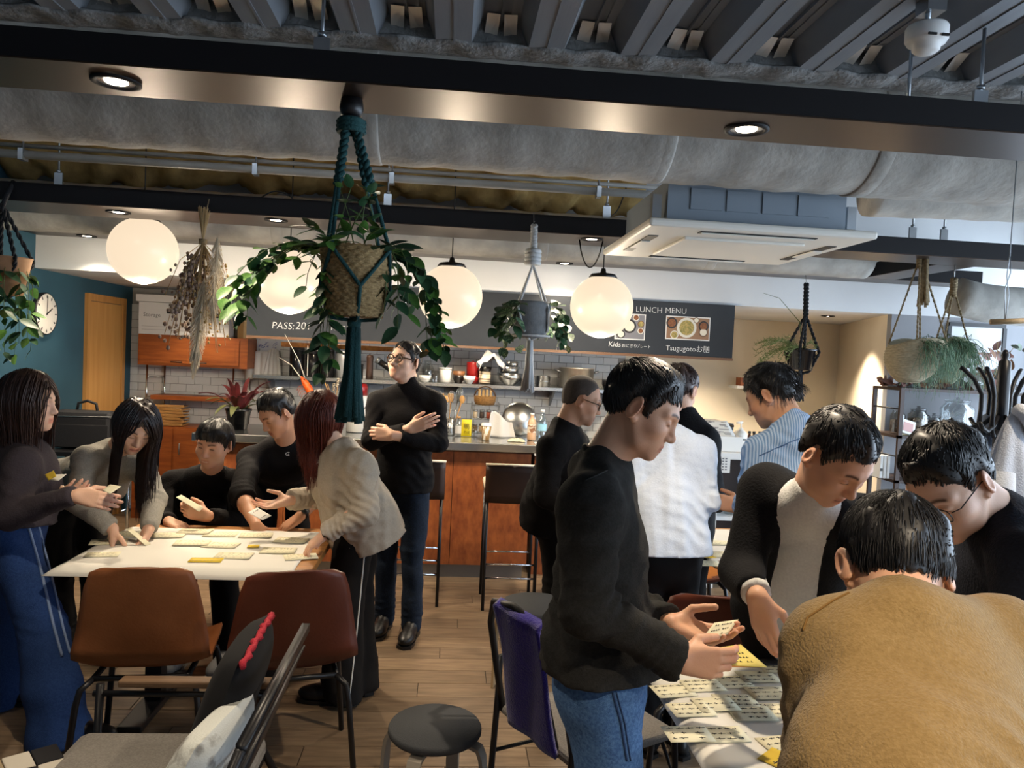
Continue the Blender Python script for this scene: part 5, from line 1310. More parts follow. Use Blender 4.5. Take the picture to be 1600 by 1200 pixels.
# chipboard strip and wall shelf behind the bar
x0, x1, z0, z1 = span(440, 534, 684, 553, 6.55)
tag(MB().cbox(((x0+x1)/2, 6.56, (z0+z1)/2), (x1-x0, .05, z1-z0), .003).build('chipboard_beam', M_osb2), 'orange chipboard beam below the blackboard behind the tassel', 'beam')
ws = thing('wall_shelf', 'long steel wall shelf crowded with kitchenware', 'shelf', (.0, 7.3, 1.34))
WY0, WZ = 7.08, 1.358
MB().box((-1.80, WY0, WZ-.03), (1.72, 7.488, WZ)).build('board', M_steel, ws)
for x in (-1.7, -.8, .1, 1.0, 1.65):
    MB().add([(x-.01, 7.488, WZ-.03), (x+.01, 7.488, WZ-.03), (x+.01, 7.15, WZ-.03), (x-.01, 7.15, WZ-.03), (x-.01, 7.488, WZ-.2), (x+.01, 7.488, WZ-.2)], [(0, 1, 2, 3), (0, 3, 4), (1, 5, 2), (4, 3, 2, 5)], True).build('bracket', M_steeld, ws)
M_blkplast = mat('black_gloss_canister', '#161516', .2); M_wcer = mat('white_ceramic', '#dedcd6', .25); M_redlac = mat('red_lacquer', '#8c1d1c', .3); M_blklac = mat('black_lacquer', '#191514', .3)
M_brnbowl = mat('brown_wood_bowl', '#6b4526', .5); M_alu_ = mat('aluminium_pot', '#b9b3a8', .38, metal=.85, col2='#a79f90', scale=6); M_clear = clear_mat('clear_glass', (.93, .95, .95), .12); M_pale = mat('striped_stoneware', '#b9a88f', .6, col2='#4a3f35', scale=30, stretch=(.1, .1, 3), contrast=(.45, .55))
M_towel = mat('white_cotton_towel', '#cfcdca', .95, bump=.3, bscale=150)
def lz(name, label, cat, px, Y, base_z, prof, m, group=None, n=24, parts=()):
    """lathe-turned thing standing on base_z in that column of the picture; prof in metres"""
    d = Y/ray(px, 560).y; q = hipz(px, d, base_z); q.z = base_z+.0008
    t = thing(name, label, cat, q, group)
    MB().lathe(prof, q, n).build('body', m, t)
    for nm, pr, mm in parts: MB().lathe(pr, q, n).build(nm, mm, t)
    return t, q
def cyl(r, h, b=.004, r2=None):
    r2 = r if r2 is None else r2; return [(0, 0), (r-b, 0), (r, b), (r2, h-b), (r2-b, h), (0, h)]
def cup(r, h, foot=.6, wall=.004): return [(0, .004), (r*foot, 0), (r*foot, .008), (r*.85, h*.45), (r, h), (r-wall, h), (r*.83-wall, h*.45), (0, .012)]
for px, h, w_, lb in ((463, .27, .068, 'tall black canister at the left end of the wall shelf'), (487, .24, .058, 'black canister second from the left on the wall shelf'), (510, .27, .068, 'black canister beside the grey one on the wall shelf')):
    lz('canister', lb, 'canister', px, 7.28, WZ, cyl(w_, h-.03), M_blkplast, 'canisters on the wall shelf', parts=(('lid', [(0, h-.029), (w_*1.02, h-.029), (w_*1.02, h-.004), (w_*.9, h), (0, h)], M_blklac),))
lz('canister', 'pale grey canister on the wall shelf left of the tassel', 'canister', 535, 7.3, WZ, cyl(.068, .23), mat('pale_grey_metal', '#8d8f91', .35, metal=.4), 'canisters on the wall shelf', parts=(('lid', [(0, .2305), (.070, .2305), (.070, .25), (0, .252)], M_steeld),))
lz('jar', 'squat black jar on the wall shelf right of the tassel', 'jar', 558, 7.25, WZ, cyl(.055, .12), M_blkplast, parts=(('lid', [(0, .1205), (.057, .1205), (.057, .14), (0, .142)], M_blklac),))
lz('pepper_mill', 'dark upright mill on the wall shelf', 'mill', 577, 7.25, WZ, [(0, 0), (.035, 0), (.032, .08), (.03, .16), (.034, .2), (.03, .225), (0, .23)], M_darkwood, parts=(('cap', [(.0, .231), (.01, .231), (.01, .245), (0, .25)], M_steeld),))
q = hipz(606, 7.0, WZ); t = thing('hand_grinder', 'black grinder leaning on the wall shelf beside the man in glasses', 'grinder', (q.x, 7.25, WZ))
MB().tube([(q.x+.12, 7.25, WZ+.03), (q.x-.10, 7.25, WZ+.17)], .03, 12).build('barrel', M_blkplast, t); MB().tube([(q.x-.10, 7.25, WZ+.17), (q.x-.13, 7.25, WZ+.189)], .034, 12).build('collar', M_steeld, t); MB().ell((q.x+.11, 7.25, WZ+.031), (.03, .03, .03)).build('base_knob', M_blklac, t)
lz('glass_jug', 'clear glass jug on the wall shelf right of the man in glasses', 'jug', 668, 7.3, WZ, [(0, .003), (.05, 0), (.055, .02), (.06, .12), (.035, .17), (.04, .2), (.037, .2), (.032, .17), (.056, .12), (.05, .022), (0, .01)], M_clear)
lz('bowl', 'small white bowl stacked low on the wall shelf', 'bowl', 664, 7.15, WZ, cup(.06, .06), M_wcer, 'bowls on the wall shelf')
lz('glass_tumbler', 'clear tumbler on the wall shelf by the white canister', 'glass', 679, 7.12, WZ, cup(.04, .11, .85), M_clear)
lz('canister', 'white cylinder canister on the wall shelf', 'canister', 695, 7.25, WZ, cyl(.06, .125), M_wcer, 'canisters on the wall shelf', parts=(('lid', [(0, .1255), (.062, .1255), (.062, .14), (0, .142)], M_wcer),))
lz('bowl', 'brown and black wooden soup bowl on the wall shelf', 'bowl', 716, 7.22, WZ, cup(.06, .075), M_blklac, 'bowls on the wall shelf', parts=(('second_bowl', [(.058, .076), (.062, .115), (.058, .115), (.05, .08)], M_brnbowl),))
lz('stacked_box', 'tall red lacquer box on the wall shelf', 'box', 738, 7.3, WZ, [(0, 0), (.062, 0), (.062, .06), (.06, .062), (.062, .064), (.062, .2), (.058, .205), (0, .206)], M_redlac, n=28, parts=(('knob', [(.01, .2065), (.012, .215), (0, .218)], M_redlac),))
lz('bowl', 'white footed bowl in front of the red lacquer box', 'bowl', 733, 7.12, WZ, cup(.058, .075, .45), M_wcer, 'bowls on the wall shelf')
lz('bowl_stack', 'stack of striped stoneware bowls under the white towel', 'bowls', 757, 7.2, WZ, [(0, 0), (.045, 0), (.055, .03), (.05, .032), (.057, .06), (.05, .062), (.058, .09), (.05, .092), (.058, .12), (.05, .12), (0, .1)], M_pale, parts=(('dark_bowl', [(.05, .121), (.064, .165), (.06, .165), (.046, .125)], M_blklac),))
t, q = lz('mixing_bowl', 'large steel mixing bowl on the wall shelf, bottom of its stack', 'bowl', 796, 7.24, WZ, cup(.125, .115, .45), M_steel, 'steel mixing bowls')
zb = WZ+.075
lz('mixing_bowl', 'steel mixing bowl tilted in the middle of the stack', 'bowl', 795, 7.24, zb, cup(.105, .105, .45), M_steel, 'steel mixing bowls')
lz('mixing_bowl', 'smallest steel mixing bowl on top of the stack', 'bowl', 798, 7.24, zb+.07, cup(.085, .085, .45), M_chrome, 'steel mixing bowls')
tw = thing('kitchen_towel', 'crumpled white towel thrown over the bowls on the wall shelf', 'towel', (0, 7.2, WZ+.15)); q = hipz(769, 7.0, WZ+.23)
def twl(u, v):
    a, b = u*2-1, v*2-1; return (q.x+a*.12+.02*math.sin(v*9), 7.18+b*.09, q.z+.07-.12*a*a-.05*b*b+.02*math.sin(u*14+v*5)+.015*math.sin(v*17))
MB().grid(twl, 20, 16, .006).build('cloth', M_towel, tw)
lz('saucepan', 'small steel saucepan on the wall shelf behind the white tassel', 'saucepan', 848, 7.25, WZ, [(0, 0), (.062, 0), (.066, .006), (.066, .10), (.07, .104), (.064, .104), (.06, .01), (0, .01)], M_steel, parts=(('rivet_band', [(.067, .05), (.067, .056)], M_steeld),))
lz('saucepan', 'shallow steel pan beside the small saucepan', 'saucepan', 823, 7.2, WZ, [(0, 0), (.055, 0), (.06, .006), (.06, .07), (.064, .073), (.056, .073), (.054, .01), (0, .01)], M_steeld)
t, q = lz('stock_pot', 'big aluminium stock pot on the wall shelf', 'pot', 900, 7.28, WZ, [(0, 0), (.155, 0), (.165, .012), (.165, .185), (.172, .19), (.172, .195), (.16, .195), (.158, .02), (0, .015)], M_alu_, n=40)
for s_ in (-1, 1): MB().tube([(q.x+s_*.164, q.y-.05, q.z+.15), (q.x+s_*.205, q.y-.045, q.z+.165), (q.x+s_*.215, q.y, q.z+.17), (q.x+s_*.205, q.y+.045, q.z+.165), (q.x+s_*.164, q.y+.05, q.z+.15)], .008).build('handle', M_steeld, t)
lz('pan', 'black pan on the right end of the wall shelf', 'pan', 964, 7.25, WZ, [(0, 0), (.13, 0), (.15, .05), (.15, .09), (.145, .09), (.14, .05), (0, .01)], M_blkplast, parts=(('rim', [(.151, .088), (.153, .095), (.148, .095)], M_steeld),))
# white cloths and a note on the tiles
for k, (px, py, w_, h_) in enumerate(((405, 549, .26, .24), (428, 548, .17, .24))):
    q = atY(px, py, 7.45); t = thing('hanging_cloth', ('wide white cloth', 'gathered white cloth')[k]+' hung on the tiled wall above the leaning man', 'cloth', q)
    def hc(u, v, q=q, w_=w_, h_=h_, k=k):
        s_ = u*2-1; return (q.x+s_*w_/2*(.55+.45*v if k else 1-.1*v), 7.455-.03*v-.02*abs(math.sin(u*11+k)), q.z-h_*v*(1+.25*(abs(s_) if k == 0 else (1-abs(s_))))+.03*(1-abs(s_))*(1-v)*k)
    MB().grid(hc, 22, 12, .004).build('cloth', M_towel, t); MB().tube([(q.x, 7.487, q.z+.02), (q.x, 7.45, q.z+.015), (q.x, 7.445, q.z+.03)], .004).build('hook', M_steeld, t)
x0, x1, z0, z1 = span(399, 531, 437, 549, 7.485)
pn = thing('wall_note', 'note with blue handwriting taped to the tiles', 'note', ((x0+x1)/2, 7.486, z0)); MB().box((x0, 7.4835, z0), (x1, 7.4855, z1)).build('sheet', mat('note_paper', '#c6cad2', .9), pn)
sk = MB(); rr = random.Random(4); M_blueink = mat('blue_ink', '#39479a', .8)
for k in range(26):
    x = x0+.03+rr.random()*(x1-x0-.06); z = z0+.02+rr.random()*(z1-z0-.05); sk.tube([(x, 7.483, z), (x+.012, 7.483, z+.02*rr.random()), (x+.03*rr.random(), 7.483, z+.012)], .0018, 4)
sk.build('scribble', M_blueink, pn)
# ---- things on the steel bar top
BZ = 1.006
M_utw = mat('wooden_spoon', '#b8894e', .6); M_perf = mat('perforated_steel', '#9a9c9c', .35, metal=.9); M_yel = mat('yellow_packet', '#d9c21a', .5)
def utensil_pot(label, px, Y, n, seed):
    t, q = lz('utensil_holder', label, 'utensil holder', px, Y, BZ, [(0, 0), (.042, 0), (.044, .004), (.044, .13), (.041, .13), (.04, .008), (0, .006)], M_perf, 'utensil holders on the bar')
    h = MB()
    for i in range(14):
        for j in range(4):
            a = 2*math.pi*i/14; c = Vector((q.x+.0445*math.cos(a), q.y+.0445*math.sin(a), q.z+.025+j*.027)); h.lathe([(.0045, 0), (0, .0006)], c, 6, rotmat((0, 0, 1), (math.cos(a), math.sin(a), 0)) if False else Matrix.Rotation(a, 3, 'Z') @ Matrix.Rotation(math.pi/2, 3, 'Y'))
    h.build('holes', M_cable, t)
    r = random.Random(seed)
    for i in range(n):
        a = r.random()*6.28; tilt = .03+.04*r.random(); L_ = .20+.08*r.random(); b = Vector((q.x+.02*math.cos(a), q.y+.02*math.sin(a), q.z+.02)); e = b+Vector((tilt*math.cos(a), tilt*math.sin(a)*.5, L_))
        kind = (i+seed) % 4; m = M_utw if kind in (0, 2) else M_steel; name = ('wooden_spoon', 'whisk', 'spatula', 'ladle')[kind]
        u = thing(name, {'wooden_spoon': 'wooden spoon', 'whisk': 'wire whisk', 'spatula': 'flat wooden spatula', 'ladle': 'steel ladle'}[name]+' standing in the '+label.split(' on')[0]+', %s put in' % ORD[i], name.replace('_', ' '), b, 'utensils in the holders')
        MB().tube([b, e], [.004, .005], 6).build('handle', m, u); d = (e-b).normalized()
        if kind == 0: MB().ell(e+d*.025, (.022, .008, .032)).build('bowl', m, u)
        elif kind == 1:
            wk = MB()
            for j in range(5):
                aa = math.pi*j/5; wv = Vector((math.cos(aa), math.sin(aa), 0)); wk.tube([e+d*(.09*(1-math.cos(x_))/2)+wv*.026*math.sin(x_)*(1 if k_ < 7 else 1) for k_, x_ in enumerate([math.pi*z_/7 for z_ in range(8)])], .0012, 4); wk.tube([e+d*(.09*(1-math.cos(x_))/2)-wv*.026*math.sin(x_) for x_ in [math.pi*z_/7 for z_ in range(8)]], .0012, 4)
            wk.build('wires', M_steel, u)
        elif kind == 2: MB().cbox(e+d*.03, (.045, .006, .07), .003).build('blade', m, u)
        else: MB().ell(e+d*.02, (.032, .02, .03)).build('bowl', m, u)
utensil_pot('perforated steel pot of spoons on the bar beside the man in glasses', 684, 5.86, 5, 0)
utensil_pot('perforated steel pot of whisks on the bar, right of the spoons', 702, 5.9, 5, 1)
M_tumb = M_clear
t, q = lz('glass_bottle', 'small dark-labelled glass bottle beside the yellow packet', 'bottle', 716, 5.86, BZ, [(0, 0), (.024, 0), (.026, .005), (.026, .09), (.012, .11), (.012, .135), (0, .135)], M_clear, parts=(('label', [(.0265, .02), (.0265, .08)], M_towel), ('cap', [(0, .136), (.014, .136), (.014, .15), (0, .15)], M_utw)))
x0, x1, z0, z1 = span(721, 664, 736, 688, 5.82)
t = thing('snack_packet', 'bright yellow packet with black lettering on the bar', 'packet', ((x0+x1)/2, 5.82, BZ)); zt = BZ+.13
def pk(sgn): return lambda u, v: ((x0+x1)/2+(u-.5)*.078, 5.82+sgn*(.018*math.sin(math.pi*u)*math.sin(math.pi*v)**.6+.0005), BZ+.001+.13*v)
MB().grid(pk(-1), 8, 10).grid(lambda u, v: pk(1)(1-u, v), 8, 10).build('pouch', M_yel, t)
place_text('lettering', '鴨', .05, Matrix.Translation(((x0+x1)/2-.025, 5.798, BZ+.06)) @ Matrix.Rotation(math.pi/2, 4, 'X'), M_cable, t); place_text('lettering', 'そば', .026, Matrix.Translation(((x0+x1)/2-.025, 5.80, BZ+.025)) @ Matrix.Rotation(math.pi/2, 4, 'X'), M_cable, t)
lz('glass_tumbler', 'small clear tumbler right of the yellow packet', 'glass', 741, 5.85, BZ, cup(.026, .075, .85), M_clear)
# wire rack with jars and a wicker basket on it
q = hipz(756, 5.9, BZ); t = thing('wire_rack', 'two-tier wire rack with jars on the bar', 'rack', (q.x, 5.98, BZ)); rx0, rx1 = q.x-.10, q.x+.115
for x in (rx0, rx1):
    for y in (5.9, 6.06): MB().tube([(x, y, BZ), (x, y, BZ+.26)], .004, 6).build('post', M_steeld, t)
for z in (BZ+.02, BZ+.13, BZ+.235):
    g_ = MB().tube([(rx0, 5.9, z), (rx1, 5.9, z), (rx1, 6.06, z), (rx0, 6.06, z), (rx0, 5.9, z)], .0035, 6)
    for k in range(1, 8): x = rx0+(rx1-rx0)*k/8; g_.tube([(x, 5.9, z), (x, 6.06, z)], .002, 4)
    g_.build('tier', M_steeld, t)
M_spice = [mat('spice_%s' % c, c, .6) for c in ('#6b4a2a', '#b7a58a', '#3c2f28', '#8a3b22')]
n_ = 0
for z, cnt in ((BZ+.0245, 4), (BZ+.1345, 4)):
    for k in range(cnt):
        x = rx0+.028+k*.053; j = thing('spice_jar', 'small spice jar on the '+('lower' if z < BZ+.1 else 'upper')+' tier of the wire rack, %s from the left' % ORD[k], 'jar', (x, 5.95, z), 'spice jars on the wire rack')
        MB().lathe(cyl(.019, .05), (x, 5.95, z), 14).build('glass', M_spice[(k+n_) % 4], j); MB().lathe([(0, .0505), (.02, .0505), (.02, .066), (0, .067)], (x, 5.95, z), 14).build('lid', M_steeld, j)
    n_ += 1
M_wick = mat('wicker_brown', '#9a713c', .7, col2='#6d4a22', scale=60, stretch=(1, 1, 4), bump=.6, bscale=150)
q = Vector((rx0+.1, 5.98, BZ+.2395)); t = thing('wicker_basket', 'small wicker basket of packets on top of the wire rack', 'basket', q)
MB().lathe([(0, 0), (.075, 0), (.085, .03), (.088, .07), (.083, .07), (.08, .03), (0, .01)], q, 24).build('body', M_wick, t)
MB().tube([(q.x-.085+.17*k/12, q.y, q.z+.07+.075*math.sin(math.pi*k/12)**.6) for k in range(13)], .006, 6).build('handle', mat('dark_cane', '#4a3018', .6), t)
for k in range(4): 
    o = thing('sugar_packet', 'tan packet standing in the wicker basket, %s from the left' % ORD[k], 'packet', q+Vector((-.045+k*.03, 0, .012)), 'packets in the wicker basket'); MB().cbox(q+Vector((-.045+k*.03, -.01+.012*(k % 2), .062)), (.022, .012, .1), .004, Rz(.2*k)).build('sleeve', mat('kraft_tan', '#b28f5d', .8), o); MB().cbox(q+Vector((-.045+k*.03, -.01+.012*(k % 2), .117)), (.02, .008, .008), .002, Rz(.2*k)).build('fold', mat('kraft_tan', '#b28f5d'), o)
# paper coffee cup
t, q = lz('paper_cup', 'paper coffee cup with white lid and brown print on the bar', 'cup', 759, 5.62, BZ, [(0, .002), (.027, 0), (.029, .003), (.038, .105), (0, .106)], mat('cup_print', '#8a6a3c', .6, col2='#d8d2c4', scale=24, stretch=(1.6, 1.6, .25), contrast=(.5, .56)), parts=(('lid', [(0, .107), (.040, .107), (.041, .112), (.037, .118), (.036, .128), (.03, .13), (0, .128)], M_wcer), ('foot_band', [(.0272, .001), (.0305, .03)], M_wcer)))
# draped cloth and round tray
q = hipz(779, 5.75, BZ); t = thing('kitchen_towel', 'limp white cloth hanging beside the round tray on the bar', 'towel', (q.x, 5.85, BZ))
def dc(u, v):
    a = u*2-1; return (q.x-.06+.17*u+.03*v*a, 5.86-.03*v+.02*math.sin(u*9), BZ+.002+.19*(1-v)*(1-.35*u)+.02*math.sin(u*6)*(1-v))
MB().grid(dc, 16, 12, .004).build('cloth', M_towel, t); MB().tube([(q.x-.06, 5.875, BZ), (q.x-.06, 5.875, BZ+.2)], .004).build('rail', M_steeld, t)
q = hipz(812, 5.95, BZ); t = thing('round_tray', 'round steel tray standing upright on the bar', 'tray', (q.x, 6.02, BZ))
Rt = Matrix.Rotation(math.radians(76), 3, 'X')
MB().lathe([(0, 0), (.12, 0), (.13, -.012), (.136, -.012), (.136, -.006), (.124, .008), (0, .006)], (q.x, 6.0, BZ+.137), 40, Rt).build('dish', M_steel, t); MB().lathe([(.134, -.014), (.139, -.010), (.134, -.006)], (q.x, 6.0, BZ+.137), 40, Rt).build('rim', M_steeld, t)
M_tea = mat('milk_tea', '#c79f7c', .3); M_pet = clear_mat('pet_plastic', (.85, .93, .97), .14)
bot = [(0, 0), (.03, 0), (.034, .006), (.034, .05), (.031, .06), (.034, .07), (.034, .13), (.028, .15), (.014, .175), (.014, .19), (0, .19)]
lz('drink_bottle', 'bottle of milky tea on the bar beside the round tray', 'bottle', 830, 5.75, BZ, bot, M_tea, 'drink bottles on the bar', parts=(('label', [(.0345, .06), (.0345, .125)], mat('tea_label', '#e0d3bf', .5, col2='#8a5b3a', scale=40, contrast=(.52, .58))), ('cap', [(0, .191), (.016, .191), (.016, .208), (0, .209)], M_wcer)))
lz('drink_bottle', 'clear water bottle on the bar beside the milky tea', 'bottle', 846, 5.72, BZ, [(r, z*1.15) for r, z in bot], M_pet, 'drink bottles on the bar', parts=(('label', [(.0345, .08), (.0345, .13)], mat('water_label', '#8fc1d8', .5)), ('cap', [(0, .2195), (.016, .2195), (.016, .237), (0, .238)], M_wcer)))
q = hipz(808, 5.58, BZ); t = thing('crumpled_wrapper', 'crumpled cream wrapper on the steel bar top', 'wrapper', (q.x, 5.6, BZ))
def cw(u, v): return (q.x-.065+.13*u, 5.56+.09*v, BZ+.004+.012*(1+math.sin(u*19+4*math.sin(v*7)))*math.sin(math.pi*u)**.5*math.sin(math.pi*v)**.5)
MB().grid(cw, 22, 14, .002).build('film', mat('cream_wrapper', '#d6c7a2', .5), t)
q = hipz(683, 5.55, BZ); t = thing('crumpled_napkin', 'crumpled white napkin at the bar edge by the spoons', 'napkin', (q.x, 5.58, BZ))
def nk_(u, v): return (q.x-.05+.1*u, 5.54+.08*v, BZ+.004+.02*(1+math.sin(u*15+5*math.sin(v*8)))*math.sin(math.pi*u)**.5*math.sin(math.pi*v)**.5)
MB().grid(nk_, 18, 12, .002).build('tissue', M_wcer, t)
# white dispenser with gooseneck tap, red lid
q = hipz(556, 5.75, BZ); t = thing('drink_dispenser', 'white dispenser with red lid and curved tap behind the auburn-haired woman', 'dispenser', (q.x, 5.85, BZ))
MB().lathe([(0, 0), (.075, 0), (.08, .006), (.08, .26), (.07, .28), (0, .281)], (q.x, 5.85, BZ), 28).build('tank', M_wcer, t); MB().lathe([(0, .282), (.072, .282), (.072, .345), (.06, .37), (0, .375)], (q.x, 5.85, BZ), 28).build('lid', M_redlac, t)
MB().tube([(q.x+.05, 5.77, BZ+.10), (q.x+.05, 5.73, BZ+.17), (q.x+.075, 5.71, BZ+.2), (q.x+.1, 5.70, BZ+.17)], .007, 8).build('tap', M_chrome, t)
# vase with dried stems and the shrimp ornament
q = hipz(487, 5.62, BZ); t = thing('stem_vase', 'pale vase with dried thistle stems behind the auburn-haired woman', 'vase', (q.x+.1, 5.72, BZ))
vx = q.x+.14
MB().lathe([(0, 0), (.04, 0), (.06, .05), (.055, .12), (.03, .18), (.034, .21), (.03, .21), (.026, .18), (0, .02)], (vx, 5.72, BZ), 24).build('vessel', M_wcer, t)
for k, (tx, ty) in enumerate(((522, 600), (529, 592), (505, 590), (512, 600))):
    e = atY(tx, ty, 5.72); b = Vector((vx, 5.72, BZ+.15)); MB().tube([b, b.lerp(e, .5)+Vector((.01, 0, .01)), e], .003, 5).build('stem', M_utw, t)
    if k < 2:
        g_ = MB()
        for i in range(5): g_.ell(b.lerp(e, .78+.055*i), (.012, .012, .007))
        g_.build('seed_head', mat('seed_head', '#cdbfa8', .8, col2='#3a3028', scale=90), t)
sh = thing('shrimp_ornament', 'orange shrimp ornament with long white feelers above the auburn hair', 'ornament', (q.x, 5.62, BZ))
M_shr = mat('orange_shrimp', '#d9601c', .45, col2='#b8400f', scale=40)
a, b = atY(470, 588, 5.62), atY(490, 628, 5.62); pts = [a.lerp(b, k/8)+Vector((.012*math.sin(k/8*3), 0, 0)) for k in range(9)]
MB().tube(pts, [.006, .016, .024, .027, .028, .027, .025, .021, .016], 12).build('body', M_shr, sh)
MB().tube([b, Vector((b.x, 5.62, BZ))], .006, 6).build('stick', M_utw, sh)
for s_ in (-1, 1): MB().ell(a.lerp(b, .12)+Vector((s_*.016, -.012, 0)), (.006, .006, .006)).build('eye', M_cable, sh)
for pts_ in (((470, 590), (455, 570), (432, 556)), ((476, 590), (468, 565), (445, 522)), ((480, 588), (481, 560), (481, 540))):
    MB().tube([atY(x, y, 5.61) for x, y in pts_], [.0035, .0025, .0012], 5).build('feeler', mat('pale_feeler', '#d9cfc2', .6), sh)
lg = MB()
for k in range(6): p_ = a.lerp(b, .3+.1*k); lg.tube([p_, p_+Vector((-.04, -.02, -.02)), p_+Vector((-.05, -.02, -.05))], .002, 4)
lg.build('legs', M_shr, sh)
# dark-leaved plant in black pot at the left end of the bar
q = hipz(372, 5.6, BZ); pl = thing('potted_plant', 'potted plant with maroon and green strap leaves behind the seated man', 'potted plant', (q.x, 5.72, BZ))
MB().lathe([(0, 0), (.065, 0), (.09, .14), (.095, .14), (.095, .155), (.085, .155), (.08, .13), (0, .12)], (q.x, 5.72, BZ), 24).build('pot', M_blkplast, pl)
def strap_leaf(b, e, w_, up_, m, parent, name='leaf', fold=.2):
    b, e = Vector(b), Vector(e); side = (e-b).cross(Vector((0, 0, 1))).normalized()
    def lf(u, v):
        c = b.lerp(e, v)+Vector((0, 0, up_*math.sin(math.pi*v))); return c+side*(u*2-1)*w_*math.sin(math.pi*min(1, .12+.88*v))**.7+Vector((0, 0, fold*w_*abs(u*2-1)))
    return MB().grid(lf, 5, 10, .0012).build(name, m, parent)
M_lf1 = mat('maroon_leaf', '#4a1a1f', .5, col2='#6d2a2a', scale=20); M_lf2 = mat('olive_leaf', '#4b5230', .5, col2='#6d6b3c', scale=20)
rr = random.Random(5)
for k in range(26):
    a = rr.random()*6.28; L_ = .14+.14*rr.random(); b = Vector((q.x+.03*math.cos(a), 5.72+.03*math.sin(a), BZ+.14)); e = b+Vector((L_*math.cos(a), .5*L_*math.sin(a)-.03, .10+.14*rr.random()-.14*(k % 3 == 0)))
    strap_leaf(b, e, .018+.012*rr.random(), .05, M_lf1 if k % 3 else M_lf2, pl)
# ---- wall cabinet unit at the left
x0, x1, z0, z1 = span(215, 521, 385, 577, 7.14)
cb = thing('wall_cabinet', 'teak wall cabinet with two flap doors on steel rails', 'cabinet', ((x0+x1)/2, 7.3, z0))
MB().box((x0, 7.16, z0), (x1, 7.485, z1)).build('body', M_teak, cb); xm = x0+(x1-x0)*.49
for a, b, hx in ((x0+.02, xm-.004, .72), (xm+.004, x1-.075, .2)):
    dr = MB().box((a, 7.147, z0+.025), (b, 7.159, z1-.02)).build('door', M_teak, cb)
    MB().box((a+.03, 7.1435, z0+.055), (b-.03, 7.1465, z1-.05)).build('panel', M_teak, dr); hc_ = a+(b-a)*hx
    MB().tube([(hc_-.045, 7.147, z0+.04), (hc_-.045, 7.13, z0+.038), (hc_+.045, 7.13, z0+.038), (hc_+.045, 7.147, z0+.04)], .006, 6).build('handle', M_darkwood, dr)
for x in (x0+.03, x0+.13, x1-.16, x1-.05): MB().tube([(x, 7.3 if x in (x0+.03, x1-.16) else 7.47, .85), (x, 7.3 if x in (x0+.03, x1-.16) else 7.47, z0)], .009, 8).build('rail', M_chrome, cb)
for x in (x0+.03, x1-.16):
    for z in (z0-.12, z0-.3): MB().tube([(x, 7.3, z), (x+.1, 7.47, z)], .006, 6).build('rung', M_chrome, cb)
s0, s1, r0, r1 = span(235, 617, 345, 628, 7.2); MB().box((s0, 7.2, r0), (s1+.05, 7.47, r1)).build('lower_shelf', M_teak, cb)
lo_ = thing('base_cabinet', 'teak base cabinet below the wall shelf unit', 'cabinet', ((x0+x1)/2, 7.3, 0)); MB().box((x0, 7.1, .0), (x1+.1, 7.485, .845)).build('body', M_teak, lo_)
for k in range(3): a = x0+.01+k*(x1+.1-x0)/3; dr = MB().box((a, 7.085, .1), (a+(x1+.1-x0)/3-.02, 7.099, .83)).build('door', M_teak, lo_); MB().tube([(a+.05, 7.083, .6), (a+.05, 7.07, .6), (a+.05, 7.07, .7), (a+.05, 7.083, .7)], .005, 6).build('handle', M_steeld, dr)
a = hipz(262, 7.0, .9)
for k in range(7):
    z = .8515+k*.028; t = thing('wooden_tray', 'thin wooden tray in the stack on the base cabinet, %s from the bottom' % ORD[k], 'tray', (a.x, 7.25, z), 'stacked wooden trays')
    R = Rz(.12*math.sin(k*2.3)); MB().cbox((a.x+.015*math.sin(k*3.1), 7.25, z+.005), (.30, .2, .010), .003, R).build('base', M_utw, t)
    MB().cbox(Vector((a.x+.015*math.sin(k*3.1), 7.25, z+.0175))+R @ Vector((0, -.095, 0)), (.30, .012, .014), .003, R).build('rim', M_utw, t)
M_cart = mat('white_carton', '#c9c8c6', .7); M_kraft = mat('kraft_carton', '#a8834f', .8)
def carton(label, xa, xb, za, zb_, y0_, y1_, lid=True, text=False):
    t = thing('storage_box', label, 'box', ((xa+xb)/2, (y0_+y1_)/2, za), 'white storage boxes on the cabinet')
    b = MB().box((xa, y0_, za), (xb, y1_, zb_-.07)).build('body', M_cart, t)
    MB().cbox(((xa+xb)/2, (y0_+y1_)/2, zb_-.034), (xb-xa+.05, y1_-y0_+.03, .066), .004).build('lid', M_cart, t)
    cx = (xa+xb)/2; MB().cbox((cx+.05, y0_-.001, zb_-.145), (.10, .004, .04), .0015).build('hand_hole', M_cable, t)
    MB().box((xa+.03, y0_-.0012, za+.04), (xb-.05, y0_-.0002, za+.043)).box((xa+.03, y0_-.0012, za+.07), (xb-.05, y0_-.0002, za+.073)).build('printed_lines', mat('print_grey', '#8b8b8b'), t)
    if text: place_text('lettering', 'Storage', .05, Matrix.Translation((xa+.04, y0_-.001, zb_-.20)) @ Matrix.Rotation(math.pi/2, 4, 'X'), mat('print_dark', '#55555a'), t)
carton('white lidded storage box at the left on the teak cabinet', x0+.005, x0+.50, z1+.001, z1+.36, 7.14, 7.47, text=True)
carton('white lidded storage box at the right on the teak cabinet behind the dried flowers', x0+.565, x0+.80, z1+.001, z1+.34, 7.16, 7.47)
t = thing('storage_box', 'small brown carton at the right end of the teak cabinet', 'box', (x1-.06, 7.35, z1)); MB().box((x1-.135, 7.3, z1+.001), (x1+.0, 7.45, z1+.21)).build('body', M_kraft, t); MB().box((x1-.08, 7.298, z1+.001), (x1-.055, 7.2995, z1+.21)).build('tape', mat('tape', '#c2a878', .4), t)
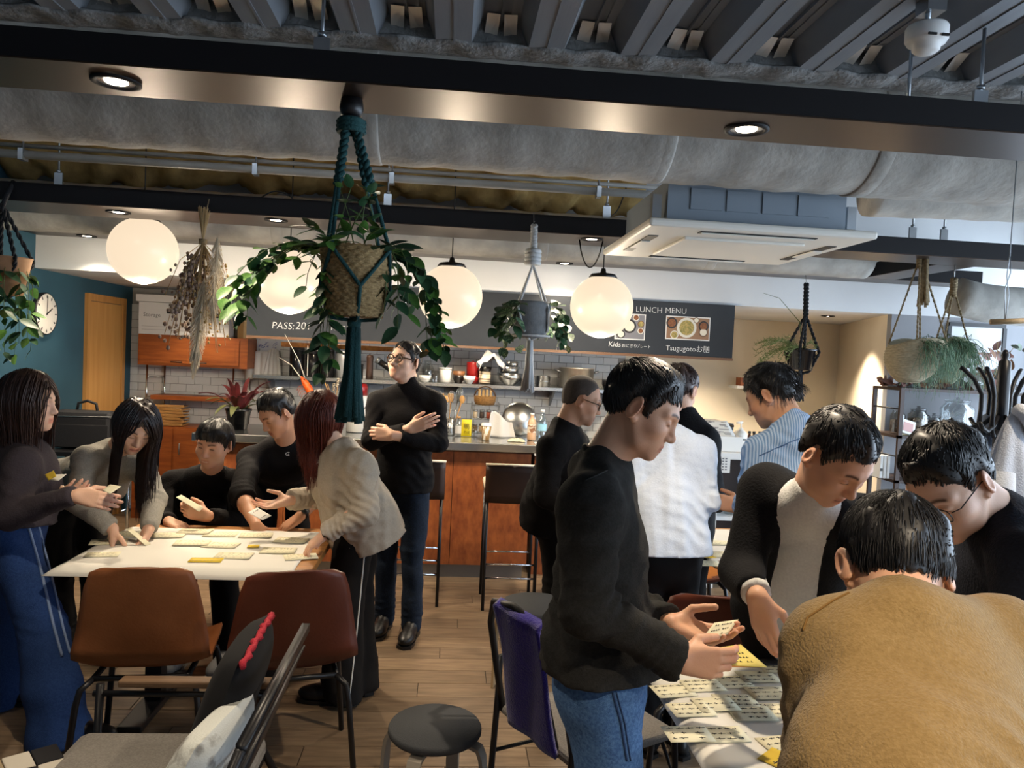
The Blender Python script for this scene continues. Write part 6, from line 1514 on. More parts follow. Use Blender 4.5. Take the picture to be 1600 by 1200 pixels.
# ---- clock
ck = thing('wall_clock', 'round white wall clock with thin dark rim on the teal wall', 'clock', (-3.03, 5.9, 1.8)); q = atX(66, 490, -3.05); Rc = Matrix.Rotation(math.pi/2, 3, 'Y')
MB().lathe([(0, 0), (.155, 0), (.158, .01), (.158, .03), (.150, .036)], (-3.049, q.y, q.z), 48, Rc).build('rim', M_blk, ck)
MB().lathe([(.150, .031), (0, .0312)], (-3.049, q.y, q.z), 48, Rc).build('dial', mat('clock_dial', '#d6d3ca', .5), ck)
num = MB()
for k in range(12):
    a = math.pi/6*k; y_, z_ = q.y+.128*math.sin(a), q.z+.128*math.cos(a); R = Matrix.Rotation(-a, 3, 'X')
    num.cbox((-3.0165, y_, z_), (.001, .008, .024), 0, R); num.cbox((-3.0165, y_, z_), (.001, .016, .004), 0, R)
num.build('hour_marks', M_cable, ck)
for ang, L_, w_ in ((60, .075, .010), (3, .12, .007)):
    a = math.radians(ang); R = Matrix.Rotation(-a, 3, 'X'); MB().cbox((-3.0145, q.y+L_/2*math.sin(a), q.z+L_/2*math.cos(a)), (.001, w_, L_+.02), 0, R).build('hand', M_cable, ck)
# ---- bag on a side table
q = hipz(135, 5.3, .9); st = thing('side_table', 'small chrome legged side table by the teal wall', 'table', (q.x, q.y, 0))
MB().cbox((q.x, q.y, .84), (.5, .4, .03), .004).build('top', M_blk, st)
for sx in (-1, 1):
    for sy in (-1, 1): MB().tube([(q.x+sx*.22, q.y+sy*.17, .001), (q.x+sx*.22, q.y+sy*.17, .824)], .012).build('leg', M_chrome, st)
bg = thing('briefcase', 'black soft briefcase on the side table by the door', 'bag', (q.x, q.y, .856)); M_nylon = mat('black_nylon', '#1d1c1f', .6, bump=.2, bscale=300)
MB().cbox((q.x, q.y, .856+.135), (.42, .15, .265), .05).build('body', M_nylon, bg); MB().cbox((q.x, q.y-.078, .95), (.36, .012, .16), .005).build('front_pocket', M_nylon, bg)
MB().tube([(q.x-.07, q.y, 1.115), (q.x-.06, q.y, 1.17), (q.x, q.y, 1.19), (q.x+.06, q.y, 1.17), (q.x+.07, q.y, 1.115)], .010, 8).build('handle', M_nylon, bg)
MB().tube([(q.x-.2, q.y-.076, 1.08), (q.x+.2, q.y-.076, 1.09)], .004, 6).build('zip', M_steeld, bg)
# ---- serving counter things on the right
SZ = 1.0115
q = hipz(1152, 5.3, SZ); t = thing('document_tray', 'white plastic tray of printed sheets on the serving counter', 'tray', (q.x, 5.55, SZ))
MB().box((q.x-.15, 5.42, SZ), (q.x+.15, 5.44, SZ+.11)).box((q.x-.15, 5.72, SZ), (q.x+.15, 5.74, SZ+.11)).box((q.x-.15, 5.44, SZ), (q.x-.13, 5.72, SZ+.11)).box((q.x+.13, 5.44, SZ), (q.x+.15, 5.72, SZ+.11)).box((q.x-.13, 5.44, SZ), (q.x+.13, 5.72, SZ+.012)).build('tub', M_wcer, t)
M_paper = mat('white_paper', '#d9d8d3', .9)
t2 = thing('menu_sheets', 'printed menu sheets leaning in the white tray', 'sheets', (q.x, 5.55, SZ+.013))
def ms(u, v): return (q.x-.125+.25*u, 5.46+.24*v, SZ+.09+.12*v+.003*math.sin(u*5))
MB().grid(ms, 8, 8, .004).build('sheet', M_paper, t2); pr = MB(); r_ = random.Random(2)
for k in range(30):
    u, v = .06+.8*r_.random(), .08+.84*r_.random(); a = Vector(ms(u, v)); pr.cbox(a+Vector((0, -.0015, .002)), (.02+.04*r_.random(), .006, .001), 0, Matrix.Rotation(.46, 3, 'X'))
pr.build('print', mat('print_grey2', '#77777a'), t2)
t, q2 = lz('soap_dispenser', 'white pump soap bottle on the serving counter', 'pump bottle', 1156, 5.85, SZ, [(0, 0), (.05, 0), (.055, .01), (.055, .09), (.045, .115), (.018, .13), (.018, .145), (0, .145)], M_wcer)
MB().tube([(q2.x, q2.y, q2.z+.145), (q2.x, q2.y, q2.z+.19)], .007).tube([(q2.x+.012, q2.y, q2.z+.19), (q2.x-.04, q2.y-.01, q2.z+.185)], .009).build('pump', M_wcer, t); MB().box((q2.x-.025, q2.y-.0565, q2.z+.05), (q2.x+.025, q2.y-.0545, q2.z+.062)).build('label', M_cable, t)
M_amber = mat('amber_glass', '#4a2312', .15)
for px, lb in ((1170, 'left'), (1177, 'middle'), (1186, 'right')):
    lz('amber_bottle', lb+' small amber bottle in the row on the serving counter', 'bottle', px, 5.88, SZ, [(0, 0), (.018, 0), (.02, .004), (.02, .07), (.01, .09), (.01, .1), (0, .1)], M_amber, 'amber bottles', parts=(('cap', [(0, .101), (.012, .101), (.012, .118), (0, .118)], M_blkplast),))
lz('glass_jar', 'wide glass jar of brown crackers behind the tray', 'jar', 1128, 5.88, SZ, cyl(.055, .075), mat('crackers', '#7a5230', .6, col2='#b58a58', scale=50), parts=(('lid', [(0, .076), (.058, .076), (.058, .095), (0, .097)], M_kraft),))
lz('snack_jar', 'clear jar of snacks at the left of the white tray', 'jar', 1110, 5.5, SZ, cyl(.035, .10), mat('snack_mix', '#8f4f2a', .6, col2='#d6c3a5', scale=70), parts=(('lid', [(0, .101), (.037, .101), (.037, .115), (0, .116)], M_steeld),))
x0, x1, z0, z1 = span(1116, 713, 1140, 739, 5.34)
t = thing('counter_notice', 'white paper notice taped to the front of the serving counter', 'notice', ((x0+x1)/2, 5.34, z0)); MB().box((x0, 5.338, z0), (x1, 5.341, z1)).build('sheet', M_paper, t)
pr = MB()
for k in range(5):
    for j in range(4): pr.box((x0+.012+j*.024, 5.3365, z0+.02+k*.02), (x0+.026+j*.024, 5.3378, z0+.028+k*.02))
pr.build('writing', mat('print_dark', '#55555a'), t)
for k in range(5):
    lz('glass_bowl', 'glass bowl on the open shelf of the serving counter, %s from the left' % ORD[k], 'bowl', 1138+k*21, 5.55, .531, cup(.05, .06), M_clear, 'glass bowls in the serving counter')
# oven / griddle and small shelf in the alcove
q = hipz(1115, 7.0, .98); t = thing('griddle', 'black griddle with steel rail on the alcove counter', 'griddle', (q.x, 7.15, .9))
MB().box((q.x-.42, 6.9, .9), (q.x+.25, 7.45, 1.02)).build('body', M_steeld, t); MB().box((q.x-.40, 6.92, 1.021), (q.x+.23, 7.43, 1.10)).build('hood', M_blkplast, t); MB().tube([(q.x-.38, 6.89, 1.12), (q.x+.22, 6.89, 1.08)], .012).build('rail', M_blk, t)
ab = thing('alcove_counter', 'steel counter along the alcove back wall', 'counter', (2.6, 7.2, 0)); MB().box((1.78, 6.85, 0), (3.6, 7.48, .87)).build('carcass', M_steeld, ab); MB().box((1.76, 6.83, .8705), (3.62, 7.485, .899)).build('worktop', M_steel, ab)
x0, x1, z0, z1 = span(1150, 592, 1190, 604, 7.3); t = thing('small_wall_shelf', 'small wooden wall shelf with a box in the alcove', 'shelf', ((x0+x1)/2, 7.4, z0)); MB().box((x0, 7.25, z0-.03), (x1, 7.488, z0)).build('board', M_wlam, t); MB().box((x0+.04, 7.27, z0), (x0+.14, 7.4, z0+.08)).build('bracket_box', M_teak, t)
t, q = lz('kettle', 'black kettle on the alcove counter behind the striped shirt', 'kettle', 1253, 7.1, .9, [(0, 0), (.10, 0), (.12, .03), (.115, .12), (.08, .19), (.03, .21), (0, .212)], M_blkplast); MB().tube([(q.x-.09, q.y, q.z+.18), (q.x-.06, q.y, q.z+.3), (q.x+.06, q.y, q.z+.3), (q.x+.09, q.y, q.z+.18)], .01).build('handle', M_blk, t); MB().tube([(q.x+.1, q.y, q.z+.06), (q.x+.17, q.y, q.z+.16)], [.02, .012]).build('spout', M_blkplast, t)
# ---- pendant globes
M_opal = mat('opal_glass_lit', '#6b665e', .3, emit='#ffe6c6', estr=.45)
for (px, py, zt), lb in zip(((224, 392, 2.4), (452, 440, 2.4), (704, 463, 2.4), (940, 479, 2.4)), ('leftmost, highest opal globe pendant lamp near the clock', 'opal globe pendant lamp behind the leafy basket plant, left', 'opal globe pendant lamp right of the leafy basket plant', 'rightmost opal globe pendant lamp before the lunch menu')):
    q = atY(px, py, 4.94); t = thing('globe_pendant', lb, 'pendant lamp', q, 'opal globe pendants'); R_ = .207
    MB().ell(q, (R_, R_, R_), 40, 24).build('globe', M_opal, t)
    MB().lathe([(.09, .188), (.095, .19), (.08, .212), (.02, .222), (.014, .25), (0, .25)], q, 28).build('cap', M_blk, t)
    MB().tube([q+Vector((0, 0, .25)), Vector((q.x, q.y, 2.93))] if px != 940 else [q+Vector((0, 0, .25)), Vector((q.x, q.y, 2.93))], .004, 6).build('cord', M_cable, t)
    l = bpy.data.lights.new('globe_lamp', 'POINT'); l.energy = 20; l.color = (1, .84, .63); l.shadow_soft_size = R_
    lo2 = bpy.data.objects.new('globe_lamp', l); COL.objects.link(lo2); lo2.location = q-Vector((0, 0, R_+.02)); lo2.parent = t; lo2.matrix_parent_inverse = parent_world(t).inverted(); l.shadow_soft_size = .05
# ================================================================ hanging plants, baskets, dried flowers
M_leafA = mat('fresh_green_leaf', '#3f6b2a', .45, col2='#587f38', scale=14, perobj=.35); M_leafB = mat('deep_green_leaf', '#24422a', .45, col2='#2f5233', scale=14, perobj=.3)
M_leafV = mat('variegated_leaf', '#2c4a34', .45, col2='#7f9a72', scale=9, contrast=(.5, .62), perobj=.25); M_stem = mat('vine_stem', '#4a5a2c', .6)
M_teal_c = mat('teal_macrame_cord', '#123c3d', .9, bump=.5, bscale=200); M_wht_c = mat('white_macrame_cord', '#b9bcbd', .9, bump=.5, bscale=200); M_blk_c = mat('black_macrame_cord', '#14171c', .9, bump=.5, bscale=200); M_jute = mat('jute_rope', '#8b7a5d', .95, col2='#6d5e45', scale=60, bump=.6, bscale=200)
M_rush = mat('woven_rush', '#a1875c', .85, col2='#7a6340', scale=70, stretch=(1, 1, 3), bump=.5, bscale=150); M_straw = mat('plaited_straw', '#a3977c', .9, col2='#8a7f66', scale=50, stretch=(1, 1, 3), bump=.5, bscale=140); M_straw2 = mat('green_grey_straw', '#8f9275', .9, col2='#777a5e', scale=50, bump=.5, bscale=140)
M_concr = mat('grey_felt_pot', '#777a7c', .9, col2='#6b6e70', scale=40, bump=.3, bscale=120); M_soil = mat('soil', '#2a2019', .95)
def leaf_mesh(name, w_=.5, fold=.16, curl=.12):
    b = MB()
    def lf(u, v):
        s_ = u*2-1; ww = w_/2*(math.sin(math.pi*v**.8)**.75)*(1-.1*v); return (s_*ww, v, fold*abs(s_)*ww-curl*v*v)
    return b.grid(lf, 5, 8).mesh(name)
LEAF = leaf_mesh('leaf_blade', .52); LEAFR = leaf_mesh('round_leaf_blade', .66, .12, .2)
def put_leaf(parent, p, d, up_, size, me, m):
    d = Vector(d).normalized(); x = d.cross(Vector(up_)); x = x.normalized() if x.length > 1e-4 else d.orthogonal().normalized(); z = x.cross(d)
    o = obj('leaf', me, None, parent)
    if not me.materials: me.materials.append(m)
    o.matrix_basis = Matrix.Translation(p) @ Matrix((x, d, z)).transposed().to_4x4() @ Matrix.Scale(size, 4); return o
LM = {}
def leafm(me, m):
    k = (me.name, m.name)
    if k not in LM: q_ = me.copy(); q_.materials.clear(); q_.materials.append(m); LM[k] = q_
    return LM[k]
def vine(parent, p, d, L_, droop, size, me, mats, r, gap=.035, thick=.0022, first=0):
    p = Vector(p); d = Vector(d).normalized(); pts = [p.copy()]; n = max(4, int(L_/gap)); st = L_/n
    for i in range(n):
        d = (d+Vector((r.uniform(-.18, .18), r.uniform(-.18, .18), -droop*st*10+r.uniform(-.05, .12)))).normalized(); p = p+d*st; pts.append(p.copy())
        if i >= first:
            for s_ in ((1, -1) if r.random() < .55 else (r.choice((1, -1)),)):
                side = d.cross(Vector((0, 0, 1))); side = side.normalized() if side.length > .05 else Vector((r.uniform(-1, 1), r.uniform(-1, 1), 0)).normalized()
                ld = side*s_*(.8+.4*r.random())+d*.6+Vector((0, 0, r.uniform(-.5, .35))); put_leaf(parent, p, ld, Vector((r.uniform(-.4, .4), r.uniform(-.9, .1), 1)), size*(.7+.55*r.random()), leafm(me, r.choice(mats)), None)
    MB().tube(pts, [thick*(1-.6*i/len(pts)) for i in range(len(pts))], 5).build('stem', M_stem, parent)
def cord(parent, pts, r_, m, twist=0., name='cord', n=40):
    P_ = [Vector(p) for p in pts]; out = []
    seg = sum((b-a).length for a, b in zip(P_, P_[1:])); 
    for a, b in zip(P_, P_[1:]):
        k = max(3, int(n*(b-a).length/seg)); out += [a.lerp(b, q/k) for q in range(k)]
    out.append(P_[-1])
    if not twist: return MB().tube(out, r_, 7).build(name, m, parent)
    b = MB(); fr = frames_along(out)
    for ph in (0, math.pi):
        b.tube([p+a_*(r_*.6*math.cos(ph+i*twist))+c_*(r_*.6*math.sin(ph+i*twist)) for i, (p, a_, c_) in enumerate(fr)], r_*.75, 6)
    return b.build(name, m, parent)
def tassel(parent, top, L_, r_, m, n=26, seed=1):
    rr = random.Random(seed); b = MB()
    for k in range(n):
        a = 6.28*k/n; q_ = r_*(.35+.65*rr.random()); e = Vector(top)+Vector((q_*math.cos(a)*1.5, q_*math.sin(a)*1.5, -L_*(.9+.12*rr.random())))
        b.tube([Vector(top)+Vector((q_*.5*math.cos(a), q_*.5*math.sin(a), 0)), Vector(top).lerp(e, .5)+Vector((.004*rr.random(), 0, 0)), e], r_*.28, 5)
    return b.build('tassel', m, parent)
# ---- large basket plant in teal macrame
hk = Vector(atZ(549, 184, 2.352)); hk.y = 2.19; hk.x = atY(549, 184, 2.19).x
pb_ = atY(556, 440, 2.19); bt = thing('hanging_plant', 'large trailing green plant in woven rush basket hung by teal macrame', 'hanging plant', (pb_.x, pb_.y, pb_.z-.1))
bx, by_, bz = pb_.x+.0, 2.19, pb_.z-.10; BH, BR = .195, .10
def bask(u, v):
    a = 2*math.pi*u; r_ = (.078+.024*v)*(1+.035*math.sin(a*22+math.pi*int(v*22))*(1 if True else 0)); return (bx+r_*math.cos(a), by_+r_*math.sin(a), bz+BH*v+.002*math.sin(a*44))
MB().grid(bask, 110, 40, closed_u=True).lathe([(0, .002), (.077, 0)], (bx, by_, bz), 40).build('basket', M_rush, bt)
MB().lathe([(.098, .155), (0, .165)], (bx, by_, bz), 24).build('soil', M_soil, bt)
MB().lathe([(0, -.002), (.03, -.004), (.034, -.03), (.03, -.05), (.02, -.055), (0, -.056)], Vector((hk.x, 2.19, 2.352)), 20).build('ceiling_cup', M_blk, bt)
for z in (2.285, 2.273, 2.261): MB().tube([(hk.x+.034*math.cos(a_)*(1+.1*math.sin(a_*3)), 2.19+.034*math.sin(a_), z) for a_ in [6.283*k/20 for k in range(21)]], .0085, 6, False).build('knot_ring', M_teal_c, bt)
for k in range(4):
    a = math.pi/4+k*math.pi/2+.25; e = Vector((bx+.112*math.cos(a), by_+.112*math.sin(a), bz+BH*.95)); s_ = Vector((hk.x+.018*math.cos(a), 2.19+.018*math.sin(a), 2.27)); mid = s_.lerp(e, .45)
    cord(bt, [s_, mid], .0095, M_teal_c, .75, 'cord', 34); cord(bt, [mid, e], .006, M_teal_c)
    a2 = a+math.pi/4; m_ = Vector((bx+.098*math.cos(a2), by_+.098*math.sin(a2), bz+BH*.42)); a3 = a-math.pi/4; m3 = Vector((bx+.098*math.cos(a3), by_+.098*math.sin(a3), bz+BH*.42)); bot = Vector((bx, by_, bz-.012))
    cord(bt, [e, m_, Vector((bx+.07*math.cos(a2), by_+.07*math.sin(a2), bz-.004)), bot], .0055, M_teal_c); cord(bt, [e, m3], .0055, M_teal_c)
MB().ell((bx, by_, bz-.02), (.02, .02, .02)).build('gathering_knot', M_teal_c, bt); tassel(bt, (bx, by_, bz-.03), .27, .030, M_teal_c, 30)
r = random.Random(21)
for k in range(34):
    a = 2*math.pi*k/34+r.uniform(-.1, .1); ca, sa = math.cos(a), math.sin(a); front = sa < -.45
    s_ = Vector((bx+.075*ca, by_+.075*sa, bz+BH*.95)); L_ = r.uniform(.14, .26); out = Vector((ca, sa*.8, r.uniform(.6, 1.6))); dr = r.uniform(1.0, 2.2)
    if front:
        if k % 3: continue
        L_ = .10; dr = 1.
    if abs(ca+1) < .12: L_ = .36; out = Vector((-1, -.1, .55)); dr = .75
    if abs(ca-1) < .12: L_ = .36; out = Vector((1, .1, .6)); dr = 1.3
    vine(bt, s_, out, L_, dr, .064, LEAF, [M_leafA, M_leafA, M_leafB] if ca < .2 else [M_leafB, M_leafA, M_leafB], r, .034)
for dx, L_ in ((-.06, .24), (-.08, .28), (-.07, .20), (-.10, .20), (.10, .10), (.14, .14), (.18, .10)):
    vine(bt, Vector((bx+dx*.7, by_-.03, bz+BH*.98)), Vector((dx*6, -.15, .5)), L_+.08, 6.5, .056, LEAF, [M_leafA, M_leafB], r, .034, first=1)
for k in range(5): vine(bt, Vector((bx+.03*(k-2), by_-.05, bz+BH*.95)), Vector((r.uniform(-.3, .3), -.2, 1)), .17, .4, .05, LEAF, [M_leafA, M_leafB], r, .035)
# ---- variegated plant in white macrame
pp = atY(830, 500, 4.2); t = thing('hanging_plant', 'variegated trailing plant in grey pot hung by white macrame', 'hanging plant', (pp.x, pp.y, pp.z-.1)); cx, cy, cz = pp.x, 4.2, pp.z-.10
MB().lathe([(0, 0), (.075, 0), (.09, .03), (.11, .18), (.113, .2), (.104, .2), (.1, .17), (0, .16)], (cx, cy, cz), 32).build('pot', M_concr, t)
tp = atY(835, 352, 4.2); kn = atY(833, 408, 4.2)
MB().tube([Vector((tp.x, 4.32, 2.452)), Vector((tp.x, 4.27, 2.456)), Vector((tp.x, 4.25, 2.40)), tp+Vector((0, 0, .02))], .0025, 5).build('wire_hook', M_zinc, t)
cord(t, [tp, kn+Vector((0, 0, .06))], .016, M_wht_c, .9, 'braid', 30)
for k in range(4): MB().tube([kn+Vector((.034*math.cos(x_)*(1+.2*math.sin(3*x_)), .034*math.sin(x_), .055-.022*k)) for x_ in [6.283*q/16 for q in range(17)]], .013, 6, False).build('knot', M_wht_c, t)
for k in range(4):
    a = math.pi/4+k*math.pi/2; e = Vector((cx+.118*math.cos(a), cy+.118*math.sin(a), cz+.16)); cord(t, [kn-Vector((0, 0, .02)), e, Vector((cx+.1*math.cos(a+.3), cy+.1*math.sin(a+.3), cz+.04)), Vector((cx, cy, cz-.015))], .0065, M_wht_c)
MB().tube([(cx+.104*math.cos(x_), cy+.104*math.sin(x_), cz+.012) for x_ in [6.283*q/24 for q in range(25)]], .007, 6, False).build('base_ring', M_wht_c, t)
tassel(t, (cx, cy, cz-.015), .29, .026, M_wht_c, 24, 4)
r = random.Random(9)
for k in range(17):
    a = 2*math.pi*k/17
    if math.sin(a) < -.8: continue
    vine(t, Vector((cx+.08*math.cos(a), cy+.08*math.sin(a), cz+.19)), Vector((math.cos(a), .8*math.sin(a), r.uniform(.5, 1.4))), r.uniform(.16, .32), 1.7, .085, LEAFR, [M_leafV, M_leafB], r, .07)
# ---- fern in black pot and black macrame
pp = atY(1252, 562, 5.35); t = thing('hanging_plant', 'wispy fern in small black pot hung by black macrame before the alcove', 'hanging plant', (pp.x, pp.y, pp.z-.08)); cx, cy, cz = pp.x, 5.35, pp.z-.075
MB().lathe([(0, 0), (.075, 0), (.105, .14), (.112, .14), (.112, .155), (.1, .155), (.095, .13), (0, .12)], (cx, cy, cz), 28).build('pot', M_blkplast, t)
tp = atY(1260, 443, 5.38); MB().tube([Vector((tp.x, 5.46, 2.349)), Vector((tp.x, 5.40, 2.335)), tp+Vector((0, 0, .0))], .003, 5).build('hook', M_zinc, t); kn = atY(1259, 492, 5.35)
cord(t, [tp, kn], .016, M_blk_c, .9, 'braid', 30)
for k in range(4):
    a = math.pi/4+k*math.pi/2+.2; e = Vector((cx+.12*math.cos(a), cy+.12*math.sin(a), cz+.13)); cord(t, [kn, e, Vector((cx+.06*math.cos(a), cy+.06*math.sin(a), cz-.01)), Vector((cx, cy, cz-.03))], .009, M_blk_c, .8, 'cord', 60)
tassel(t, (cx, cy, cz-.03), .2, .026, M_blk_c, 20, 6); r = random.Random(31)
M_fern = mat('fern_green', '#5d7140', .6, col2='#75854e', scale=20)
for k in range(20):
    a = math.pi*.55+math.pi*.9*k/20+r.uniform(-.3, .3); p = Vector((cx+.04*math.cos(a), cy+.04*math.sin(a), cz+.14)); d = Vector((math.cos(a)*1.2, math.sin(a)*.6, r.uniform(.3, 1.2))).normalized(); pts = [p]; fr = MB()
    for i in range(12):
        d = (d+Vector((0, 0, -.12))).normalized(); p = p+d*.026; pts.append(p)
        for s_ in (-1, 1): 
            for q_ in range(2): fr.tube([p, p+Vector((r.uniform(-.03, .03), r.uniform(-.03, .03), r.uniform(-.02, .03)))], [.002, .0006], 3)
    fr.tube(pts, .0015, 4); fr.build('frond', M_fern, t)
e = atY(1193, 458, 5.3); MB().tube([Vector((cx, cy, cz+.15)), Vector((cx-.03, cy, cz+.35)), Vector((e.x+.12, 5.3, e.z-.03)), e], [.003, .003, .002, .0012], 5).build('long_tendril', M_stem, t)
# ---- straw baskets at the right
def straw_basket(label, px, py, Y, hw, hh, m, hook, seed, ropes, trail, lop=0.):
    c = atY(px, py, Y); t = thing('hanging_basket', label, 'hanging basket', (c.x, c.y, c.z-hh/2), 'straw hanging baskets'); hp = atY(hook[0], hook[1], Y)
    def bs(u, v):
        a = 2*math.pi*u; k = math.sin(math.pi*(.04+.60*v))**.55; r_ = hw*k*(1+.012*math.sin(v*26*math.pi)); 
        return (c.x+r_*math.cos(a)+lop*v*.05, c.y+r_*.72*math.sin(a), c.z-hh/2+hh*v*(1-.10*math.cos(2*a)*v)+.0)
    MB().grid(bs, 64, 60, .006, True).build('basket', m, t); MB().lathe([(0, 0), (hw*.37, 0.004)], (c.x, c.y, c.z-hh/2+.002), 24).build('base', m, t)
    rr = random.Random(seed)
    for k in range(ropes):
        a = 2*math.pi*(k+.5)/ropes+.3; e = Vector(bs((a/(2*math.pi)) % 1, .98)); cord(t, [hp, e], .005, M_jute, .9, 'rope', 60)
    cord(t, [hp+Vector((0, 0, -.06)), hp+Vector((0, 0, .05))], .018, M_jute, 1.1, 'knot', 20)
    # fine trailing foliage
    n = trail[2]; S = 9; P0 = np.zeros((n, S, 3)); g_ = np.random.RandomState(seed)
    ang = g_.uniform(trail[0], trail[1], n); rad = hw*(.55+.5*g_.rand(n)); cur = np.stack([c.x+rad*np.cos(ang), c.y+rad*.72*np.sin(ang), np.full(n, c.z+hh*.47)], 1); L_ = trail[3]*(.3+.8*g_.rand(n)); d = np.stack([np.cos(ang)*.8, np.sin(ang)*.6, g_.rand(n)*1.1], 1)
    for s_ in range(S): P0[:, s_] = cur; d = d+np.array((0, 0, -.75))+g_.normal(size=(n, 3))*.35; d /= np.linalg.norm(d, axis=1, keepdims=True); cur = cur+d*(L_/S)[:, None]
    V, Q = strands_mesh(P0, np.full((n, S), .0022)*np.linspace(1, .5, S)[None]); o = obj('foliage', np_mesh('foliage', V, [Q]), mat('grey_green_foliage', '#4d6650', .6, col2='#66805f', scale=25), t); stuff(o)
    MB().tube([hp+Vector((0, 0, .05)), Vector((hp.x, hp.y, 2.352))], .0035, 5).build('hook_wire', M_zinc, t)
    return t, c, hp
t, c, hp = straw_basket('wide straw basket with grey-green trailing plant hung by jute rope', 1421, 566, 4.42, .185, .25, M_straw, (1438, 402), 3, 4, (-1.6, .35, 380, .28), 1)
tassel(t, hp+Vector((.02, -.02, 0)), .30, .03, M_jute, 12, 8)
straw_basket('smaller green-grey straw basket hanging nearer the window', 1481, 566, 4.56, .125, .27, M_straw2, (1490, 448), 5, 3, (1.2, 5.6, 380, .42))
# ---- plant at the left edge
pp = atY(12, 432, 4.2); t = thing('hanging_plant', 'plant in terracotta pot with dark macrame at the far left edge', 'hanging plant', (pp.x, pp.y, pp.z-.1)); cx, cy, cz = pp.x, 4.2, pp.z-.1
MB().lathe([(0, 0), (.07, 0), (.11, .19), (.115, .2), (.105, .2), (.1, .17), (0, .16)], (cx, cy, cz), 28).build('pot', mat('terracotta', '#8f6a4c', .8, col2='#a17a58', scale=12), t)
tp = atY(3, 318, 4.2)
for k in range(4):
    a = math.pi/4+k*math.pi/2; cord(t, [tp, Vector((cx+.12*math.cos(a), cy+.12*math.sin(a), cz+.18)), Vector((cx, cy, cz-.03))], .009, M_blk_c, .7, 'cord', 60)
MB().tube([tp+Vector((0, 0, -.02)), Vector((tp.x, 4.30, 2.455))], .012, 6).build('braid', M_blk_c, t); r = random.Random(41)
for k in range(11):
    a = 2*math.pi*k/11; vine(t, Vector((cx+.08*math.cos(a), cy+.08*math.sin(a), cz+.18)), Vector((math.cos(a), math.sin(a), .6)), r.uniform(.25, .5), 4., .085, LEAF, [M_leafA, M_leafB], r, .06)
# ---- dried flower bunch
tp = atY(318, 352, 4.2); bn = thing('dried_flower_bunch', 'bunch of dried flowers and pampas grass hung upside down', 'dried flowers', (tp.x, 4.2, tp.z-.8), None)
r = random.Random(17); M_dst = mat('dry_stem', '#a38a62', .8); M_dfl = mat('dry_mauve_blossom', '#6d5a55', .9, col2='#8d7a66', scale=40); M_dgold = mat('dry_golden_seed', '#9a8252', .9, col2='#7d6438', scale=40); M_pamp = mat('pampas_plume', '#cbbfa8', .95)
MB().tube([tp+Vector((0, 0, .02)), Vector((tp.x, 4.30, 2.453))], .003, 5).build('string', M_jute, bn)
MB().tube([tp+Vector((0, 0, -.10)), tp+Vector((0, 0, -.075))], .022, 12).build('twine_wrap', M_jute, bn)
st_ = MB(); fl = MB(); gd = MB()
for k in range(60):
    a = r.random()*6.28; sp = r.random()**.7; e = tp+Vector((.19*sp*math.cos(a), .14*sp*math.sin(a), -.38-.30*r.random())); u = tp+Vector((-.03*math.cos(a)*sp, -.03*math.sin(a)*sp, .05+.05*r.random()))
    st_.tube([u, tp+Vector((0, 0, -.09)), tp.lerp(e, .5)+Vector((.02*math.cos(a), .02*math.sin(a), 0)), e], .0018, 4)
    left = math.cos(a) < -.1
    for q_ in range(11 if left else 8):
        b_ = tp.lerp(e, r.uniform(.38, 1.0))+Vector((r.uniform(-.035, .035), r.uniform(-.035, .035), r.uniform(-.03, .03))); s_ = r.uniform(.006, .013) if left else r.uniform(.004, .008)
        (fl if left else gd).ell(b_, (s_, s_, s_*1.2), 5, 3)
st_.build('stems', M_dst, bn); stuff(fl.build('mauve_blossoms', M_dfl, bn)); stuff(gd.build('golden_seeds', M_dgold, bn))
g_ = np.random.RandomState(5)
for px_, (e0, e1, nn) in enumerate((((.03, -.28), (-.01, -.80), 700), ((.09, -.06), (.08, -.50), 420))):
    a0 = npv(tp)+np.array((e0[0], -.05, e0[1])); a1 = npv(tp)+np.array((e1[0], -.06, e1[1])); tt = g_.rand(nn); S = 6; P0 = np.zeros((nn, S, 3)); wd = .045*np.sin(np.pi*np.clip(.15+.85*tt, 0, 1))**.7; an = g_.rand(nn)*6.283
    for s_ in range(S):
        k = s_/(S-1); P0[:, s_] = a0+(a1-a0)*(tt[:, None]*.9+.1*k)+np.stack([np.cos(an)*wd*k, np.sin(an)*wd*k, -.03*k*np.ones(nn)], 1)
    V, Q = strands_mesh(P0, np.full((nn, S), .0011)); obj('pampas_plume', np_mesh('pampas', V, [Q]), M_pamp, bn)
# ---- rod on wires near the window, coat stand, coats, shelf unit
q = at(1548, 503, 2.75); e = at(1640, 500, 2.75); t = thing('hanging_rod', 'pale wooden rod hung on thin wire at the right edge', 'rod', q); MB().tube([q, e], .010, 10).build('rod', M_ply, t)
u = at(1578, 400, 2.75); a = at(1570, 504, 2.75); MB().tube([a, a.lerp(u, .4)+Vector((.008, 0, 0)), a.lerp(u, .7)+Vector((-.006, 0, 0)), u, Vector((u.x, u.y, 2.702))], .0018, 4).tube([a, a.lerp(u, .5)+Vector((-.01, 0, 0)), a.lerp(u, .75)+Vector((.008, 0, 0)), u], .0018, 4).build('wire', M_zinc, t)
u2 = at(1690, 400, 2.75); MB().tube([e+Vector((-.01, 0, 0)), u2, Vector((u2.x, u2.y, 2.702))], .0018, 4).build('wire', M_zinc, t)
cs = hipz(1567, 3.0, 1.6); stand = thing('coat_stand', 'black bentwood coat stand with curved hooks at the right', 'coat stand', (cs.x, cs.y, 0)); X_, Y_ = cs.x, cs.y
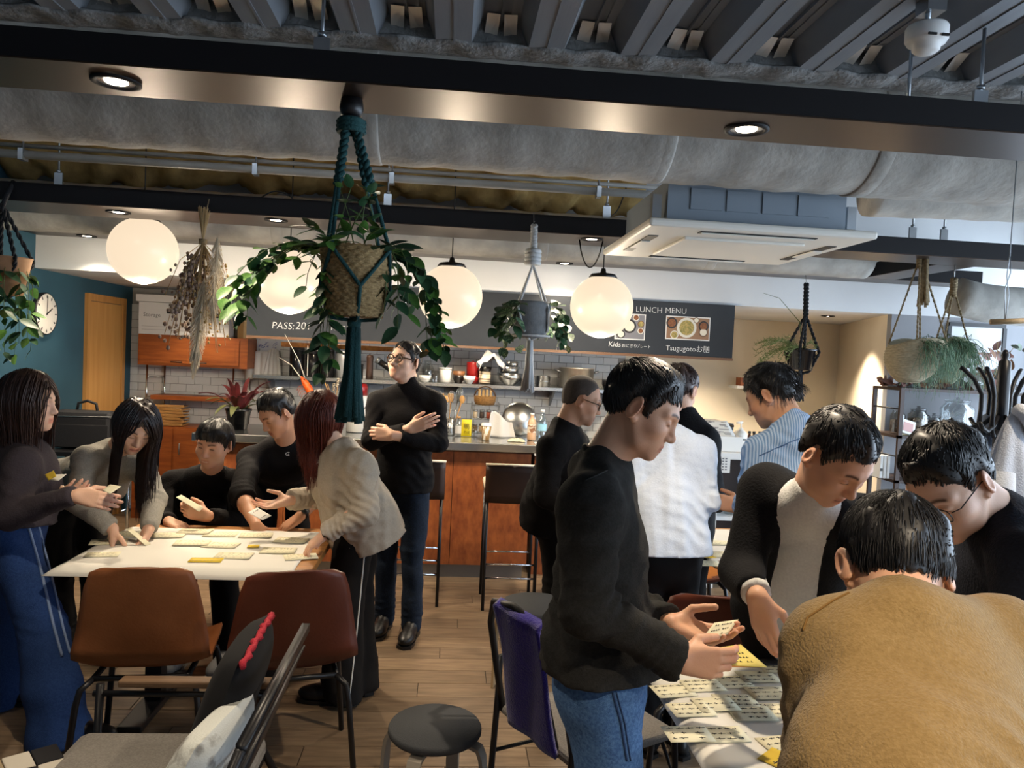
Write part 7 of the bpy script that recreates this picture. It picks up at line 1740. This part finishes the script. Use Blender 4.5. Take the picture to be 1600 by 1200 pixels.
MB().lathe([(0, 1.765), (.008, 1.76), (.016, 1.74), (.010, 1.725), (.022, 1.715), (.024, 1.65), (.024, 1.50), (.028, 1.48), (.024, 1.46), (.024, .35), (.03, .3), (.024, .12), (0, .12)], (X_, Y_, 0), 18).build('pole', M_blk, stand)
for k in range(6):
    a = math.pi/6+k*math.pi/3; ca, sa = math.cos(a), math.sin(a); f_ = lambda r_, z: (X_+r_*ca, Y_+r_*sa, z)
    MB().tube([f_(.025, 1.44), f_(.055, 1.42), f_(.075, 1.45), f_(.07, 1.52), f_(.07, 1.58), f_(.10, 1.64), f_(.14, 1.68), f_(.152, 1.685)], .009, 8).build('hook', M_blk, stand)
    MB().tube([f_(.022, 1.50), f_(.06, 1.46), f_(.11, 1.44), f_(.155, 1.455), f_(.175, 1.475)], .009, 8).build('lower_hook', M_blk, stand)
for k in range(4):
    a = math.pi/4+k*math.pi/2; ca, sa = math.cos(a), math.sin(a); MB().tube([(X_+.02*ca, Y_+.02*sa, .38), (X_+.14*ca, Y_+.14*sa, .30), (X_+.22*ca, Y_+.22*sa, .12), (X_+.27*ca, Y_+.27*sa, .012)], .012, 8).build('foot', M_blk, stand)
def coat(label, top, w_, L_, m, seed, fold=.02, lean=(0, 0)):
    t = thing('coat', label, 'coat', (top[0], top[1], top[2]-L_), 'coats on the stand'); T_ = Vector(top)
    def cf(u, v):
        a = 2*math.pi*u; r_ = (.004+(w_-.004)*min(1, v*1.5)**.62)*(1+(.16*math.sin(a*5+seed)+.08*math.sin(a*9+seed*2))*min(1, v*3)); return (T_.x+r_*math.cos(a)+lean[0]*v, T_.y+r_*.55*math.sin(a)+lean[1]*v, T_.z-L_*v)
    MB().grid(cf, 64, 30, closed_u=True).build('body', m, t)
    MB().tube([T_+Vector((.035+.03*math.cos(x_), -.02+.02*math.sin(x_), -.05-.05*math.cos(x_))) for x_ in [6.283*k/18 for k in range(19)]], .026, 8, False).build('collar', m, t)
    s_ = Vector(cf(.62, .25)); MB().tube([s_, s_+Vector((-.02, -.05, -.2)), s_+Vector((-.01, -.06, -.48))], [.05, .045, .035], 12).build('sleeve', m, t)
M_coat1 = mat('pale_grey_wool', '#b2b6bf', .95, sheen=.3, bump=.5, bscale=160); M_coat2 = mat('blue_grey_fleece', '#8c98a8', .95, sheen=.3, bump=.4, bscale=160)
coat('pale grey wool coat hanging on the coat stand', at(1586, 640, 2.85), .16, .95, M_coat1, 1., lean=(.0, 0)); coat('blue-grey hooded jacket hanging at the left of the coat stand', at(1535, 655, 3.1), .075, .55, M_coat2, 2.)
su = thing('shelf_unit', 'dark metal shelf unit with jars against the shaded wall', 'shelf unit', (4.0, 5.6, 0)); UX0, UX1, UY0, UY1 = atY(1392, 640, 5.55).x, atY(1392, 640, 5.55).x+1.0, 5.42, 5.78
for x in (UX0, UX1):
    for y in (UY0, UY1): MB().box((x-.015, y-.012, 0), (x+.015, y+.012, 1.52)).build('post', M_darkwood, su)
SHZ = [1.52, 1.16, .82, .45, .12]
for z in SHZ: MB().box((UX0-.015, UY0-.012, z), (UX1+.015, UY1+.012, z+.022)).build('shelf', M_darkwood, su)
for z in (1.38, 1.02): MB().tube([(UX0, UY0, z), (UX0, UY1, z)], .006).build('side_bar', M_blk, su)
def jar(label, px, z, r_, h, fill, name='storage_jar', fm=None, knob=True):
    d = 5.5/ray(px, 600).y; q = hipz(px, d, z); q.y = 5.55; t = thing(name, label, 'jar', (q.x, q.y, z), 'glass jars on the shelf unit')
    MB().lathe([(0, .001), (r_*.9, .001), (r_, .012), (r_, h*.8), (r_*.72, h*.93), (r_*.72, h), (r_*.68, h), (r_*.68, h*.93), (r_*.95, h*.79), (r_*.95, .015), (0, .008)], (q.x, q.y, z), 28).build('glass', M_clear, t)
    if fill: MB().lathe([(0, .012), (r_*.92, .016), (r_*.92, h*fill), (0, h*fill+.01)], (q.x, q.y, z), 20).build('contents', fm, t)
    if knob: MB().lathe([(0, h+.001), (r_*.78, h+.001), (r_*.78, h+.012), (.012, h+.016), (.016, h+.03), (0, h+.034)], (q.x, q.y, z), 24).build('lid', M_clear, t)
M_nuts = mat('mixed_nuts', '#9b8368', .7, col2='#4f3c2c', scale=60, contrast=(.4, .6)); M_dark_f = mat('dark_beans', '#3a2b28', .7, col2='#57443c', scale=60)
jar('glass storage jar of dried bits at the left on the shelf unit', 1409, 1.1825, .055, .18, .6, fm=M_dark_f); jar('round glass jar of nuts on the shelf unit', 1441, 1.1825, .075, .19, .65, fm=M_nuts)
jar('dark filled jar on the shelf unit behind the photo frame', 1466, 1.1825, .06, .14, .8, fm=M_dark_f); jar('largest clear glass jar on the shelf unit', 1502, 1.1825, .12, .27, .06, fm=M_nuts)
q = hipz(1408, 5.45, 1.1825); q.x = UX0+.07; t = thing('price_card', 'small cream card on the shelf unit before the left jar', 'card', (q.x, 5.45, 1.183)); MB().cbox((q.x, 5.46, 1.2225), (.075, .004, .08), .001, Matrix.Rotation(-.15, 3, 'X')).build('card', mat('cream_card', '#d9cfae', .8), t); MB().cbox((q.x-.01, 5.455, 1.24), (.04, .001, .006), 0, Matrix.Rotation(-.15, 3, 'X')).build('print', M_steeld, t)
q = hipz(1458, 5.42, 1.1825); t = thing('photo_frame', 'small tilted white photo frame on the shelf unit', 'frame', (q.x, 5.44, 1.183)); Rf = Matrix.Rotation(.25, 3, 'Y') @ Matrix.Rotation(-.3, 3, 'X')
MB().cbox((q.x, 5.45, 1.245), (.12, .012, .11), .004, Rf).build('frame', M_wcer, t); MB().cbox((q.x, 5.443, 1.245), (.08, .004, .07), .001, Rf).build('picture', mat('pink_print', '#c79a93', .6), t); MB().cbox((q.x, 5.475, 1.215), (.05, .012, .05), .004).build('stand', M_wcer, t)
q = hipz(1412, 5.5, .8425); t = thing('shelf_booklets', 'white booklets standing on the lower level of the shelf unit', 'booklets', (q.x, 5.55, .8425)); 
for k in range(3): MB().cbox((q.x-.02+k*.028, 5.55, .93), (.022, .14, .172), .002).build('booklet', M_paper, t)
MB().box((q.x-.03, 5.478, .90), (q.x-.01, 5.479, .92)).build('printed_square', M_cable, t)
# dried bouquet lying on the top of the shelf unit
dq = thing('dried_bouquet', 'dried leaves and flowers lying along the top of the shelf unit', 'dried flowers', (UX0+.5, 5.6, 1.543)); r = random.Random(77)
M_dl = [mat('dry_leaf_rose', '#7d5a50', .8), mat('dry_leaf_brown', '#6d4c34', .8), mat('dry_leaf_sage', '#5f6a5c', .8), mat('dry_leaf_grey', '#77706a', .8)]
for k in range(170):
    u_ = r.random(); p = Vector((UX0-.02+1.02*u_, 5.46+.28*r.random(), 1.55+.02*r.random()+(.34*r.random()**1.4 if u_ > .35 else .04*r.random())))
    put_leaf(dq, p, Vector((r.uniform(-1, 1), r.uniform(-.6, .6), r.uniform(-.2, .8))), (r.uniform(-1, 1), -1, .4), r.uniform(.06, .12), leafm(LEAF, M_dl[0 if u_ < .3 and k % 3 else k % 4]), None)
tw_ = MB()
for k in range(30): p = Vector((UX0+.3+.65*r.random(), 5.5+.2*r.random(), 1.545)); tw_.tube([p, p+Vector((r.uniform(-.1, .1), 0, .15)), p+Vector((r.uniform(-.15, .15), 0, .25+.15*r.random()))], .002, 4)
tw_.build('twigs', M_dst, dq)
# picture frame leaning above the shelf, small radiator-like speaker at left of window
x0, x1 = atY(1485, 520, 5.79).x, atY(1566, 520, 5.79).x; z0, z1 = atY(1500, 600, 5.79).z, atY(1500, 510, 5.79).z
t = thing('wall_picture', 'black framed white panel on the wall behind the dried bouquet', 'picture', ((x0+x1)/2, 5.79, z0)); MB().box((x0, 5.785, z0), (x1, 5.798, z1)).build('panel', M_white, t)
for a, b in (((x0-.02, 5.775, z1), (x1+.02, 5.798, z1+.03)), ((x0-.02, 5.775, z0-.03), (x1+.02, 5.798, z0)), ((x0-.03, 5.775, z0), (x0, 5.798, z1)), ((x1, 5.775, z0), (x1+.03, 5.798, z1))): MB().box(a, b).build('frame', M_blk, t)
# ================================================================ papers, notes, watches and other small things
M_sheet = mat('white_poster_paper', '#d9d6cd', .85); M_note = mat('pale_yellow_note', '#e0d9ba', .85); M_ynote = mat('bright_yellow_note', '#d8b83a', .8); M_ink = mat('black_marker', '#2a2724', .8); M_pencil = mat('grey_pencil', '#8b8878', .8)
def cover_sheet(label, x0, x1, y0, y1, z, droop):
    t = thing('poster_sheet', label, 'paper', ((x0+x1)/2, (y0+y1)/2, z), 'poster sheets on the tables'); tx0, tx1, ty0, ty1 = droop
    def fn(u, v):
        x, y = x0+(x1-x0)*u, y0+(y1-y0)*v; over = max(0, tx0-x, x-tx1, ty0-y, y-ty1); return (x, y, z+.002+.0012*math.sin(u*23+v*7)*math.sin(v*19)-2.2*over**1.5)
    MB().grid(fn, 48, 36, .0008).build('sheet', M_sheet, t); return t, fn
TZ = .7305
cs1, f1 = cover_sheet('large white poster sheet spread over the left table', -1.56, -.60, 3.06, 3.76, TZ, (-1.5, -.53, 3.12, 3.84))
cs3, f3 = cover_sheet('large white poster sheet spread over the right front table', .62, 1.56, 1.46, 2.20, TZ, (.66, 1.6, 1.42, 2.26))
cs2, f2 = cover_sheet('large white poster sheet on the middle table', 1.25, 2.08, 3.42, 4.08, TZ, (1.27, 2.12, 3.40, 4.12))
cnt = [0]
def note(label, c, w_, h_, rz, m, group, ink=3, z=None, stack=1, big=0., name='note_sheet'):
    cnt[0] += 1; c = Vector(c); c.z = (TZ+.0034+.0004*(cnt[0] % 7)) if z is None else z; t = thing(name, label, 'note', c, group, True, rz); rr = random.Random(cnt[0])
    th = .0004*stack
    def fn(u, v): return ((u-.5)*w_, (v-.5)*h_, .0006+th+(.0015*max(0, u-.8)*5*(cnt[0] % 3 == 0)))
    MB().grid(fn, 6, 3, th).build('sheet', m, t)
    if ink:
        s_ = MB()
        for k in range(ink):
            y = h_*(.36-.62*k/max(1, ink-1) if ink > 1 else 0); x = -w_*.40
            while x < w_*.36:
                l = (.006+.008*rr.random())*(1+big); hh_ = .0026*(1+big)
                if rr.random() < .85:
                    s_.cbox((x+l/2, y+rr.uniform(-.001, .001), .0011+th), (l, hh_*.45, .0003)); s_.cbox((x+l*.4, y, .0011+th), (hh_*.45, hh_*2.2, .0003), 0, Rz(rr.uniform(-.5, .5)))
                x += l+.004+.004*rr.random()
        s_.build('handwriting', M_ink if big else M_pencil, t)
    return t
GL = 'handwritten notes on the left table'; GR = 'handwritten notes on the right front table'; GM = 'handwritten notes on the middle table'
for k, (px, py, w_, h_, rz) in enumerate(sorted(((170, 848, .15, .10, .3), (205, 836, .15, .10, -.2), (262, 838, .15, .10, .1), (305, 832, .15, .10, 0), (345, 836, .15, .10, .05), (300, 850, .15, .10, .1), (345, 853, .15, .10, -.05), (400, 838, .15, .10, .12), (365, 870, .15, .10, 0), (435, 862, .15, .10, .05), (455, 846, .15, .10, -.1), (160, 868, .13, .08, .2), (470, 872, .14, .09, .3)))):
    note('pale yellow handwritten note on the left poster sheet, %s from the left' % ORD[k], atZ(px, py, TZ), w_, h_, rz, M_note, GL, 4)
note('stack of bright yellow sticky notes at the near edge of the left table', atZ(322, 877, TZ), .13, .06, .05, M_ynote, None, 2, stack=8, name='sticky_pad'); note('small bright yellow sticky note in the middle of the left sheet', atZ(396, 855, TZ), .05, .05, .1, M_ynote, None, 0, name='sticky_note')
for k, (px, py, rz) in enumerate(sorted(((1052, 1082, .25), (1098, 1074, .2), (1142, 1068, .2), (1184, 1060, .15), (1150, 1098, .1), (1200, 1086, .15), (1175, 1118, .12), (1118, 1104, .18), (1080, 1112, .2), (1215, 1112, .1), (1075, 1150, .15), (1130, 1150, .15), (1225, 1165, .3), (1215, 1046, .1)))):
    note('pale note with black marker writing on the right poster sheet, %s from the left' % ORD[k], atZ(px, py, TZ), .115, .078, rz-.1, M_note, GR, 3, big=.7)
note('bright yellow sticky note at the bottom edge of the right front table', atZ(1218, 1190, TZ), .075, .075, .7, M_ynote, None, 1, big=1., name='sticky_note')
for k, (px, py, rz) in enumerate(sorted(((1100, 845, .1), (1125, 850, -.1), (1130, 868, .1), (1104, 882, 0)))): note('pale note on the poster sheet of the middle table, %s from the left' % ORD[k], atZ(px, py, TZ), .14, .1, rz, M_note, GM, 3)
note('bright yellow strip note on the middle table', atZ(1098, 871, TZ), .12, .04, .05, M_ynote, None, 0, name='sticky_note')
note('dark phone-sized notebook at the far edge of the right front table', atZ(1212, 1038, TZ), .10, .05, .1, mat('dark_cover', '#2d2f33', .5), None, 0, stack=10, name='notebook')
def held(label, corners, d, m, ink=0, name='held_note', curl=.0):
    P_ = [at(x, y, d[i] if isinstance(d, (list, tuple)) else d) for i, (x, y) in enumerate(corners)]; t = thing(name, label, 'note', P_[0], 'notes held in hands')
    def fn(u, v):
        a = P_[0].lerp(P_[1], u); b = P_[3].lerp(P_[2], u); n = (P_[1]-P_[0]).cross(P_[3]-P_[0]).normalized(); return a.lerp(b, v)+n*curl*math.sin(math.pi*u)
    MB().grid(fn, 8, 5, .0007).build('sheet', m, t)
    if ink:
        s_ = MB(); rr = random.Random(len(label)); n = (P_[1]-P_[0]).cross(P_[3]-P_[0]).normalized()
        if n.dot(Vector((0, 0, EYE))-P_[0]) < 0: n = -n
        for k in range(ink):
            v = .2+.6*k/max(1, ink-1); u = .15
            while u < .82:
                if rr.random() < .8: a, b = Vector(fn(u, v)), Vector(fn(u+.05, v)); s_.tube([a+n*.0015, b+n*.0015], .0008, 4); c = Vector(fn(u+.025, v-.05)); s_.tube([c+n*.0015, (a+b)/2+n*.0015], .0007, 4)
                u += .085
        s_.build('handwriting', M_ink, t)
held('white note held in the upturned hand of the man in blue jeans', [(1116, 973), (1154, 968), (1137, 991), (1092, 1004)], [1.92, 1.96, 1.9, 1.86], M_note, 3)
held('yellow note held in the near hand of the man in blue jeans', [(1110, 1014), (1157, 1007), (1199, 1043), (1124, 1039)], [1.84, 1.9, 1.82, 1.76], mat('yellow_held_note', '#d6c46a', .8), 4)
held('folded slip held up by the seated man', [(275, 777), (283, 773), (318, 793), (311, 800)], [3.66, 3.68, 3.68, 3.64], M_note, 0)
held('pale slip in the hands of the woman with long dark hair', [(196, 826), (204, 824), (236, 850), (228, 853)], [3.36, 3.38, 3.36, 3.33], M_note, 0)
held('cream notes in the hand of the woman at the left edge', [(160, 766), (172, 757), (190, 760), (172, 772)], [2.86, 2.9, 2.88, 2.83], M_note, 0)
held('white card lying in the outstretched hand of the auburn-haired woman', [(387, 801), (402, 793), (424, 806), (410, 813)], [3.44, 3.5, 3.46, 3.4], M_sheet, 2)
held('white card held against the chest by the woman at the left edge', [(76, 742), (104, 741), (92, 751), (76, 750)], [3.04, 3.04, 3.0, 3.0], M_sheet, 0); held('yellow sticky pad held with the white card at the left edge', [(70, 742), (84, 735), (88, 744), (76, 751)], [3.02, 3.02, 2.99, 2.99], M_ynote, 0)
held('yellow note held by the man in the striped shirt', [(1113, 776), (1136, 782), (1130, 798), (1120, 796)], [3.5, 3.52, 3.5, 3.48], M_ynote, 0)
# watches, logo, trouser stripes
def part_of(p, nm): return [c for c in p['_t'].children if c.name.split('.')[0] == nm][0]
M_watch = mat('black_watch', '#161617', .35); M_dial = mat('watch_dial', '#2b2d2f', .3, metal=.4)
for p, big in ((p4, 1.), (p5, .85)):
    W, E = p['_J']['wrl'], p['_J']['ell']; ax = (W-E).normalized(); c = W-ax*.012; a, b = ax.orthogonal().normalized(), None; b = ax.cross(a)
    wt_ = MB().tube([c-ax*.011, c+ax*.011], .030, 20, False).tube([c-ax*.011, c+ax*.011], .0325, 20, False).build('watch_strap', M_watch, p['_t'])
    n = (Vector((0, 0, EYE))-c); n = (n-ax*n.dot(ax)).normalized(); R = rotmat(ax, n); MB().lathe([(0, -.004), (.021*big, -.004), (.023*big, 0), (.021*big, .006), (0, .007)], c+n*.033, 20, R).build('watch_case', M_dial, wt_)
def ray_hit(o, px, py):
    me = o.data; bv = BVHTree.FromPolygons([v.co for v in me.vertices], [tuple(q.vertices) for q in me.polygons]); d = ray(px, py).normalized(); return bv.ray_cast(Vector((0, 0, EYE)), d)
tp4 = part_of(p4, 'top'); hit = ray_hit(tp4, 449, 709)
if hit[0] is not None:
    R = Matrix((hit[1].cross(Vector((0, 0, 1))).normalized()*-1, Vector((0, 0, 1)), hit[1])).transposed(); z_ = hit[1]; x_ = Vector((0, 0, 1)).cross(z_).normalized(); y_ = z_.cross(x_); M4 = Matrix.Translation(hit[0]+z_*.004-x_*.012-y_*.01) @ Matrix((x_, y_, z_)).transposed().to_4x4()
    place_text('logo', 'C', .034, M4, M_wcer, tp4, offset=.01); place_text('logo', 'c', .02, M4 @ Matrix.Translation((.013, .004, .0005)), M_wcer, tp4, offset=.01)
def surf_path(o, pix):
    me = o.data; bv = BVHTree.FromPolygons([v.co for v in me.vertices], [tuple(q.vertices) for q in me.polygons]); out = []
    for (x0, y0), (x1, y1) in zip(pix, pix[1:]):
        for k in range(10):
            h = bv.ray_cast(Vector((0, 0, EYE)), ray(x0+(x1-x0)*k/10, y0+(y1-y0)*k/10).normalized())
            if h[0] is not None: out.append(h[0]+h[1]*.001)
    return out
def stripe(p, nm, pix, r_, m, name):
    o = part_of(p, nm); P_ = surf_path(o, pix)
    if len(P_) > 4: MB().tube(P_, r_, 5).build(name, m, o)
M_wstripe = mat('white_piping', '#c9c9c6', .8); M_fade = mat('faded_denim_braid', '#7f93b5', .9); M_seam = mat('denim_seam', '#243a5e', .9)
stripe(p5, 'trousers', [(571, 845), (562, 940), (554, 1020), (545, 1098)], .0035, M_wstripe, 'side_stripe')
stripe(p1, 'trousers', [(38, 800), (66, 900), (84, 980), (98, 1030)], .006, M_fade, 'side_stripe'); stripe(p1, 'trousers', [(53, 796), (80, 900), (98, 980), (110, 1025)], .006, M_fade, 'side_stripe')
stripe(p8, 'trousers', [(957, 1082), (970, 1130), (980, 1195)], .003, M_seam, 'seam'); stripe(p8, 'trousers', [(963, 1082), (976, 1130), (986, 1195)], .002, M_seam, 'seam')
M_sh = mat('jersey_seam', '#141312', .9)
stripe(p8, 'top', [(912, 752), (935, 742), (950, 735)], .0022, M_sh, 'shoulder_seam')
stripe(p11, 'top', [(1186, 712), (1230, 692), (1282, 672)], .002, mat('shirt_seam', '#5b7ba6', .9), 'yoke_seam')
stripe(p14, 'top', [(1255, 985), (1262, 965), (1300, 940), (1330, 925)], .002, mat('wool_seam', '#7d5c2c', .9), 'raglan_seam')
